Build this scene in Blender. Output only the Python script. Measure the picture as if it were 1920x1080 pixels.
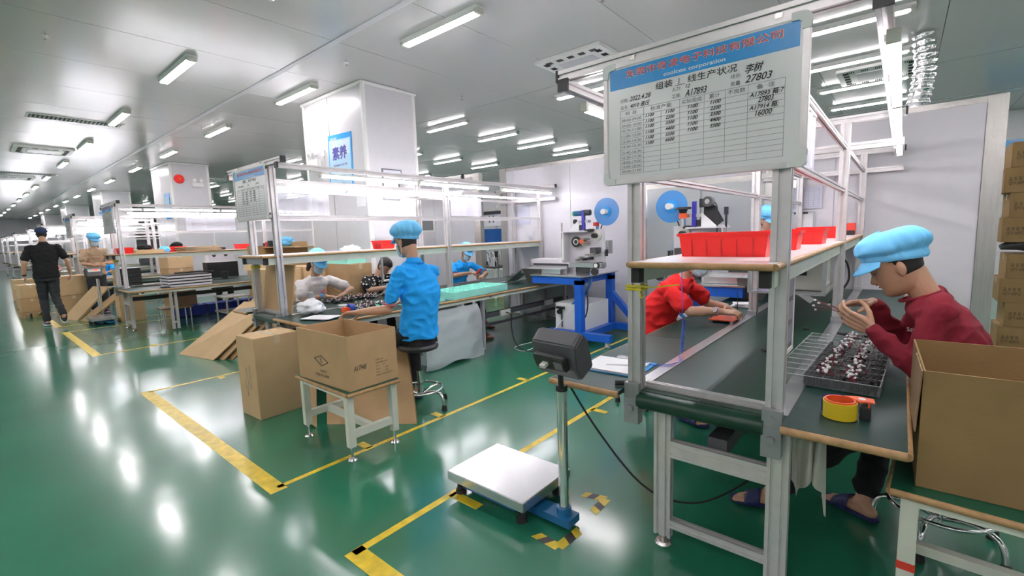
import bpy, bmesh, math, random
from mathutils import Vector, Matrix, Euler
random.seed(7)
scn = bpy.context.scene
for o in list(bpy.data.objects): bpy.data.objects.remove(o)
COL = scn.collection
PI = math.pi
rad = math.radians

# ------------------------------------------------------------ camera
cam = bpy.data.objects.new('camera', bpy.data.cameras.new('camera'))
COL.objects.link(cam)
cam.data.sensor_width = 36.0
cam.data.lens = 868.7 / 1920 * 36.0
cam.data.clip_start = 0.05
cam.data.clip_end = 200
_y, _p, _r = rad(40.109), rad(6.740), rad(-1.898)
fw = Vector((-math.sin(_y) * math.cos(_p), math.cos(_y) * math.cos(_p), -math.sin(_p)))
rt = Vector((math.cos(_y), math.sin(_y), 0)); up = rt.cross(fw)
r2 = rt * math.cos(_r) + up * math.sin(_r); u2 = -rt * math.sin(_r) + up * math.cos(_r)
m3 = Matrix((r2, u2, -fw)).transposed()
cam.matrix_world = Matrix.Translation((0, 0, 1.5)) @ m3.to_4x4()
scn.camera = cam
# ------------------------------------------------------------ world and exposure
wld = bpy.data.worlds.new('world'); scn.world = wld; wld.use_nodes = True
wld.node_tree.nodes['Background'].inputs[0].default_value = (0.75, 0.8, 0.85, 1)
wld.node_tree.nodes['Background'].inputs[1].default_value = 0.3
scn.view_settings.view_transform = 'Standard'
scn.view_settings.look = 'None'
scn.view_settings.gamma = 1
scn.view_settings.use_curve_mapping = False
scn.view_settings.exposure = 0.62
CEIL_TUBE = 36.0      # emission of the ceiling tubes
LINE_TUBE = 26.0      # emission of the tubes on the lines

# ------------------------------------------------------------ materials
MATS = {}
def mat(name, col, rough=0.5, metal=0.0, bump=0.0, bscale=60, var=0.0, vscale=8, emit=0, alpha=1, trans=0, spec=0.5, coat=0, aniso=0, sss=0, stretch=None):
    if name in MATS: return MATS[name]
    m = bpy.data.materials.new(name); m.use_nodes = True
    nt = m.node_tree; b = nt.nodes['Principled BSDF']
    b.inputs['Base Color'].default_value = (*col, 1)
    b.inputs['Roughness'].default_value = rough
    b.inputs['Metallic'].default_value = metal
    b.inputs['Specular IOR Level'].default_value = spec
    b.inputs['Coat Weight'].default_value = coat
    b.inputs['Alpha'].default_value = alpha
    b.inputs['Transmission Weight'].default_value = trans
    if sss:
        b.inputs['Subsurface Weight'].default_value = sss
        b.inputs['Subsurface Radius'].default_value = (0.02, 0.008, 0.004)
    if emit:
        b.inputs['Emission Color'].default_value = (*col, 1)
        b.inputs['Emission Strength'].default_value = emit
    if var or bump:
        tc = nt.nodes.new('ShaderNodeTexCoord')
        mp = nt.nodes.new('ShaderNodeMapping'); nt.links.new(tc.outputs['Object'], mp.inputs[0])
        if stretch: mp.inputs['Scale'].default_value = stretch
    if var:
        n = nt.nodes.new('ShaderNodeTexNoise'); n.inputs['Scale'].default_value = vscale; n.inputs['Detail'].default_value = 5
        nt.links.new(mp.outputs[0], n.inputs['Vector'])
        r = nt.nodes.new('ShaderNodeValToRGB')
        r.color_ramp.elements[0].position = 0.3; r.color_ramp.elements[1].position = 0.7
        r.color_ramp.elements[0].color = (*[c * (1 - var) for c in col], 1)
        r.color_ramp.elements[1].color = (*[min(1, c * (1 + var)) for c in col], 1)
        nt.links.new(n.outputs['Fac'], r.inputs[0]); nt.links.new(r.outputs[0], b.inputs['Base Color'])
    if bump:
        n2 = nt.nodes.new('ShaderNodeTexNoise'); n2.inputs['Scale'].default_value = bscale; n2.inputs['Detail'].default_value = 3
        nt.links.new(mp.outputs[0], n2.inputs['Vector'])
        bp = nt.nodes.new('ShaderNodeBump'); bp.inputs['Strength'].default_value = bump; bp.inputs['Distance'].default_value = 0.01
        nt.links.new(n2.outputs['Fac'], bp.inputs['Height']); nt.links.new(bp.outputs[0], b.inputs['Normal'])
    MATS[name] = m
    return m
m_floor = mat('green_epoxy', (0.017, 0.165, 0.090), 0.15, bump=0.22, bscale=2.6, var=0.10, vscale=1.3, spec=0.9, coat=0.38)
m_floor.node_tree.nodes['Principled BSDF'].inputs['Coat Roughness'].default_value = 0.38
m_tape = mat('yellow_tape', (0.72, 0.52, 0.03), 0.35, var=0.22, vscale=14)
m_tape_blk = mat('black_tape', (0.05, 0.045, 0.04), 0.4)
m_ceil = mat('ceiling_steel', (0.60, 0.60, 0.59), 0.20, 0.10, bump=0.03, bscale=3, spec=0.45, stretch=(1, 0.06, 1))
m_wall = mat('wall_panel', (0.74, 0.72, 0.76), 0.32, var=0.02)
m_wall2 = mat('wall_panel_grey', (0.64, 0.63, 0.66), 0.30, var=0.02)
m_white = mat('white_plastic', (0.82, 0.82, 0.80), 0.4)
m_cream = mat('cream_paint', (0.66, 0.68, 0.58), 0.4, var=0.05)
m_alu = mat('aluminium', (0.66, 0.635, 0.63), 0.34, 0.5, var=0.05, vscale=20)
m_alud = mat('aluminium_slot', (0.20, 0.20, 0.20), 0.5, 0.3)
m_steel = mat('brushed_steel', (0.60, 0.58, 0.55), 0.25, 0.95, bump=0.05, bscale=40, stretch=(8, 8, 0.4), var=0.08, vscale=10)
m_steelp = mat('steel_plate', (0.62, 0.62, 0.63), 0.27, 0.9, bump=0.03, bscale=20, var=0.06, vscale=5)
m_chrome = mat('chrome', (0.8, 0.8, 0.8), 0.12, 1.0)
m_black = mat('black_plastic', (0.022, 0.022, 0.024), 0.4)
m_rubber = mat('black_rubber', (0.02, 0.02, 0.02), 0.7)
m_dgrey = mat('dark_grey_plastic', (0.07, 0.07, 0.075), 0.45)
m_belt = mat('green_belt', (0.007, 0.040, 0.022), 0.36, var=0.15, vscale=3)
m_deck = mat('green_laminate', (0.013, 0.046, 0.036), 0.40, spec=0.35, var=0.12, vscale=5)
m_wood = mat('wood_edge', (0.42, 0.25, 0.11), 0.5, var=0.18, vscale=30)
m_shelf = mat('white_laminate', (0.78, 0.78, 0.78), 0.25)
m_rail = mat('green_white_rail', (0.66, 0.72, 0.64), 0.45, var=0.05)
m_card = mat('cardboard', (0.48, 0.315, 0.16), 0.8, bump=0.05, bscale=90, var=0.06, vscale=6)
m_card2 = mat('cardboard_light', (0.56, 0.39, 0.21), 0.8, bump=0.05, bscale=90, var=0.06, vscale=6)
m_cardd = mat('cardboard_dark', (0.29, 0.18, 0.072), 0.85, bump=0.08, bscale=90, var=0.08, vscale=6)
m_cardi = mat('cardboard_edge', (0.30, 0.19, 0.095), 0.9)
m_ink = mat('black_ink', (0.03, 0.028, 0.028), 0.6)
m_inkg = mat('grey_ink', (0.16, 0.16, 0.17), 0.6)
m_red = mat('red_plastic', (0.90, 0.016, 0.012), 0.35)
m_redtx = mat('red_lettering', (0.72, 0.05, 0.03), 0.4)
m_whtx = mat('white_lettering', (0.85, 0.88, 0.9), 0.4)
m_bluehd = mat('blue_print', (0.02, 0.33, 0.78), 0.25)
m_board = mat('whiteboard', (0.89, 0.87, 0.88), 0.16)
m_paper = mat('paper', (0.80, 0.80, 0.82), 0.6, bump=0.03, bscale=20)
m_film = mat('clear_film', (0.80, 0.80, 0.92), 0.15, alpha=0.55)
m_bag = mat('clear_bag', (0.80, 0.86, 0.90), 0.10, bump=1.0, bscale=11, alpha=0.55)
m_clear = mat('clear_tray', (0.8, 0.85, 0.84), 0.06, alpha=0.06)
m_clearl = mat('clear_tray_rim', (0.85, 0.9, 0.9), 0.12, alpha=0.30)
m_mblue = mat('blue_machine_paint', (0.012, 0.12, 0.60), 0.35, var=0.05)
m_dblue = mat('scale_blue', (0.012, 0.13, 0.30), 0.4)
m_mint = mat('mint_foam', (0.36, 0.88, 0.76), 0.6)
m_mintd = mat('mint_foam_shade', (0.26, 0.70, 0.60), 0.7)
m_reel = mat('blue_reel', (0.07, 0.36, 0.85), 0.2, alpha=0.72)
m_ctube = mat('lit_ceiling_tube', (1.0, 0.94, 0.965), 0.4, emit=CEIL_TUBE)
m_ltube = mat('lit_line_tube', (0.97, 0.94, 1.0), 0.4, emit=LINE_TUBE)
m_fixc = mat('fixture_end', (0.62, 0.62, 0.55), 0.5)
m_yel = mat('yellow_cable', (0.7, 0.6, 0.03), 0.5)
m_foil = mat('foil', (0.85, 0.85, 0.86), 0.15, 1.0, bump=1.0, bscale=22)
m_wire = mat('maroon_wire', (0.22, 0.01, 0.03), 0.5)
m_conn = mat('white_connector', (0.85, 0.85, 0.85), 0.4)
m_grille = mat('grille_green', (0.30, 0.34, 0.32), 0.5)
m_dark = mat('dark_void', (0.03, 0.03, 0.03), 0.8)
m_glass = mat('glass', (0.8, 0.85, 0.88), 0.05, alpha=0.25)
m_apr = mat('off_white_cloth', (0.62, 0.62, 0.54), 0.85, bump=0.3, bscale=18)
m_purple = mat('violet_paint', (0.12, 0.10, 0.55), 0.4)
m_orange = mat('orange_red_plastic', (0.85, 0.12, 0.03), 0.4)
m_yplas = mat('yellow_roll', (0.72, 0.52, 0.02), 0.35)
m_plinen = mat('blue_crate', (0.02, 0.06, 0.45), 0.5)

# ------------------------------------------------------------ helpers
def wm(o):
    m = Matrix.Identity(4)
    while o is not None:
        m = o.matrix_basis @ m; o = o.parent
    return m
def set_props(o, label=None, cat=None, group=None, kind=None):
    if label: o['label'] = label
    if cat: o['category'] = cat
    if group: o['group'] = group
    if kind: o['kind'] = kind
    return o
def thing(name, label, cat, loc=(0, 0, 0), rz=0, group=None):
    o = bpy.data.objects.new(name, None); COL.objects.link(o)
    o.empty_display_size = 0.1
    o.location = loc; o.rotation_euler = (0, 0, rz)
    return set_props(o, label, cat, group)
class B:
    def __init__(s): s.bm = bmesh.new()
    def add(s, vs, fs, mtx=None):
        v = [s.bm.verts.new((mtx @ Vector(p)) if mtx else Vector(p)) for p in vs]
        for f in fs:
            try: s.bm.faces.new([v[i] for i in f])
            except ValueError: pass
        return s
    def bx(s, x0, x1, y0, y1, z0, z1, mtx=None):
        vs = [(x, y, z) for z in (z0, z1) for y in (y0, y1) for x in (x0, x1)]
        return s.add(vs, [(0, 2, 3, 1), (4, 5, 7, 6), (0, 1, 5, 4), (2, 6, 7, 3), (0, 4, 6, 2), (1, 3, 7, 5)], mtx)
    def box(s, c, sz, rz=0, rx=0, ry=0):
        m = Matrix.Translation(c) @ Euler((rx, ry, rz)).to_matrix().to_4x4()
        a, b, d = sz[0] / 2, sz[1] / 2, sz[2] / 2
        return s.bx(-a, a, -b, b, -d, d, m)
    def cyl(s, p0, p1, r, n=12, r2=None):
        p0 = Vector(p0); p1 = Vector(p1); d = (p1 - p0)
        if d.length < 1e-6: return s
        q = d.to_track_quat('Z', 'Y').to_matrix(); r2 = r if r2 is None else r2
        vs = []
        for p, rr in ((p0, r), (p1, r2)):
            for i in range(n):
                a = 2 * PI * i / n
                vs.append(p + q @ Vector((rr * math.cos(a), rr * math.sin(a), 0)))
        fs = [(i, (i + 1) % n, n + (i + 1) % n, n + i) for i in range(n)] + [tuple(range(n - 1, -1, -1)), tuple(range(n, 2 * n))]
        return s.add(vs, fs)
    def ring(s, c, axis, ro, ri, h, n=28):
        q = Vector(axis).to_track_quat('Z', 'Y').to_matrix(); c = Vector(c); vs = []
        for hh in (-h / 2, h / 2):
            for rr in (ro, ri):
                for i in range(n):
                    a = 2 * PI * i / n
                    vs.append(c + q @ Vector((rr * math.cos(a), rr * math.sin(a), hh)))
        fs = []
        for i in range(n):
            j = (i + 1) % n
            fs += [(i, j, 2 * n + j, 2 * n + i), (n + j, n + i, 3 * n + i, 3 * n + j), (j, i, n + i, n + j), (2 * n + i, 2 * n + j, 3 * n + j, 3 * n + i)]
        return s.add(vs, fs)
    def tube(s, pts, r, n=8):
        pts = [Vector(p) for p in pts]; rings = []
        if 4 <= len(pts) <= 12 and not isinstance(r, (list, tuple)) and (pts[0] - pts[-1]).length > 1e-4:
            q_ = [pts[0]] + pts + [pts[-1]]; out = []
            for i in range(1, len(q_) - 2):
                for k in range(5):
                    t_ = k / 5; a_, b_, c_, d_ = q_[i - 1:i + 3]
                    out.append(0.5 * ((2 * b_) + (c_ - a_) * t_ + (2 * a_ - 5 * b_ + 4 * c_ - d_) * t_ ** 2 + (3 * b_ - a_ - 3 * c_ + d_) * t_ ** 3))
            pts = out + [pts[-1]]
        q = None
        for i, p in enumerate(pts):
            t = (pts[min(i + 1, len(pts) - 1)] - pts[max(i - 1, 0)]).normalized()
            if q is None:
                u = t.orthogonal().normalized()
            else:
                u = (q - t * q.dot(t))
                u = u.normalized() if u.length > 1e-6 else t.orthogonal().normalized()
            q = u; w = t.cross(u); rr = r[i] if isinstance(r, (list, tuple)) else r
            rings.append([s.bm.verts.new(p + (u * math.cos(2 * PI * k / n) + w * math.sin(2 * PI * k / n)) * rr) for k in range(n)])
        for a, b in zip(rings, rings[1:]):
            for k in range(n): s.bm.faces.new((a[k], a[(k + 1) % n], b[(k + 1) % n], b[k]))
        s.bm.faces.new(rings[0][::-1]); s.bm.faces.new(rings[-1])
        return s
    def poly(s, pts, nrm, h):
        """extrude a flat polygon by h along nrm"""
        n = len(pts); nv = Vector(nrm) * h
        vs = [Vector(p) for p in pts] + [Vector(p) + nv for p in pts]
        return s.add(vs, [tuple(range(n - 1, -1, -1)), tuple(range(n, 2 * n))] + [(i, (i + 1) % n, n + (i + 1) % n, n + i) for i in range(n)])
    def prof(s, p0, p1, w=0.04, h=0.04, u=None):
        """T-slot aluminium bar from p0 to p1, w along u, h along the third axis"""
        p0 = Vector(p0); p1 = Vector(p1); t = (p1 - p0).normalized()
        if u is None: u = Vector((1, 0, 0)) if abs(t.x) < 0.9 else Vector((0, 1, 0))
        u = Vector(u); u = (u - t * u.dot(t)).normalized(); v = t.cross(u)
        d = 0.010
        def side(L):
            k = max(1, int(L / 0.038)) if L > 0.065 else 1; g = L / k * 0.15; cs = [(-L / 2 + L * (i + 0.5) / k) for i in range(k)]
            out = []
            for c in cs: out += [(c - g, 0), (c - g, d), (c + g, d), (c + g, 0)]
            return out
        sec = []
        a, b = w / 2, h / 2
        sec.append((-a, -b)); sec += [(c, -b + dd) for c, dd in side(w)]
        sec.append((a, -b)); sec += [(a - dd, c) for c, dd in side(h)]
        sec.append((a, b)); sec += [(-c, b - dd) for c, dd in side(w)]
        sec.append((-a, b)); sec += [(-a + dd, -c) for c, dd in side(h)]
        n = len(sec)
        vs = [p0 + u * x + v * y for x, y in sec] + [p1 + u * x + v * y for x, y in sec]
        fs = [(i, (i + 1) % n, n + (i + 1) % n, n + i) for i in range(n)] + [tuple(range(n - 1, -1, -1)), tuple(range(n, 2 * n))]
        return s.add(vs, fs)
    def build(s, name, m, parent=None, label=None, cat=None, group=None, kind=None, smooth=False, bevel=0, origin=None):
        bmesh.ops.recalc_face_normals(s.bm, faces=s.bm.faces)
        if bevel:
            bmesh.ops.bevel(s.bm, geom=list(s.bm.edges), offset=bevel, segments=2, affect='EDGES', clamp_overlap=True)
        me = bpy.data.meshes.new(name); o = bpy.data.objects.new(name, me)
        if parent is not None:
            inv = wm(parent).inverted(); s.bm.transform(inv); o.parent = parent
        else:
            if origin is None and s.bm.verts:
                xs = [v.co.x for v in s.bm.verts]; ys = [v.co.y for v in s.bm.verts]; zs = [v.co.z for v in s.bm.verts]
                origin = ((min(xs) + max(xs)) / 2, (min(ys) + max(ys)) / 2, min(zs))
            origin = Vector(origin or (0, 0, 0)); s.bm.transform(Matrix.Translation(-origin)); o.location = origin
        s.bm.to_mesh(me); s.bm.free(); me.materials.append(m)
        if smooth:
            for p in me.polygons: p.use_smooth = True
            if smooth != 'all':
                me.set_sharp_from_angle(angle=rad(40))
        COL.objects.link(o)
        return set_props(o, label, cat, group, kind)
def dup(root, loc=None, rz=None, label=None, group=None):
    r = root.copy(); COL.objects.link(r)
    if loc is not None: r.location = loc
    if rz is not None: r.rotation_euler[2] = rz
    if label: r['label'] = label
    if group: r['group'] = group
    for ch in root.children:
        c = ch.copy(); COL.objects.link(c); c.parent = r
        for g in ch.children:
            d = g.copy(); COL.objects.link(d); d.parent = c
    return r
def text(name, body, parent, m, origin, xdir, updir, size, width=None, align='LEFT', bold=0.0, shear=0, depth=0.0):
    """lettering laid flat with origin at its lower left (or centre); xdir reading direction"""
    cjk = any(ord(ch) > 0x2e80 for ch in body)
    cu = bpy.data.curves.new('t', 'FONT'); cu.body = body; cu.size = 1; cu.offset = 0 if cjk else bold; cu.shear = shear
    cu.extrude = depth; cu.resolution_u = 3
    tmp = bpy.data.objects.new('t', cu); COL.objects.link(tmp)
    dg = bpy.context.evaluated_depsgraph_get(); dg.update()
    me = bpy.data.meshes.new_from_object(tmp.evaluated_get(dg))
    COL.objects.unlink(tmp); bpy.data.objects.remove(tmp); bpy.data.curves.remove(cu)
    if not me.vertices: return None
    xs = [v.co.x for v in me.vertices]; ys = [v.co.y for v in me.vertices]
    x0, x1, y0, y1 = min(xs), max(xs), min(ys), max(ys)
    sy = size / (y1 - y0); sx = sy if width is None else width / (x1 - x0)
    ox = 0 if align == 'LEFT' else -(x1 - x0) * sx / 2
    X = Vector(xdir).normalized(); U = Vector(updir); U = (U - X * U.dot(X)).normalized(); N = X.cross(U)
    inv = wm(parent).inverted(); O = Vector(origin)
    for v in me.vertices:
        v.co = inv @ (O + X * ((v.co.x - x0) * sx + ox) + U * ((v.co.y - y0) * sy) + N * v.co.z * 0.001)
    if cjk and bold:
        bm = bmesh.new(); bm.from_mesh(me); base = list(bm.verts) + list(bm.edges) + list(bm.faces); dd = bold * size * 1.2
        M_ = inv.to_3x3()
        for kk_, (sx_, sz_) in enumerate(((1, 0), (-1, 0), (0, 1), (0, -1), (.7, .7), (-.7, -.7), (.7, -.7), (-.7, .7))):
            r_ = bmesh.ops.duplicate(bm, geom=base)
            for g_ in r_['geom']:
                if isinstance(g_, bmesh.types.BMVert): g_.co += M_ @ (X * sx_ * dd + U * sz_ * dd - N * (kk_ + 1) * 0.00006)
        bm.to_mesh(me); bm.free()
    me.materials.clear(); me.materials.append(m); me.name = name
    o = bpy.data.objects.new(name, me); o.parent = parent; COL.objects.link(o)
    return o
# ------------------------------------------------------------ the setting
RX0, RX1, RY0, RY1, H = -50.0, 9.0, -8.0, 14.46, 3.7
K = 1.1
fl = B().bx(RX0, RX1, RY0, RY1, -0.1, 0).build('floor', m_floor, kind='structure')
B().bx(RX0, RX1, RY0, RY1, H + 0.03, H + 0.1).build('ceiling', m_alud, kind='structure')
ceil = bpy.data.objects['ceiling']
pb = B(); pb.bx(-0.65, 0.65, -1.55, 1.55, 0, 0.03)
p0 = pb.build('panel', m_ceil, ceil); p0.location = wm(ceil).inverted() @ Vector((-2.15 - 0.595, 1.28, H)); first = True
ME = p0.data
# reset geometry centred
bmt = bmesh.new(); B_ = B(); B_.bx(-0.592 * K, 0.592 * K, -1.41 * K, 1.41 * K, 0, 0.03); B_.bm.to_mesh(ME); B_.bm.free()
inv = wm(ceil).inverted()
k = 0
for i in range(-38, 10):
    for j in range(-3, 5):
        cx = -3.34 + 1.19 * (i + 0.5); cy = 2.71 + 2.84 * (j + 0.5)
        cx *= K; cy *= K
        if cx < RX0 or cx > RX1 or cy > RY1 + 1 or cy < -6.6: continue
        if k == 0: o = p0
        else:
            o = p0.copy(); COL.objects.link(o)
        o.location = inv @ Vector((cx, cy, H)); k += 1
for n, yy in enumerate((2.71 * K, 10.95 * K)):
    B().bx(RX0, RX1, yy - 0.035, yy + 0.035, H - 0.008, H).build('trim_%d' % (n + 1), m_wall2, kind='structure')
B().bx(RX0, RX1, RY1, RY1 + 0.1, 0, H + 0.1).build('wall_back', m_wall, kind='structure')
B().bx(RX0, RX1, RY0 - 0.1, RY0, 0, H + 0.1).build('wall_front', m_wall, kind='structure')
B().bx(RX0 - 0.1, RX0, RY0, RY1, 0, H + 0.1).build('wall_left', m_wall, kind='structure')
B().bx(RX1, RX1 + 0.1, RY0, RY1, 0, H + 0.1).build('wall_right', m_wall, kind='structure')
# partition between assembly hall and machine room, from wall panels in steel channels
PY, PH = 6.42, 2.64
def partition(n, x0, x1, w=1.17, m=m_wall, cap=True):
    wl = B().bx(x0, x1, PY + 0.012, PY + 0.045, 0, PH - 0.05).build('wall_partition_%d' % n, m_wall2, kind='structure')
    x = x1
    while x > x0 + 0.02:
        a = max(x0, x - w)
        B().bx(a + 0.003, x - 0.003, PY, PY + 0.055, 0.06, PH - 0.055).build('panel', m, wl)
        x = a
    B().bx(x0, x1, PY - 0.006, PY + 0.062, PH - 0.055, PH).build('top_channel', m_steel, wl)
    B().bx(x0, x1, PY - 0.008, PY + 0.062, 0, 0.06).build('floor_channel', m_steel, wl)
    return wl
wp = partition(1, -5.46, 0.56)
B().bx(0.56, 0.70, PY - 0.03, PY + 0.09, 0, PH).build('end_post', m_steel, wp, 'brushed steel end post')
B().bx(-5.60, -5.46, PY - 0.02, PY + 0.08, 0, PH).build('door_jamb', m_steel, wp)
wp2 = partition(2, -26.0, -6.28)
B().bx(-6.28, -6.12, PY - 0.02, PY + 0.08, 0, PH).build('door_jamb', m_steel, wp2)
# steel double door behind line one
d = B().bx(-2.85, -1.25, PY - 0.012, PY - 0.002, 0, 2.12).build('door_1', m_steel, kind='structure')
dl = B().bx(-2.80, -2.07, PY - 0.05, PY - 0.012, 0.01, 2.05).build('door_leaf', mat('door_grey', (0.52, 0.54, 0.54), 0.28, 0.3), d)
dr = B().bx(-2.05, -1.32, PY - 0.05, PY - 0.012, 0.01, 2.05).build('door_leaf', MATS['door_grey'], d)
kb = B(); kb.cyl((-2.74, PY - 0.05, 1.02), (-2.74, PY - 0.10, 1.02), 0.012); kb.cyl((-2.74, PY - 0.09, 1.02), (-2.74, PY - 0.13, 1.02), 0.028, 14, 0.024); kb.build('door_knob', m_chrome, dl, smooth=True)
B().bx(-1.30, -0.98, PY - 0.02, PY - 0.002, 0.1, 2.3).build('cover_plate', m_steel, wp, 'brushed steel cover plate')
m_colp = mat('column_panel', (0.62, 0.615, 0.64), 0.32, var=0.02)
# columns clad in white panels with rounded corner trims
for n, cx in enumerate((-5.90, -15.12, -24.3, -33.55, -42.8)):
    x0, x1, y0, y1 = cx - 1.75, cx, 3.88, 4.82
    cl = B().bx(x0 + 0.03, x1 - 0.03, y0 + 0.03, y1 - 0.03, 0, H).build('column_%d' % (n + 1), m_wall2, kind='structure')
    for a, b, c_, d_ in ((x0 + 0.05, x0 + 0.78, y0 + 0.01, y0 + 0.03), (x0 + 0.80, x1 - 0.05, y0 + 0.01, y0 + 0.03), (x0 + 0.05, x0 + 0.78, y1 - 0.03, y1 - 0.01), (x0 + 0.80, x1 - 0.05, y1 - 0.03, y1 - 0.01)):
        B().bx(a, b, c_, d_, 0.08, H - 0.04).build('panel', m_colp, cl)
    for a, b in ((x0 + 0.01, x0 + 0.03), (x1 - 0.03, x1 - 0.01)):
        B().bx(a, b, y0 + 0.05, y1 - 0.05, 0.08, H - 0.04).build('panel', m_colp, cl)
    for qx, qy in ((x0 + 0.03, y0 + 0.03), (x1 - 0.03, y0 + 0.03), (x1 - 0.03, y1 - 0.03), (x0 + 0.03, y1 - 0.03)):
        B().cyl((qx, qy, 0), (qx, qy, H), 0.036, 14).build('corner_trim', m_white, cl, smooth=True)
    tb = B(); q = 0.03
    for pa, pc in (((x0, y0), (x1, y0)), ((x1, y0), (x1, y1)), ((x0, y1), (x1, y1)), ((x0, y0), (x0, y1))):
        tb.cyl((*[c for c in pa], H - 0.025), (*pc, H - 0.025), 0.026, 8)
    tb.build('ceiling_cove', m_white, cl, smooth=True)
# floor tape
def tape(name, label, pts, w, parent=None, m=None):
    b = B()
    for (xa, ya), (xb, yb) in zip(pts, pts[1:]):
        dx, dy = xb - xa, yb - ya; L = math.hypot(dx, dy); nx, ny = -dy / L * w / 2, dx / L * w / 2
        b.poly([(xa + nx, ya + ny, 0), (xa - nx, ya - ny, 0), (xb - nx, yb - ny, 0), (xb + nx, yb + ny, 0)], (0, 0, 1), 0.0012)
    return b.build(name, m or m_tape, parent)
def bay(n, x1, x0, label, far=6.3):
    t = thing('floor_marking', label, 'floor tape', ((x0 + x1) / 2, 1.08, 0), group='yellow tape bays on the green floor')
    tape('tape_strip', '', [(x1, 1.10), (x1, far)], 0.038, t)
    tape('tape_strip', '', [(x0, 1.10), (x0, far)], 0.038, t)
    tape('tape_strip', '', [(x1 + 0.05, 1.09), (x0 - 0.04, 1.09)], 0.10, t)
    for xx, sg in ((x1, -1), (x0, 1)):
        for yy in ((1.75, 2.45, 3.6) if n < 3 else (2.0, 2.9)):
            tape('tape_tab', '', [(xx, yy), (xx + sg * 0.13, yy)], 0.06, t)
bay(0, -2.86, -5.86, 'yellow tape outline on the floor around the line with the small white table')
bay(1, -8.52, -11.40, 'yellow tape outline on the floor around the second line back, behind the leaning flat cartons')
bay(2, -12.3, -15.2, 'yellow tape outline on the floor beside the walking man')
bay(3, -17.2, -20.0, 'yellow tape outline on the floor far left beyond the walking man')
t = thing('floor_marking', 'yellow tape outline on the floor running under the platform scale', 'floor tape', (-1.94, 1.05, 0), group='yellow tape bays on the green floor')
tape('tape_strip', '', [(-1.94, 1.06), (-1.94, 6.3)], 0.045, t)
tape('tape_strip', '', [(-1.96, 1.07), (0.9, 1.07)], 0.095, t)
tape('tape_tab', '', [(-1.94, 1.70), (-1.72, 1.70)], 0.06, t)
tape('tape_tab', '', [(-1.94, 3.3), (-1.80, 3.3)], 0.06, t)
def corner_mark(A, Vx, C_, label):
    t = thing('corner_marker', label, 'floor tape', (Vx[0], Vx[1], 0))
    for P0, P1 in ((Vx, A), (Vx, C_)):
        dx, dy = P1[0] - P0[0], P1[1] - P0[1]; L = math.hypot(dx, dy); dx /= L; dy /= L; nx, ny = -dy * .026, dx * .026
        for u0, u1, mm in ((0, .30, m_tape), (.30, .62, m_tape_blk), (.62, .9, m_tape)):
            k = .16
            pts = [(P0[0] + dx * L * (u0 + (k if u0 else 0)) + nx, P0[1] + dy * L * (u0 + (k if u0 else 0)) + ny, 0), (P0[0] + dx * L * u0 - nx, P0[1] + dy * L * u0 - ny, 0), (P0[0] + dx * L * u1 - nx, P0[1] + dy * L * u1 - ny, 0), (P0[0] + dx * L * (u1 + k) + nx, P0[1] + dy * L * (u1 + k) + ny, 0)]
            B().poly(pts, (0, 0, 1), .0012 if P1 is A else .0016).build('tape_piece', mm, t)
corner_mark((-1.33, 1.70), (-1.187, 1.69), (-1.173, 1.86), 'yellow and black chevron corner tape on the floor before the platform scale')
corner_mark((-1.33, 2.15), (-1.20, 2.185), (-1.195, 2.03), 'worn yellow and black corner tape right of the scale post foot')
# ------------------------------------------------------------ ceiling lights
def lamp_proto():
    t = thing('ceiling_light', '', 'ceiling light', (0, 0, H))
    b = B()
    b.poly([(-0.6, -0.060, H), (-0.6, 0.060, H), (-0.6, 0.052, H - 0.04), (-0.6, -0.052, H - 0.04)], (1, 0, 0), 1.2)
    for s in (-1, 1): b.bx(-0.6, 0.6, min(s * 0.050, s * 0.054), max(s * 0.050, s * 0.054), H - 0.056, H - 0.038)  # side lips added to keep tube light off the ceiling
    b.build('housing', m_white, t)
    B().bx(-0.55, 0.55, -0.044, 0.044, H - 0.068, H - 0.040).build('tube', m_ctube, t, bevel=0.012)
    for s in (-1, 1): B().bx(min(s * 0.55, s * 0.605), max(s * 0.55, s * 0.605), -0.055, 0.055, H - 0.066, H - 0.005).build('end_cap', m_fixc, t, bevel=0.01)
    return t
lp = lamp_proto()
words = ['first', 'second', 'third', 'fourth', 'fifth', 'sixth', 'seventh', 'eighth', 'ninth', 'tenth', 'eleventh', 'twelfth', 'thirteenth', 'fourteenth', 'fifteenth']
rows = [(1.84, 'row over the aisle edge'), (3.2, 'row over the line fronts'), (5.97, 'row before the partition wall'), (7.35, 'row just past the partition wall'), (8.66, 'second row past the partition wall'), (10.1, 'last row past the partition wall'), (-1.3, 'first added row behind the viewer'), (-2.7, 'second added row behind the viewer'), (-4.1, 'third added row behind the viewer'), (-5.5, 'last added row behind the viewer')]  # rows behind the viewer are unseen, added to light surfaces facing the camera
used = 0
for ry, rn in rows:
    for i in range(-2, 15):  # negative columns lie out of view, added for more light on near surfaces
        x = (-0.55 - 2.95 * i - (0.2 if i > 5 else 0)) * K
        if ry < 0 and i > 8: break
        if ry > 7 and i > 9: break
        if ry == 5.97 and i > 9: break
        if ry == 3.2 and i in (0,): continue
        lab = 'ceiling tube light, %s from right in the %s' % (words[i], rn) if i >= 0 else 'ceiling light, %s added past the right picture edge, %s' % (words[-i - 1], rn)
        o = lp if used == 0 else dup(lp)
        o.location = (x, ry * K, H); o['label'] = lab; o['group'] = 'ceiling tube lights ' + rn; used += 1
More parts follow.
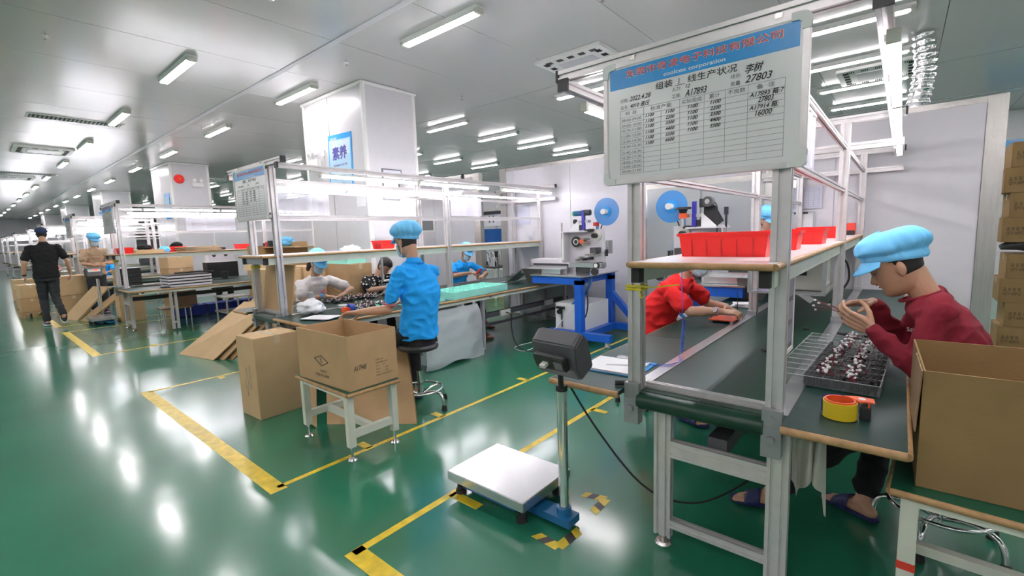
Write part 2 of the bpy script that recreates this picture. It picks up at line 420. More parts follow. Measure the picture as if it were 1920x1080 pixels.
# cassette air conditioners
def cassette():
    t = thing('air_conditioner', '', 'air conditioner', (0, 0, H))
    B().bx(-0.48, 0.48, -0.48, 0.48, H - 0.04, H).build('panel', m_white, t, bevel=0.008)
    B().bx(-0.25, 0.25, -0.25, 0.25, H - 0.052, H - 0.04).build('intake_grille', m_wall2, t)
    for ax in range(4):
        b = B()
        for g in range(5):
            for q in range(4):
                c = -0.32 + g * 0.16 - 0.045 + q * 0.022
                r = Matrix.Rotation(ax * PI / 2, 4, 'Z') @ Matrix.Translation((c, 0.37, H - 0.042))
                b.bx(-0.006, 0.006, -0.035, 0.035, -0.003, 0.003, r)
        b.build('outlet_slots', m_dark, t, kind='stuff')
    return t
ca = cassette()
cs = [(-3.0, 5.05, 'white ceiling air conditioner between the big column and the whiteboard'), (-13.5, 1.35, 'white ceiling air conditioner at the left edge of the aisle'), (-7.9, 5.6, 'white ceiling air conditioner just left of the big column'), (-0.35, 8.2, 'white ceiling air conditioner seen behind the line light rail'), (-16.9, 5.6, 'white ceiling air conditioner above the whiteboard of the second line'), (-19.0, 1.2, 'white ceiling air conditioner far off over the aisle')]
for i, (x, y, l) in enumerate(cs):
    o = ca if i == 0 else dup(ca)
    o.location = (x * K, y * K, H); o['label'] = l; o['group'] = 'ceiling air conditioners'
def vent(x, y, label):
    x *= K; y *= K
    t = thing('ceiling_vent', label, 'vent', (x, y, H), group='slatted ceiling vents')
    B().bx(x - 0.16, x + 0.16, y - 0.62, y + 0.62, H - 0.012, H).build('frame', m_white, t)
    B().bx(x - 0.13, x + 0.13, y - 0.59, y + 0.59, H - 0.014, H - 0.011).build('backing', m_dark, t)
    s0 = None
    for k in range(22):
        o = B().bx(x - 0.13, x + 0.13, y - 0.58 + k * 0.0535, y - 0.58 + k * 0.0535 + 0.028, H - 0.022, H - 0.012).build('slat', m_grille, t)
vent(-10.1, 1.45, 'grey slatted vent in the ceiling above the aisle beside a tube light')
vent(-17.9, 1.45, 'grey slatted vent in the ceiling farther down the aisle')
# sprinklers
sp = thing('sprinkler', '', 'sprinkler', (0, 0, H))
b = B(); b.cyl((0, 0, H), (0, 0, H - 0.03), 0.012); b.cyl((0, 0, H - 0.03), (0, 0, H - 0.036), 0.032, 14); b.build('plate', m_chrome, sp)
b = B(); b.tube([(0.012, 0, H - 0.036), (0.018, 0, H - 0.055), (0.0, 0, H - 0.08)], 0.003, 6); b.tube([(-0.012, 0, H - 0.036), (-0.018, 0, H - 0.055), (0, 0, H - 0.08)], 0.003, 6); b.cyl((0, 0, H - 0.078), (0, 0, H - 0.082), 0.02, 10); b.build('deflector', m_steel, sp)
for i, (x, y, l) in enumerate([(-2.05, 3.75, 'chrome ceiling sprinkler above and left of the near whiteboard'), (0.48, 5.15, 'chrome ceiling sprinkler at upper right by the foil duct'), (-4.9, 3.05, 'chrome ceiling sprinkler by the corner of the big column'), (-6.2, 0.75, 'chrome ceiling sprinkler at the far upper left'), (-4.95, 4.9, 'chrome ceiling sprinkler past the big column'), (-9.2, 2.9, 'chrome ceiling sprinkler over the second line')]):
    o = sp if i == 0 else dup(sp)
    o.location = (x * K, y * K, H); o['label'] = l; o['group'] = 'ceiling sprinklers'
# ------------------------------------------------------------ assembly lines
def line(xc, label, lw, rw, yend, posts_y, detail=2, y0=2.0, lcol=None, rstart=None):
    t = thing('assembly_line', label, 'workbench', (xc, y0, 0), group='conveyor assembly lines')
    prof = detail > 1
    def bar(name, a, b_, w=0.06, h=0.06, u=None, par=t, lab=None):
        b = B()
        if prof: b.prof(a, b_, w, h, u)
        else:
            a = Vector(a); b_ = Vector(b_); c = (a + b_) / 2; d = b_ - a
            U = Vector(u) if u else Vector((1, 0, 0) if abs(d.x) < 0.01 else (0, 1, 0)); tt = d.normalized(); V = tt.cross(U)
            sz = [abs(d[i]) + abs(U[i]) * w + abs(V[i]) * h for i in range(3)]
            b.box(c, sz)
        return b.build(name, m_alu, par, lab)
    xl, xr = xc - 0.29, xc + 0.29
    for y in posts_y:
        for x in (xl, xr):
            bar('post', (x, y, 0.70), (x, y, 2.215), 0.06, 0.06)
            if prof:
                b = B(); b.box((x, y - 0.045, 0.735), (0.07, 0.03, 0.11)); b.box((x, y - 0.04, 0.66), (0.07, 0.05, 0.12)); b.cyl((x, y - 0.065, 0.675), (x, y - 0.085, 0.675), 0.016, 8); b.cyl((x, y - 0.06, 0.76), (x, y - 0.07, 0.76), 0.008, 8)
                b.build('post_bracket', mat('zinc_bracket', (0.36, 0.37, 0.38), 0.45, 0.6), t)
    yp = posts_y[0]
    # legs
    for y in [yp + 0.03] + [q + 0.03 for q in posts_y[1:]]:
        for x in (xc - 0.17, xc + 0.305):
            lg = bar('leg', (x, y, 0.04), (x, y, 0.715), 0.08, 0.04)
            b = B(); b.cyl((x, y, 0), (x, y, 0.012), 0.04, 14, 0.032); b.cyl((x, y, 0.01), (x, y, 0.05), 0.008, 8); b.build('levelling_foot', m_steel, lg)
        for z in (0.485, 0.115):
            bar('leg_brace', (xc - 0.13, y, z), (xc + 0.265, y, z), 0.04, 0.08 if z > 0.3 else 0.04, (0, 1, 0))
    for x in (xc - 0.29, xc + 0.29):
        bar('side_beam', (x, yp - 0.02, 0.665), (x, yend, 0.665), 0.04, 0.08)
    B().bx(xc + 0.02, xc + 0.10, yp + 0.06, yend, 0.50, 0.57).build('cable_duct', m_dgrey, t)
    # belt
    B().bx(xc - 0.262, xc + 0.262, yp - 0.02, yend, 0.735, 0.752).build('belt', m_belt, t)
    B().bx(xc - 0.001, xc + 0.003, yp - 0.02, yend, 0.752, 0.7525).build('belt_seam', m_inkg, t)
    B().cyl((xc - 0.262, yp - 0.035, 0.712), (xc + 0.262, yp - 0.035, 0.712), 0.04, 20).build('roller', m_belt, t, smooth=True)
    if prof: bar('cross_bar', (xc - 0.26, yp + 0.045, 0.765), (xc + 0.275, yp + 0.045, 0.765), 0.03, 0.03, (0, 1, 0))
    B().bx(xc - 0.325, xc - 0.262, yp + 0.03, yend, 0.74, 0.760).build('metal_strip', m_steelp, t)
    B().bx(xc + 0.262, xc + 0.335, yp - 0.0, yend, 0.74, 0.760).build('metal_strip', m_steelp, t)
    # side tables
    for sg, w in ((-1, lw), (1, rw)):
        if not w: continue
        x0 = xc + sg * 0.33; x1 = x0 + sg * w; a, c = min(x0, x1), max(x0, x1)
        ye = yend if not (sg < 0 and lcol) else lcol
        tb = B().bx(a, c, yp - 0.11, ye, 0.737, 0.757).build('table_top', m_deck, t)
        b = B()
        b.cyl((a, yp - 0.115, 0.742), (c, yp - 0.115, 0.742), 0.015, 10)
        ex = c if sg > 0 else a
        b.cyl((ex, yp - 0.115, 0.742), (ex, ye, 0.742), 0.0145, 10)
        b.build('wood_edging', m_wood, tb, smooth=True)
        yy = yp + 1.05
        while yy < ye:
            B().bx(a, c, yy - 0.001, yy + 0.001, 0.757, 0.7574).build('joint', m_dark, tb); yy += 1.1
        for y in [yp + 0.05] + [q for q in posts_y[1:] if q < ye]:
            B().bx(a + 0.02, c - 0.02, y - 0.02, y + 0.02, 0.70, 0.737).build('table_bracket', m_black if y < yp + 0.1 else m_rail, tb)
        B().bx(ex - sg * 0.05, ex - sg * 0.02, yp, ye, 0.69, 0.737).build('table_rail', m_rail, tb)
        if w > 0.5:
            for y in (yp + 0.45, yp + 0.52, (yp + ye) / 2, ye - 0.3):
                lx = ex - sg * 0.12
                bar('table_leg', (lx, y, 0.03), (lx, y, 0.70), 0.04, 0.04)
            for z in (0.15, 0.42): bar('leg_brace', (ex - sg * 0.12, yp + 0.45, z), (ex - sg * 0.12, yp + 0.52, z), 0.03, 0.03)
    # shelf
    zs = 1.345
    sh = B().bx(xc - 0.245, xc + 0.30, yp - 0.16, yend, zs, zs + 0.016).build('shelf', m_shelf, t)
    b = B(); b.cyl((xc - 0.245, yp - 0.165, zs + 0.004), (xc + 0.30, yp - 0.165, zs + 0.004), 0.0135, 10); b.cyl((xc + 0.305, yp - 0.165, zs + 0.004), (xc + 0.305, yend, zs + 0.004), 0.0125, 10); b.cyl((xc - 0.25, yp - 0.165, zs + 0.004), (xc - 0.25, yend, zs + 0.004), 0.0125, 10)
    b.build('wood_edging', m_wood, sh, smooth=True)
    for x in (xc - 0.235, xc + 0.28): B().bx(x - 0.012, x + 0.012, yp - 0.10, yend, zs - 0.075, zs - 0.006).build('shelf_rail', m_rail, sh)
    if xc < -1: B().bx(xc - 0.225, xc + 0.27, yp - 0.12, yp - 0.09, zs - 0.07, zs - 0.006).build('shelf_bracket', m_steelp, sh)
    for x in (xc - 0.235, xc + 0.265): B().bx(x - 0.018, x + 0.018, yp - 0.135, yp - 0.085, zs - 0.075, zs - 0.004).build('bracket_cap', m_rubber, sh)
    # upper rails and light carriers
    for x in (xl, xr):
        for z in (1.735, 2.04): bar('upper_rail', (x, yp + 0.03, z), (x, yend, z), 0.03, 0.03)
    for i, y in enumerate(posts_y):
        y_ = y - 0.03 if i == 0 else y
        for z in ((2.24,) if i == 0 else (2.235, 2.04)):
            bar('cross_rail', (xc - 0.67, y_, z), (xc + 0.62, y_, z), 0.045, 0.05, (0, 1, 0))
        b = B()
        for s, X in ((-1, xc - 0.67), (1, xc + 0.62)): b.box((X + s * 0.004, y_, 2.24), (0.012, 0.05, 0.055))
        b.build('end_cap', m_black, t)
    for x in (xc - 0.63, xc + 0.56):
        cr = bar('light_carrier', (x, yp - 0.06, 2.19), (x, yend - 0.03, 2.19), 0.045, 0.045)
        B().box((x, yp - 0.066, 2.19), (0.055, 0.014, 0.055)).build('end_cap', m_black, cr)
        b = B()
        yy = yp + 0.25
        while yy < yend: b.cyl((x, yy, 2.17), (x, yy, 2.145), 0.006, 6); yy += 0.62
        b.build('hanger', m_steel, cr)
    return t
def tube_proto():
    t = thing('line_light', '', 'tube light', (0, 0, 2.13), group='')
    B().bx(-0.018, 0.018, -0.6, 0.6, 2.128, 2.145).build('housing', m_white, t)
    B().bx(-0.019, 0.019, -0.585, 0.585, 2.102, 2.128).build('tube', m_ltube, t, bevel=0.008)
    for s in (-1, 1): B().bx(-0.02, 0.02, min(s * 0.585, s * 0.606), max(s * 0.585, s * 0.606), 2.102, 2.146).build('end_cap', m_fixc, t)
    return t
tp = tube_proto(); tused = [0]
def tubes(xc, ys, who, sides=(-1, 1)):
    for s in sides:
        x = xc + (0.585 if s > 0 else -0.63)
        for i, y in enumerate(ys):
            o = tp if tused[0] == 0 else dup(tp)
            tused[0] += 1
            o.location = (x, y, 2.13)
            o['label'] = 'lit tube, %s from front, %s rail of %s' % (words[i], 'right' if s > 0 else 'left', who)
            o['group'] = 'tube lights on ' + who
YE = 6.38
line(-0.64, 'nearest green-topped conveyor line with aluminium frame and shelf of red bins', 0.38, 0.36, YE, (2.0, 4.25, 6.34))
line(-4.97, 'aluminium-framed conveyor line behind the seated man in the blue polo shirt', 0.36, 0.72, YE, (2.02, 4.25, 6.34), lcol=3.3)
line(-10.72, 'aluminium-framed conveyor line with flat cartons on its shelf, beyond the white-shirted worker', 0.36, 0.80, YE, (1.85, 4.25, 6.2), y0=1.85)
line(-15.05, 'assembly line beside the standing worker in beige', 0.36, 0.36, 3.45, (1.82, 3.3), 1, y0=1.82)
far = [(-20.9, 'far assembly line just right of the walking man'), (-24.75, 'far assembly line behind the walking man'), (-31.5, 'third farthest assembly line at the left edge'), (-36.9, 'second farthest assembly line at the left edge'), (-41.3, 'farthest assembly line at the left edge')]
for x, l in far: line(x, l, 0.36, 0.36, 4.8 if x > -30 else 3.4, (1.8, 3.3), 1, y0=1.8)
names = {-0.64: 'nearest line', -4.97: 'line behind man in blue', -10.72: 'line with flat cartons', -15.05: 'line by beige worker', -20.9: 'line right of walking man', -24.75: 'line behind walking man', -31.5: 'third farthest line', -36.9: 'second farthest line', -41.3: 'farthest line'}
tubes(-0.64, (2.72, 3.94, 5.16), names[-0.64])
tubes(-4.97, (2.95, 4.17, 5.65), names[-4.97], (1,)); tubes(-4.97, (2.75, 3.95, 5.2), names[-4.97], (-1,))
tubes(-10.72, (2.75, 3.97, 5.19), names[-10.72])
tubes(-15.05, (2.6,), names[-15.05])
for x, l in far: tubes(x, (2.5, 3.72) if x > -30 else (2.5,), names[x])
# ------------------------------------------------------------ whiteboards
def board(x0, x1, y, z0, z1, label, det):
    t = thing('whiteboard', label, 'whiteboard', ((x0 + x1) / 2, y, z0), group='production boards on the line ends')
    B().bx(x0 + 0.02, x1 - 0.02, y - 0.006, y + 0.006, z0 + 0.02, z1 - 0.02).build('writing_surface', m_board, t)
    for a, b_, c, d_ in ((x0, x1, z0, z0 + 0.024), (x0, x1, z1 - 0.024, z1)):
        B().bx(a + 0.035, b_ - 0.035, y - 0.011, y + 0.011, c, d_).build('frame_bar', m_alu, t, bevel=0.003)
    for a, b_ in ((x0, x0 + 0.024), (x1 - 0.024, x1)):
        B().bx(a, b_, y - 0.011, y + 0.011, z0 + 0.035, z1 - 0.035).build('frame_bar', m_alu, t, bevel=0.003)
    for sx, X in ((1, x0), (-1, x1)):
        for sz, Z in ((1, z0), (-1, z1)):
            b = B(); L = 0.06
            pts = [(0.014, 0), (L, 0), (L, 0.026), (0.036, 0.028), (0.028, 0.036), (0.026, L), (0, L), (0, 0.014)]
            b.poly([(X + sx * p, y - 0.014, Z + sz * q) for p, q in pts], (0, 1, 0), 0.028)
            b.build('corner_cap', m_white, t)
    s = (x1 - x0) / 0.79; yy = y - 0.0075
    B().bx(x0 + 0.033 * s, x1 - 0.033 * s, y - 0.0072, y - 0.006, z1 - 0.112, z1 - 0.028).build('header_print', m_bluehd, t)
    X, U = (1, 0, 0), (0, 0, 1)
    gx0, gx1, gz1, gz0 = x0 + 0.08 * s, x0 + 0.716 * s, z1 - 0.206, z1 - 0.478
    cols = [0.08, 0.189, 0.265, 0.343, 0.439, 0.517, 0.596, 0.716]
    zz = [z1 - v for v in (0.206, 0.236, 0.259, 0.280, 0.304, 0.327, 0.349, 0.374, 0.395, 0.416, 0.435, 0.455, 0.478)]
    b = B(); lw = 0.0009 if det else 0.002
    for z in zz: b.bx(gx0, gx1, y - 0.0068, y - 0.0058, z - lw / 2, z + lw / 2)
    for i, c in enumerate(cols):
        top = zz[1] if i == 2 else zz[0]
        b.bx(x0 + c * s - lw / 2, x0 + c * s + lw / 2, y - 0.0068, y - 0.0058, gz0, top)
    b.build('ruled_table', m_inkg, t)
    def T(nm, body, m, px, pz, h, w=None, bold=0.0, shear=0):
        return text(nm, body, t, m, (x0 + px * s, yy, z1 - pz), X, U, h, w * s if w else None, bold=bold, shear=shear)
    T('company_lettering', '东莞市奇凌电子科技有限公司', m_whtx, 0.108, 0.0715, 0.031, 0.598, bold=0.028)
    o = T('company_lettering', '东莞市奇凌电子科技有限公司', m_redtx, 0.11, 0.0705, 0.029, 0.594, bold=0.010)
    if o: o.location.y -= 0.0008
    T('company_lettering', 'coolcox corporation', m_whtx, 0.275, 0.106, 0.020, 0.24, bold=0.02)
    T('title_lettering', '组装 __ 线生产状况', m_ink, 0.242, 0.150, 0.030, 0.315, bold=0.006)
    if det:
        T('hand_writing', 'J', m_ink, 0.335, 0.145, 0.022, bold=0.01)
        for a in (('日期:', 0.084, 0.172), ('品名:', 0.084, 0.200), ('人力:', 0.311, 0.170), ('工单:', 0.311, 0.198), ('线长:', 0.535, 0.172), ('批量:', 0.535, 0.199)):
            T('printed_label', a[0], m_inkg, a[1], a[2], 0.016)
        for a in (('2022.4.28', 0.126, 0.172, 0.020, 0.095), ('4010 液压', 0.128, 0.201, 0.020, 0.09), ('12', 0.366, 0.168, 0.014, 0.018), ('A17893', 0.364, 0.201, 0.026, 0.085), ('李树', 0.585, 0.165, 0.032, 0.06), ('27803', 0.585, 0.198, 0.026, 0.09)):
            T('hand_writing', a[0], m_ink, a[1], a[2], a[3], a[4], bold=0.012, shear=0.3)
        for a in (('时  段', 0.108, 0.228, 0.05), ('标准产能', 0.22, 0.228, 0.09), ('实际完成', 0.352, 0.228, 0.078), ('累计', 0.458, 0.228, 0.04), ('不良数', 0.525, 0.228, 0.063), ('备  注', 0.625, 0.228, 0.06)):
            T('column_heading', a[0], m_inkg, a[1], a[2], 0.017, a[3])
        hrs = ['08:00-09:00', '09:00-10:00', '10:10-11:00', '11:00-12:00', '13:30-14:30', '14:30-15:30', '15:40-16:30', '16:30-17:30', '18:00-19:00', '19:00-20:00', '20:00-21:00']
        for i, h in enumerate(hrs): T('hour_row', h, m_inkg, 0.088, [0.236, 0.259, 0.280, 0.304, 0.327, 0.349, 0.374, 0.395, 0.416, 0.435, 0.455][i] + 0.0175, 0.011, 0.092)
        for ci, vals in ((0.198, ['1100'] * 6), (0.285, ['1100', '2200', '3300', '4400', '5500', '6600'])):
            for i, v in enumerate(vals): T('hand_writing', v, m_ink, ci, [0.236, 0.259, 0.280, 0.304, 0.327, 0.349][i] + 0.015, 0.013, 0.038, bold=0.02, shear=0.3)
        for ci, vals in ((0.376, ['1100'] * 5), (0.462, ['1100', '2200', '3300', '4400', '5500'])):
            for i, v in enumerate(vals): T('hand_writing', v, m_ink, ci, [0.234, 0.257, 0.279, 0.301, 0.323][i] + 0.015, 0.014, 0.040, bold=0.02, shear=0.3)
        for i, v in enumerate(['A17893 箱:7', '27803', 'A17914 箱:', '16000']):
            T('hand_writing', v, m_ink, [0.602, 0.63, 0.602, 0.622][i], [0.255, 0.276, 0.300, 0.323][i], 0.02, [0.112, 0.052, 0.096, 0.056][i], bold=0.015, shear=0.25)
    else:
        for j, c in enumerate((0.2, 0.285, 0.38, 0.465)):
            for i in range(6 if j < 2 else 5): T('hand_writing', ['1100', '2200', '3300', '4400', '5500', '6600'][i if j % 2 else 0], m_ink, c, 0.252 + 0.0225 * i, 0.014, 0.045, bold=0.03, shear=0.3)
        T('column_heading', '时段   标准产能   实际完成   累计   不良数   备注', m_inkg, 0.09, 0.228, 0.018, 0.62)
        T('hand_writing', '2022.4.28            12                  27803', m_ink, 0.12, 0.185, 0.016, 0.5, bold=0.02)
    for xx in (x0 + 0.14 * s, x1 - 0.10 * s):
        b = B(); b.bx(xx - 0.012, xx + 0.012, y - 0.014, y + 0.012, z1 - 0.004, z1 + 0.014); b.tube([(xx - 0.011, y, z1 + 0.012), (xx, y, z1 + 0.034), (xx + 0.011, y, z1 + 0.012)], 0.002, 6); b.build('hanging_clip', m_steel, t)
    return t
board(-1.062, -0.270, 1.952, 1.70, 2.222, 'large near whiteboard with blue header and handwritten production figures on the line end', True)
board(-5.47, -4.66, 1.97, 1.715, 2.245, 'whiteboard with blue header on the end of the line behind the man in blue', False)
board(-11.33, -10.46, 1.80, 1.73, 2.23, 'small distant whiteboard on the line carrying the flat cartons', False)
board(-15.62, -14.80, 1.77, 1.73, 2.23, 'far whiteboard left of the worker in beige', False)
# sheets in film hanging on rails
def sheet(x, y0, y1, z0, z1, label):
    t = thing('hanging_sheet', label, 'document', (x, (y0 + y1) / 2, z0), group='film sleeves hanging on the line rails')
    n = 10; b = B()
    for i in range(n):
        a = y0 + (y1 - y0) * i / n; c = y0 + (y1 - y0) * (i + 1) / n
        d0 = 0.006 * math.sin(i * 1.9); d1 = 0.006 * math.sin((i + 1) * 1.9)
        b.add([(x + d0, a, z0), (x + d1, c, z0), (x + d1, c, z1), (x + d0, a, z1)], [(0, 1, 2, 3)])
    b.build('film_sleeve', m_film, t)
    B().bx(x - 0.004, x + 0.004, y0, y1, z1 - 0.012, z1 + 0.004).build('hanging_strip', m_white, t)
sheet(-5.24, 2.2, 2.9, 1.76, 2.03, 'film-sleeved sheet hanging by the whiteboard of the line behind the man in blue')
sheet(-0.62 + 0.27, 2.3, 2.75, 1.76, 2.02, 'crumpled film sleeve hanging just right of the big whiteboard')
sheet(-10.99, 3.0, 3.9, 1.76, 2.02, 'wide film sleeve hanging on the line with flat cartons on its shelf')
sheet(-15.3, 2.1, 2.9, 1.76, 2.02, 'film sleeve hanging behind the worker in beige')
sheet(-4.70, 4.35, 4.95, 1.76, 2.03, 'white instruction sheet on the rails left of the doorway')
# ------------------------------------------------------------ red bins
def red_bin(loc, rz, label, L=0.38, W=0.24, Hh=0.105, m=None):
    t = thing('parts_bin', label, 'plastic bin', loc, rz, 'red plastic parts bins')
    x, y, z = loc; R_ = Matrix.Translation(loc) @ Matrix.Rotation(rz, 4, 'Z'); tp_ = 0.012; w = 0.004
    def fr(a, b_, z0): return [R_ @ Vector(p) for p in ((-a, -b_, z0), (a, -b_, z0), (a, b_, z0), (-a, b_, z0))]
    b = B(); o0 = fr(L / 2 - tp_, W / 2 - tp_, 0); o1 = fr(L / 2, W / 2, Hh); i1 = fr(L / 2 - w, W / 2 - w, Hh); i0 = fr(L / 2 - tp_ - w, W / 2 - tp_ - w, w)
    b.add([*o0, *o1, *i1, *i0], [(3, 2, 1, 0)] + [(i, (i + 1) % 4, 4 + (i + 1) % 4, 4 + i) for i in range(4)] + [(4 + i, 4 + (i + 1) % 4, 8 + (i + 1) % 4, 8 + i) for i in range(4)] + [(8 + i, 8 + (i + 1) % 4, 12 + (i + 1) % 4, 12 + i) for i in range(4)] + [(12, 13, 14, 15)])
    b.build('body', m or m_red, t)
    b = B()
    for s in (-1, 1):
        b.bx(-L / 2 - 0.006, L / 2 + 0.006, min(s * W / 2, s * (W / 2 + 0.008)), max(s * W / 2, s * (W / 2 + 0.008)), Hh - 0.012, Hh + 0.002, R_)
        b.bx(min(s * L / 2, s * (L / 2 + 0.008)), max(s * L / 2, s * (L / 2 + 0.008)), -W / 2 - 0.006, W / 2 + 0.006, Hh - 0.012, Hh + 0.002, R_)
    b.build('rim', m or m_red, t)
    b = B()
    for k in range(5):
        xx = -L / 2 + 0.06 + k * (L - 0.12) / 4
        for s in (-1, 1): b.bx(xx - 0.0025, xx + 0.0025, s * (W / 2 - 0.005) - 0.002, s * (W / 2 - 0.005) + 0.002, 0.004, Hh - 0.01, R_)
    b.build('ribs', mat('red_rib', (0.62, 0.012, 0.009), 0.4) if not m else m, t, kind='stuff')
    return t
zt = 1.361
red_bin((-0.632, 2.37, zt), 0.0, 'large red plastic bin in front on the shelf of the nearest line', 0.385, 0.26, 0.108)
red_bin((-0.60, 2.95, zt), 0.05, 'red bin tucked behind the front one on the nearest shelf', 0.36, 0.25, 0.10)
red_bin((-0.56, 3.75, zt), 0.0, 'red bin just past the right front post on the nearest shelf', 0.34, 0.24, 0.10)
red_bin((-0.60, 5.3, zt), 0.1, 'farthest red bin on the shelf of the nearest line', 0.36, 0.5, 0.10)
red_bin((-4.95, 3.42, zt), 0.0, 'red bin on the shelf left of the seated man in blue', 0.24, 0.18, 0.10)
for i, (x, y, l) in enumerate([(-10.9, 3.95, 'red bin under a dark garment on the shelf with flat cartons'), (-15.0, 2.0, 'red bin left of the worker in beige on the far shelf'), (-15.1, 2.75, 'red bin in front of the beige worker on the far shelf'), (-15.2, 3.2, 'red bin right of the worker in beige'), (-10.75, 1.95, 'red bin at the front end of the shelf with flat cartons')]):
    red_bin((x, y, zt), 0.0, l, 0.30, 0.2, 0.10)
t = thing('scanner', 'small red and black device standing at the far end of the nearest shelf', 'device', (-0.42, 6.15, zt))
B().bx(-0.46, -0.38, 6.12, 6.18, zt, zt + 0.13).build('body', m_redtx, t, bevel=0.006); B().bx(-0.455, -0.385, 6.115, 6.12, zt, zt + 0.05).build('base', m_black, t)
# yellow cable ties on posts
for x, y, l in ((-0.93, 2.0, 'nearest line'), (-5.26, 2.02, 'line behind the man in blue'), (-11.0, 1.85, 'line with flat cartons')):
    t = thing('cable_coil', 'yellow cord wound round the left front post of the ' + l, 'cord', (x, y, 1.225), group='yellow cords tied round posts')
    for k in range(4):
        pts = []
        z = 1.225 + k * 0.007 + random.uniform(-0.002, 0.002)
        for a, c in ((-0.036, -0.036), (0.036, -0.036), (0.036, 0.036), (-0.036, 0.036), (-0.036, -0.036)): pts.append((x + a, y + c, z))
        B().tube(pts, 0.0035, 6).build('cord_turn', m_yel, t)
    B().tube([(x + 0.03, y - 0.036, 1.22), (x + 0.04, y - 0.04, 1.19), (x + 0.05, y - 0.03, 1.205), (x + 0.036, y - 0.03, 1.24), (x + 0.10, y - 0.08, 1.245), (x + 0.24, y - 0.12, 1.268)], 0.003, 6).build('cord_tail', m_yel, t)
# ------------------------------------------------------------ cartons
def lettering_box(t, body, o, xd, h, w=None, m=None, up=(0, 0, 1)):
    return text('printed_lettering', body, t, m or m_ink, o, xd, up, h, w)
def carton(name, label, c, sz, rz=0, m=None, openw=None, group=None, tape_=True, prints=True, rx=0):
    """closed or open carton: c is the centre of its base"""
    m = m or m_card; t = thing(name, label, 'cardboard box', c, rz, group)
    a, b_, h = sz[0] / 2, sz[1] / 2, sz[2]
    W = Matrix.Translation(c) @ Matrix.Rotation(rz, 4, 'Z')
    if openw is None:
        B().bx(-a, a, -b_, b_, 0, h, W).build('body', m, t, bevel=0.003)
        B().bx(-a, a, -0.002, 0.002, h, h + 0.0012, W).build('flap_seam', m_cardi, t)
        if tape_:
            bb = B(); bb.bx(-a - 0.001, a + 0.001, -0.025, 0.025, h + 0.0004, h + 0.0014, W)
            for s in (-1, 1): bb.bx(s * a - 0.0008, s * a + 0.0008, -0.025, 0.025, h - 0.07, h + 0.001, W)
            bb.build('packing_tape', mat('packing_tape', (0.62, 0.50, 0.33), 0.2), t)
    else:
        w = 0.006
        for nm, q in (('side_wall', (-a, a, -b_, -b_ + w)), ('side_wall', (-a, a, b_ - w, b_)), ('side_wall', (-a, -a + w, -b_ + w, b_ - w)), ('side_wall', (a - w, a, -b_ + w, b_ - w))):
            B().bx(*q, 0, h, W).build(nm, m, t)
        B().bx(-a + w, a - w, -b_ + w, b_ - w, 0, 0.006, W).build('bottom', m, t)
    return t, W
# open carton on the small table
t, W = carton('open_carton', 'open brown carton on the small white table in front of the man in blue', (-3.105, 1.765, 0.4825), (0.665, 0.395, 0.375), rad(1.5), m_card, 1)
V = lambda *p: W @ Vector(p)
fx = (math.cos(rad(1.5)), math.sin(rad(1.5)), 0); fy = (-fx[1], fx[0], 0)
b = B()
dia = [(-0.10, 0.205), (0.0, 0.235), (0.10, 0.175), (-0.0, 0.15)]
dd = [(-0.095, 0.175), (-0.005, 0.205), (0.085, 0.165), (-0.005, 0.13)]
for (x0_, z0_), (x1_, z1_) in zip(dd, dd[1:] + dd[:1]): b.cyl(V(x0_, -0.1995, z0_), V(x1_, -0.1995, z1_), 0.0022, 6)
b.build('printed_diamond', m_ink, t)
lettering_box(t, '奇\n凌', V(-0.018, -0.2, 0.145), fx, 0.045, 0.022)
lettering_box(t, 'C/NO.:5', V(-0.03, -0.2, 0.085), fx, 0.018, 0.09)
lettering_box(t, 'MADE IN CHINA', V(-0.095, -0.2, 0.052), fx, 0.020, 0.185)
text('hand_writing', 'A17948', t, m_ink, V(0.334, -0.16, 0.13), fy, (0, 0, 1), 0.036, 0.10, shear=0.35)
for i, s_ in enumerate(('ITEM NO:', 'DESCRIPTION:', 'QTY:        PCS', 'N.W.:        KGS', 'G.W.:        KGS', 'MEAS: 64X38X38CM')):
    lettering_box(t, s_, V(0.334, 0.015, 0.165 - i * 0.022), fy, 0.011)
# big near carton on the right
t, W = carton('open_carton', 'large open carton at the right front edge beside the worker in maroon', (0.372, 2.405, 0.552), (0.60, 0.56, 0.425), rad(2), m_cardd, 1)
V = lambda *p: W @ Vector(p)
b = B(); b.poly([V(-0.306, -0.29, 0.425), V(-0.306, 0.0, 0.425), V(-0.314, 0.0, 0.20), V(-0.314, -0.28, 0.20)], (0.004, 0, 0), 1); b.build('folded_flap', m_cardi, t)
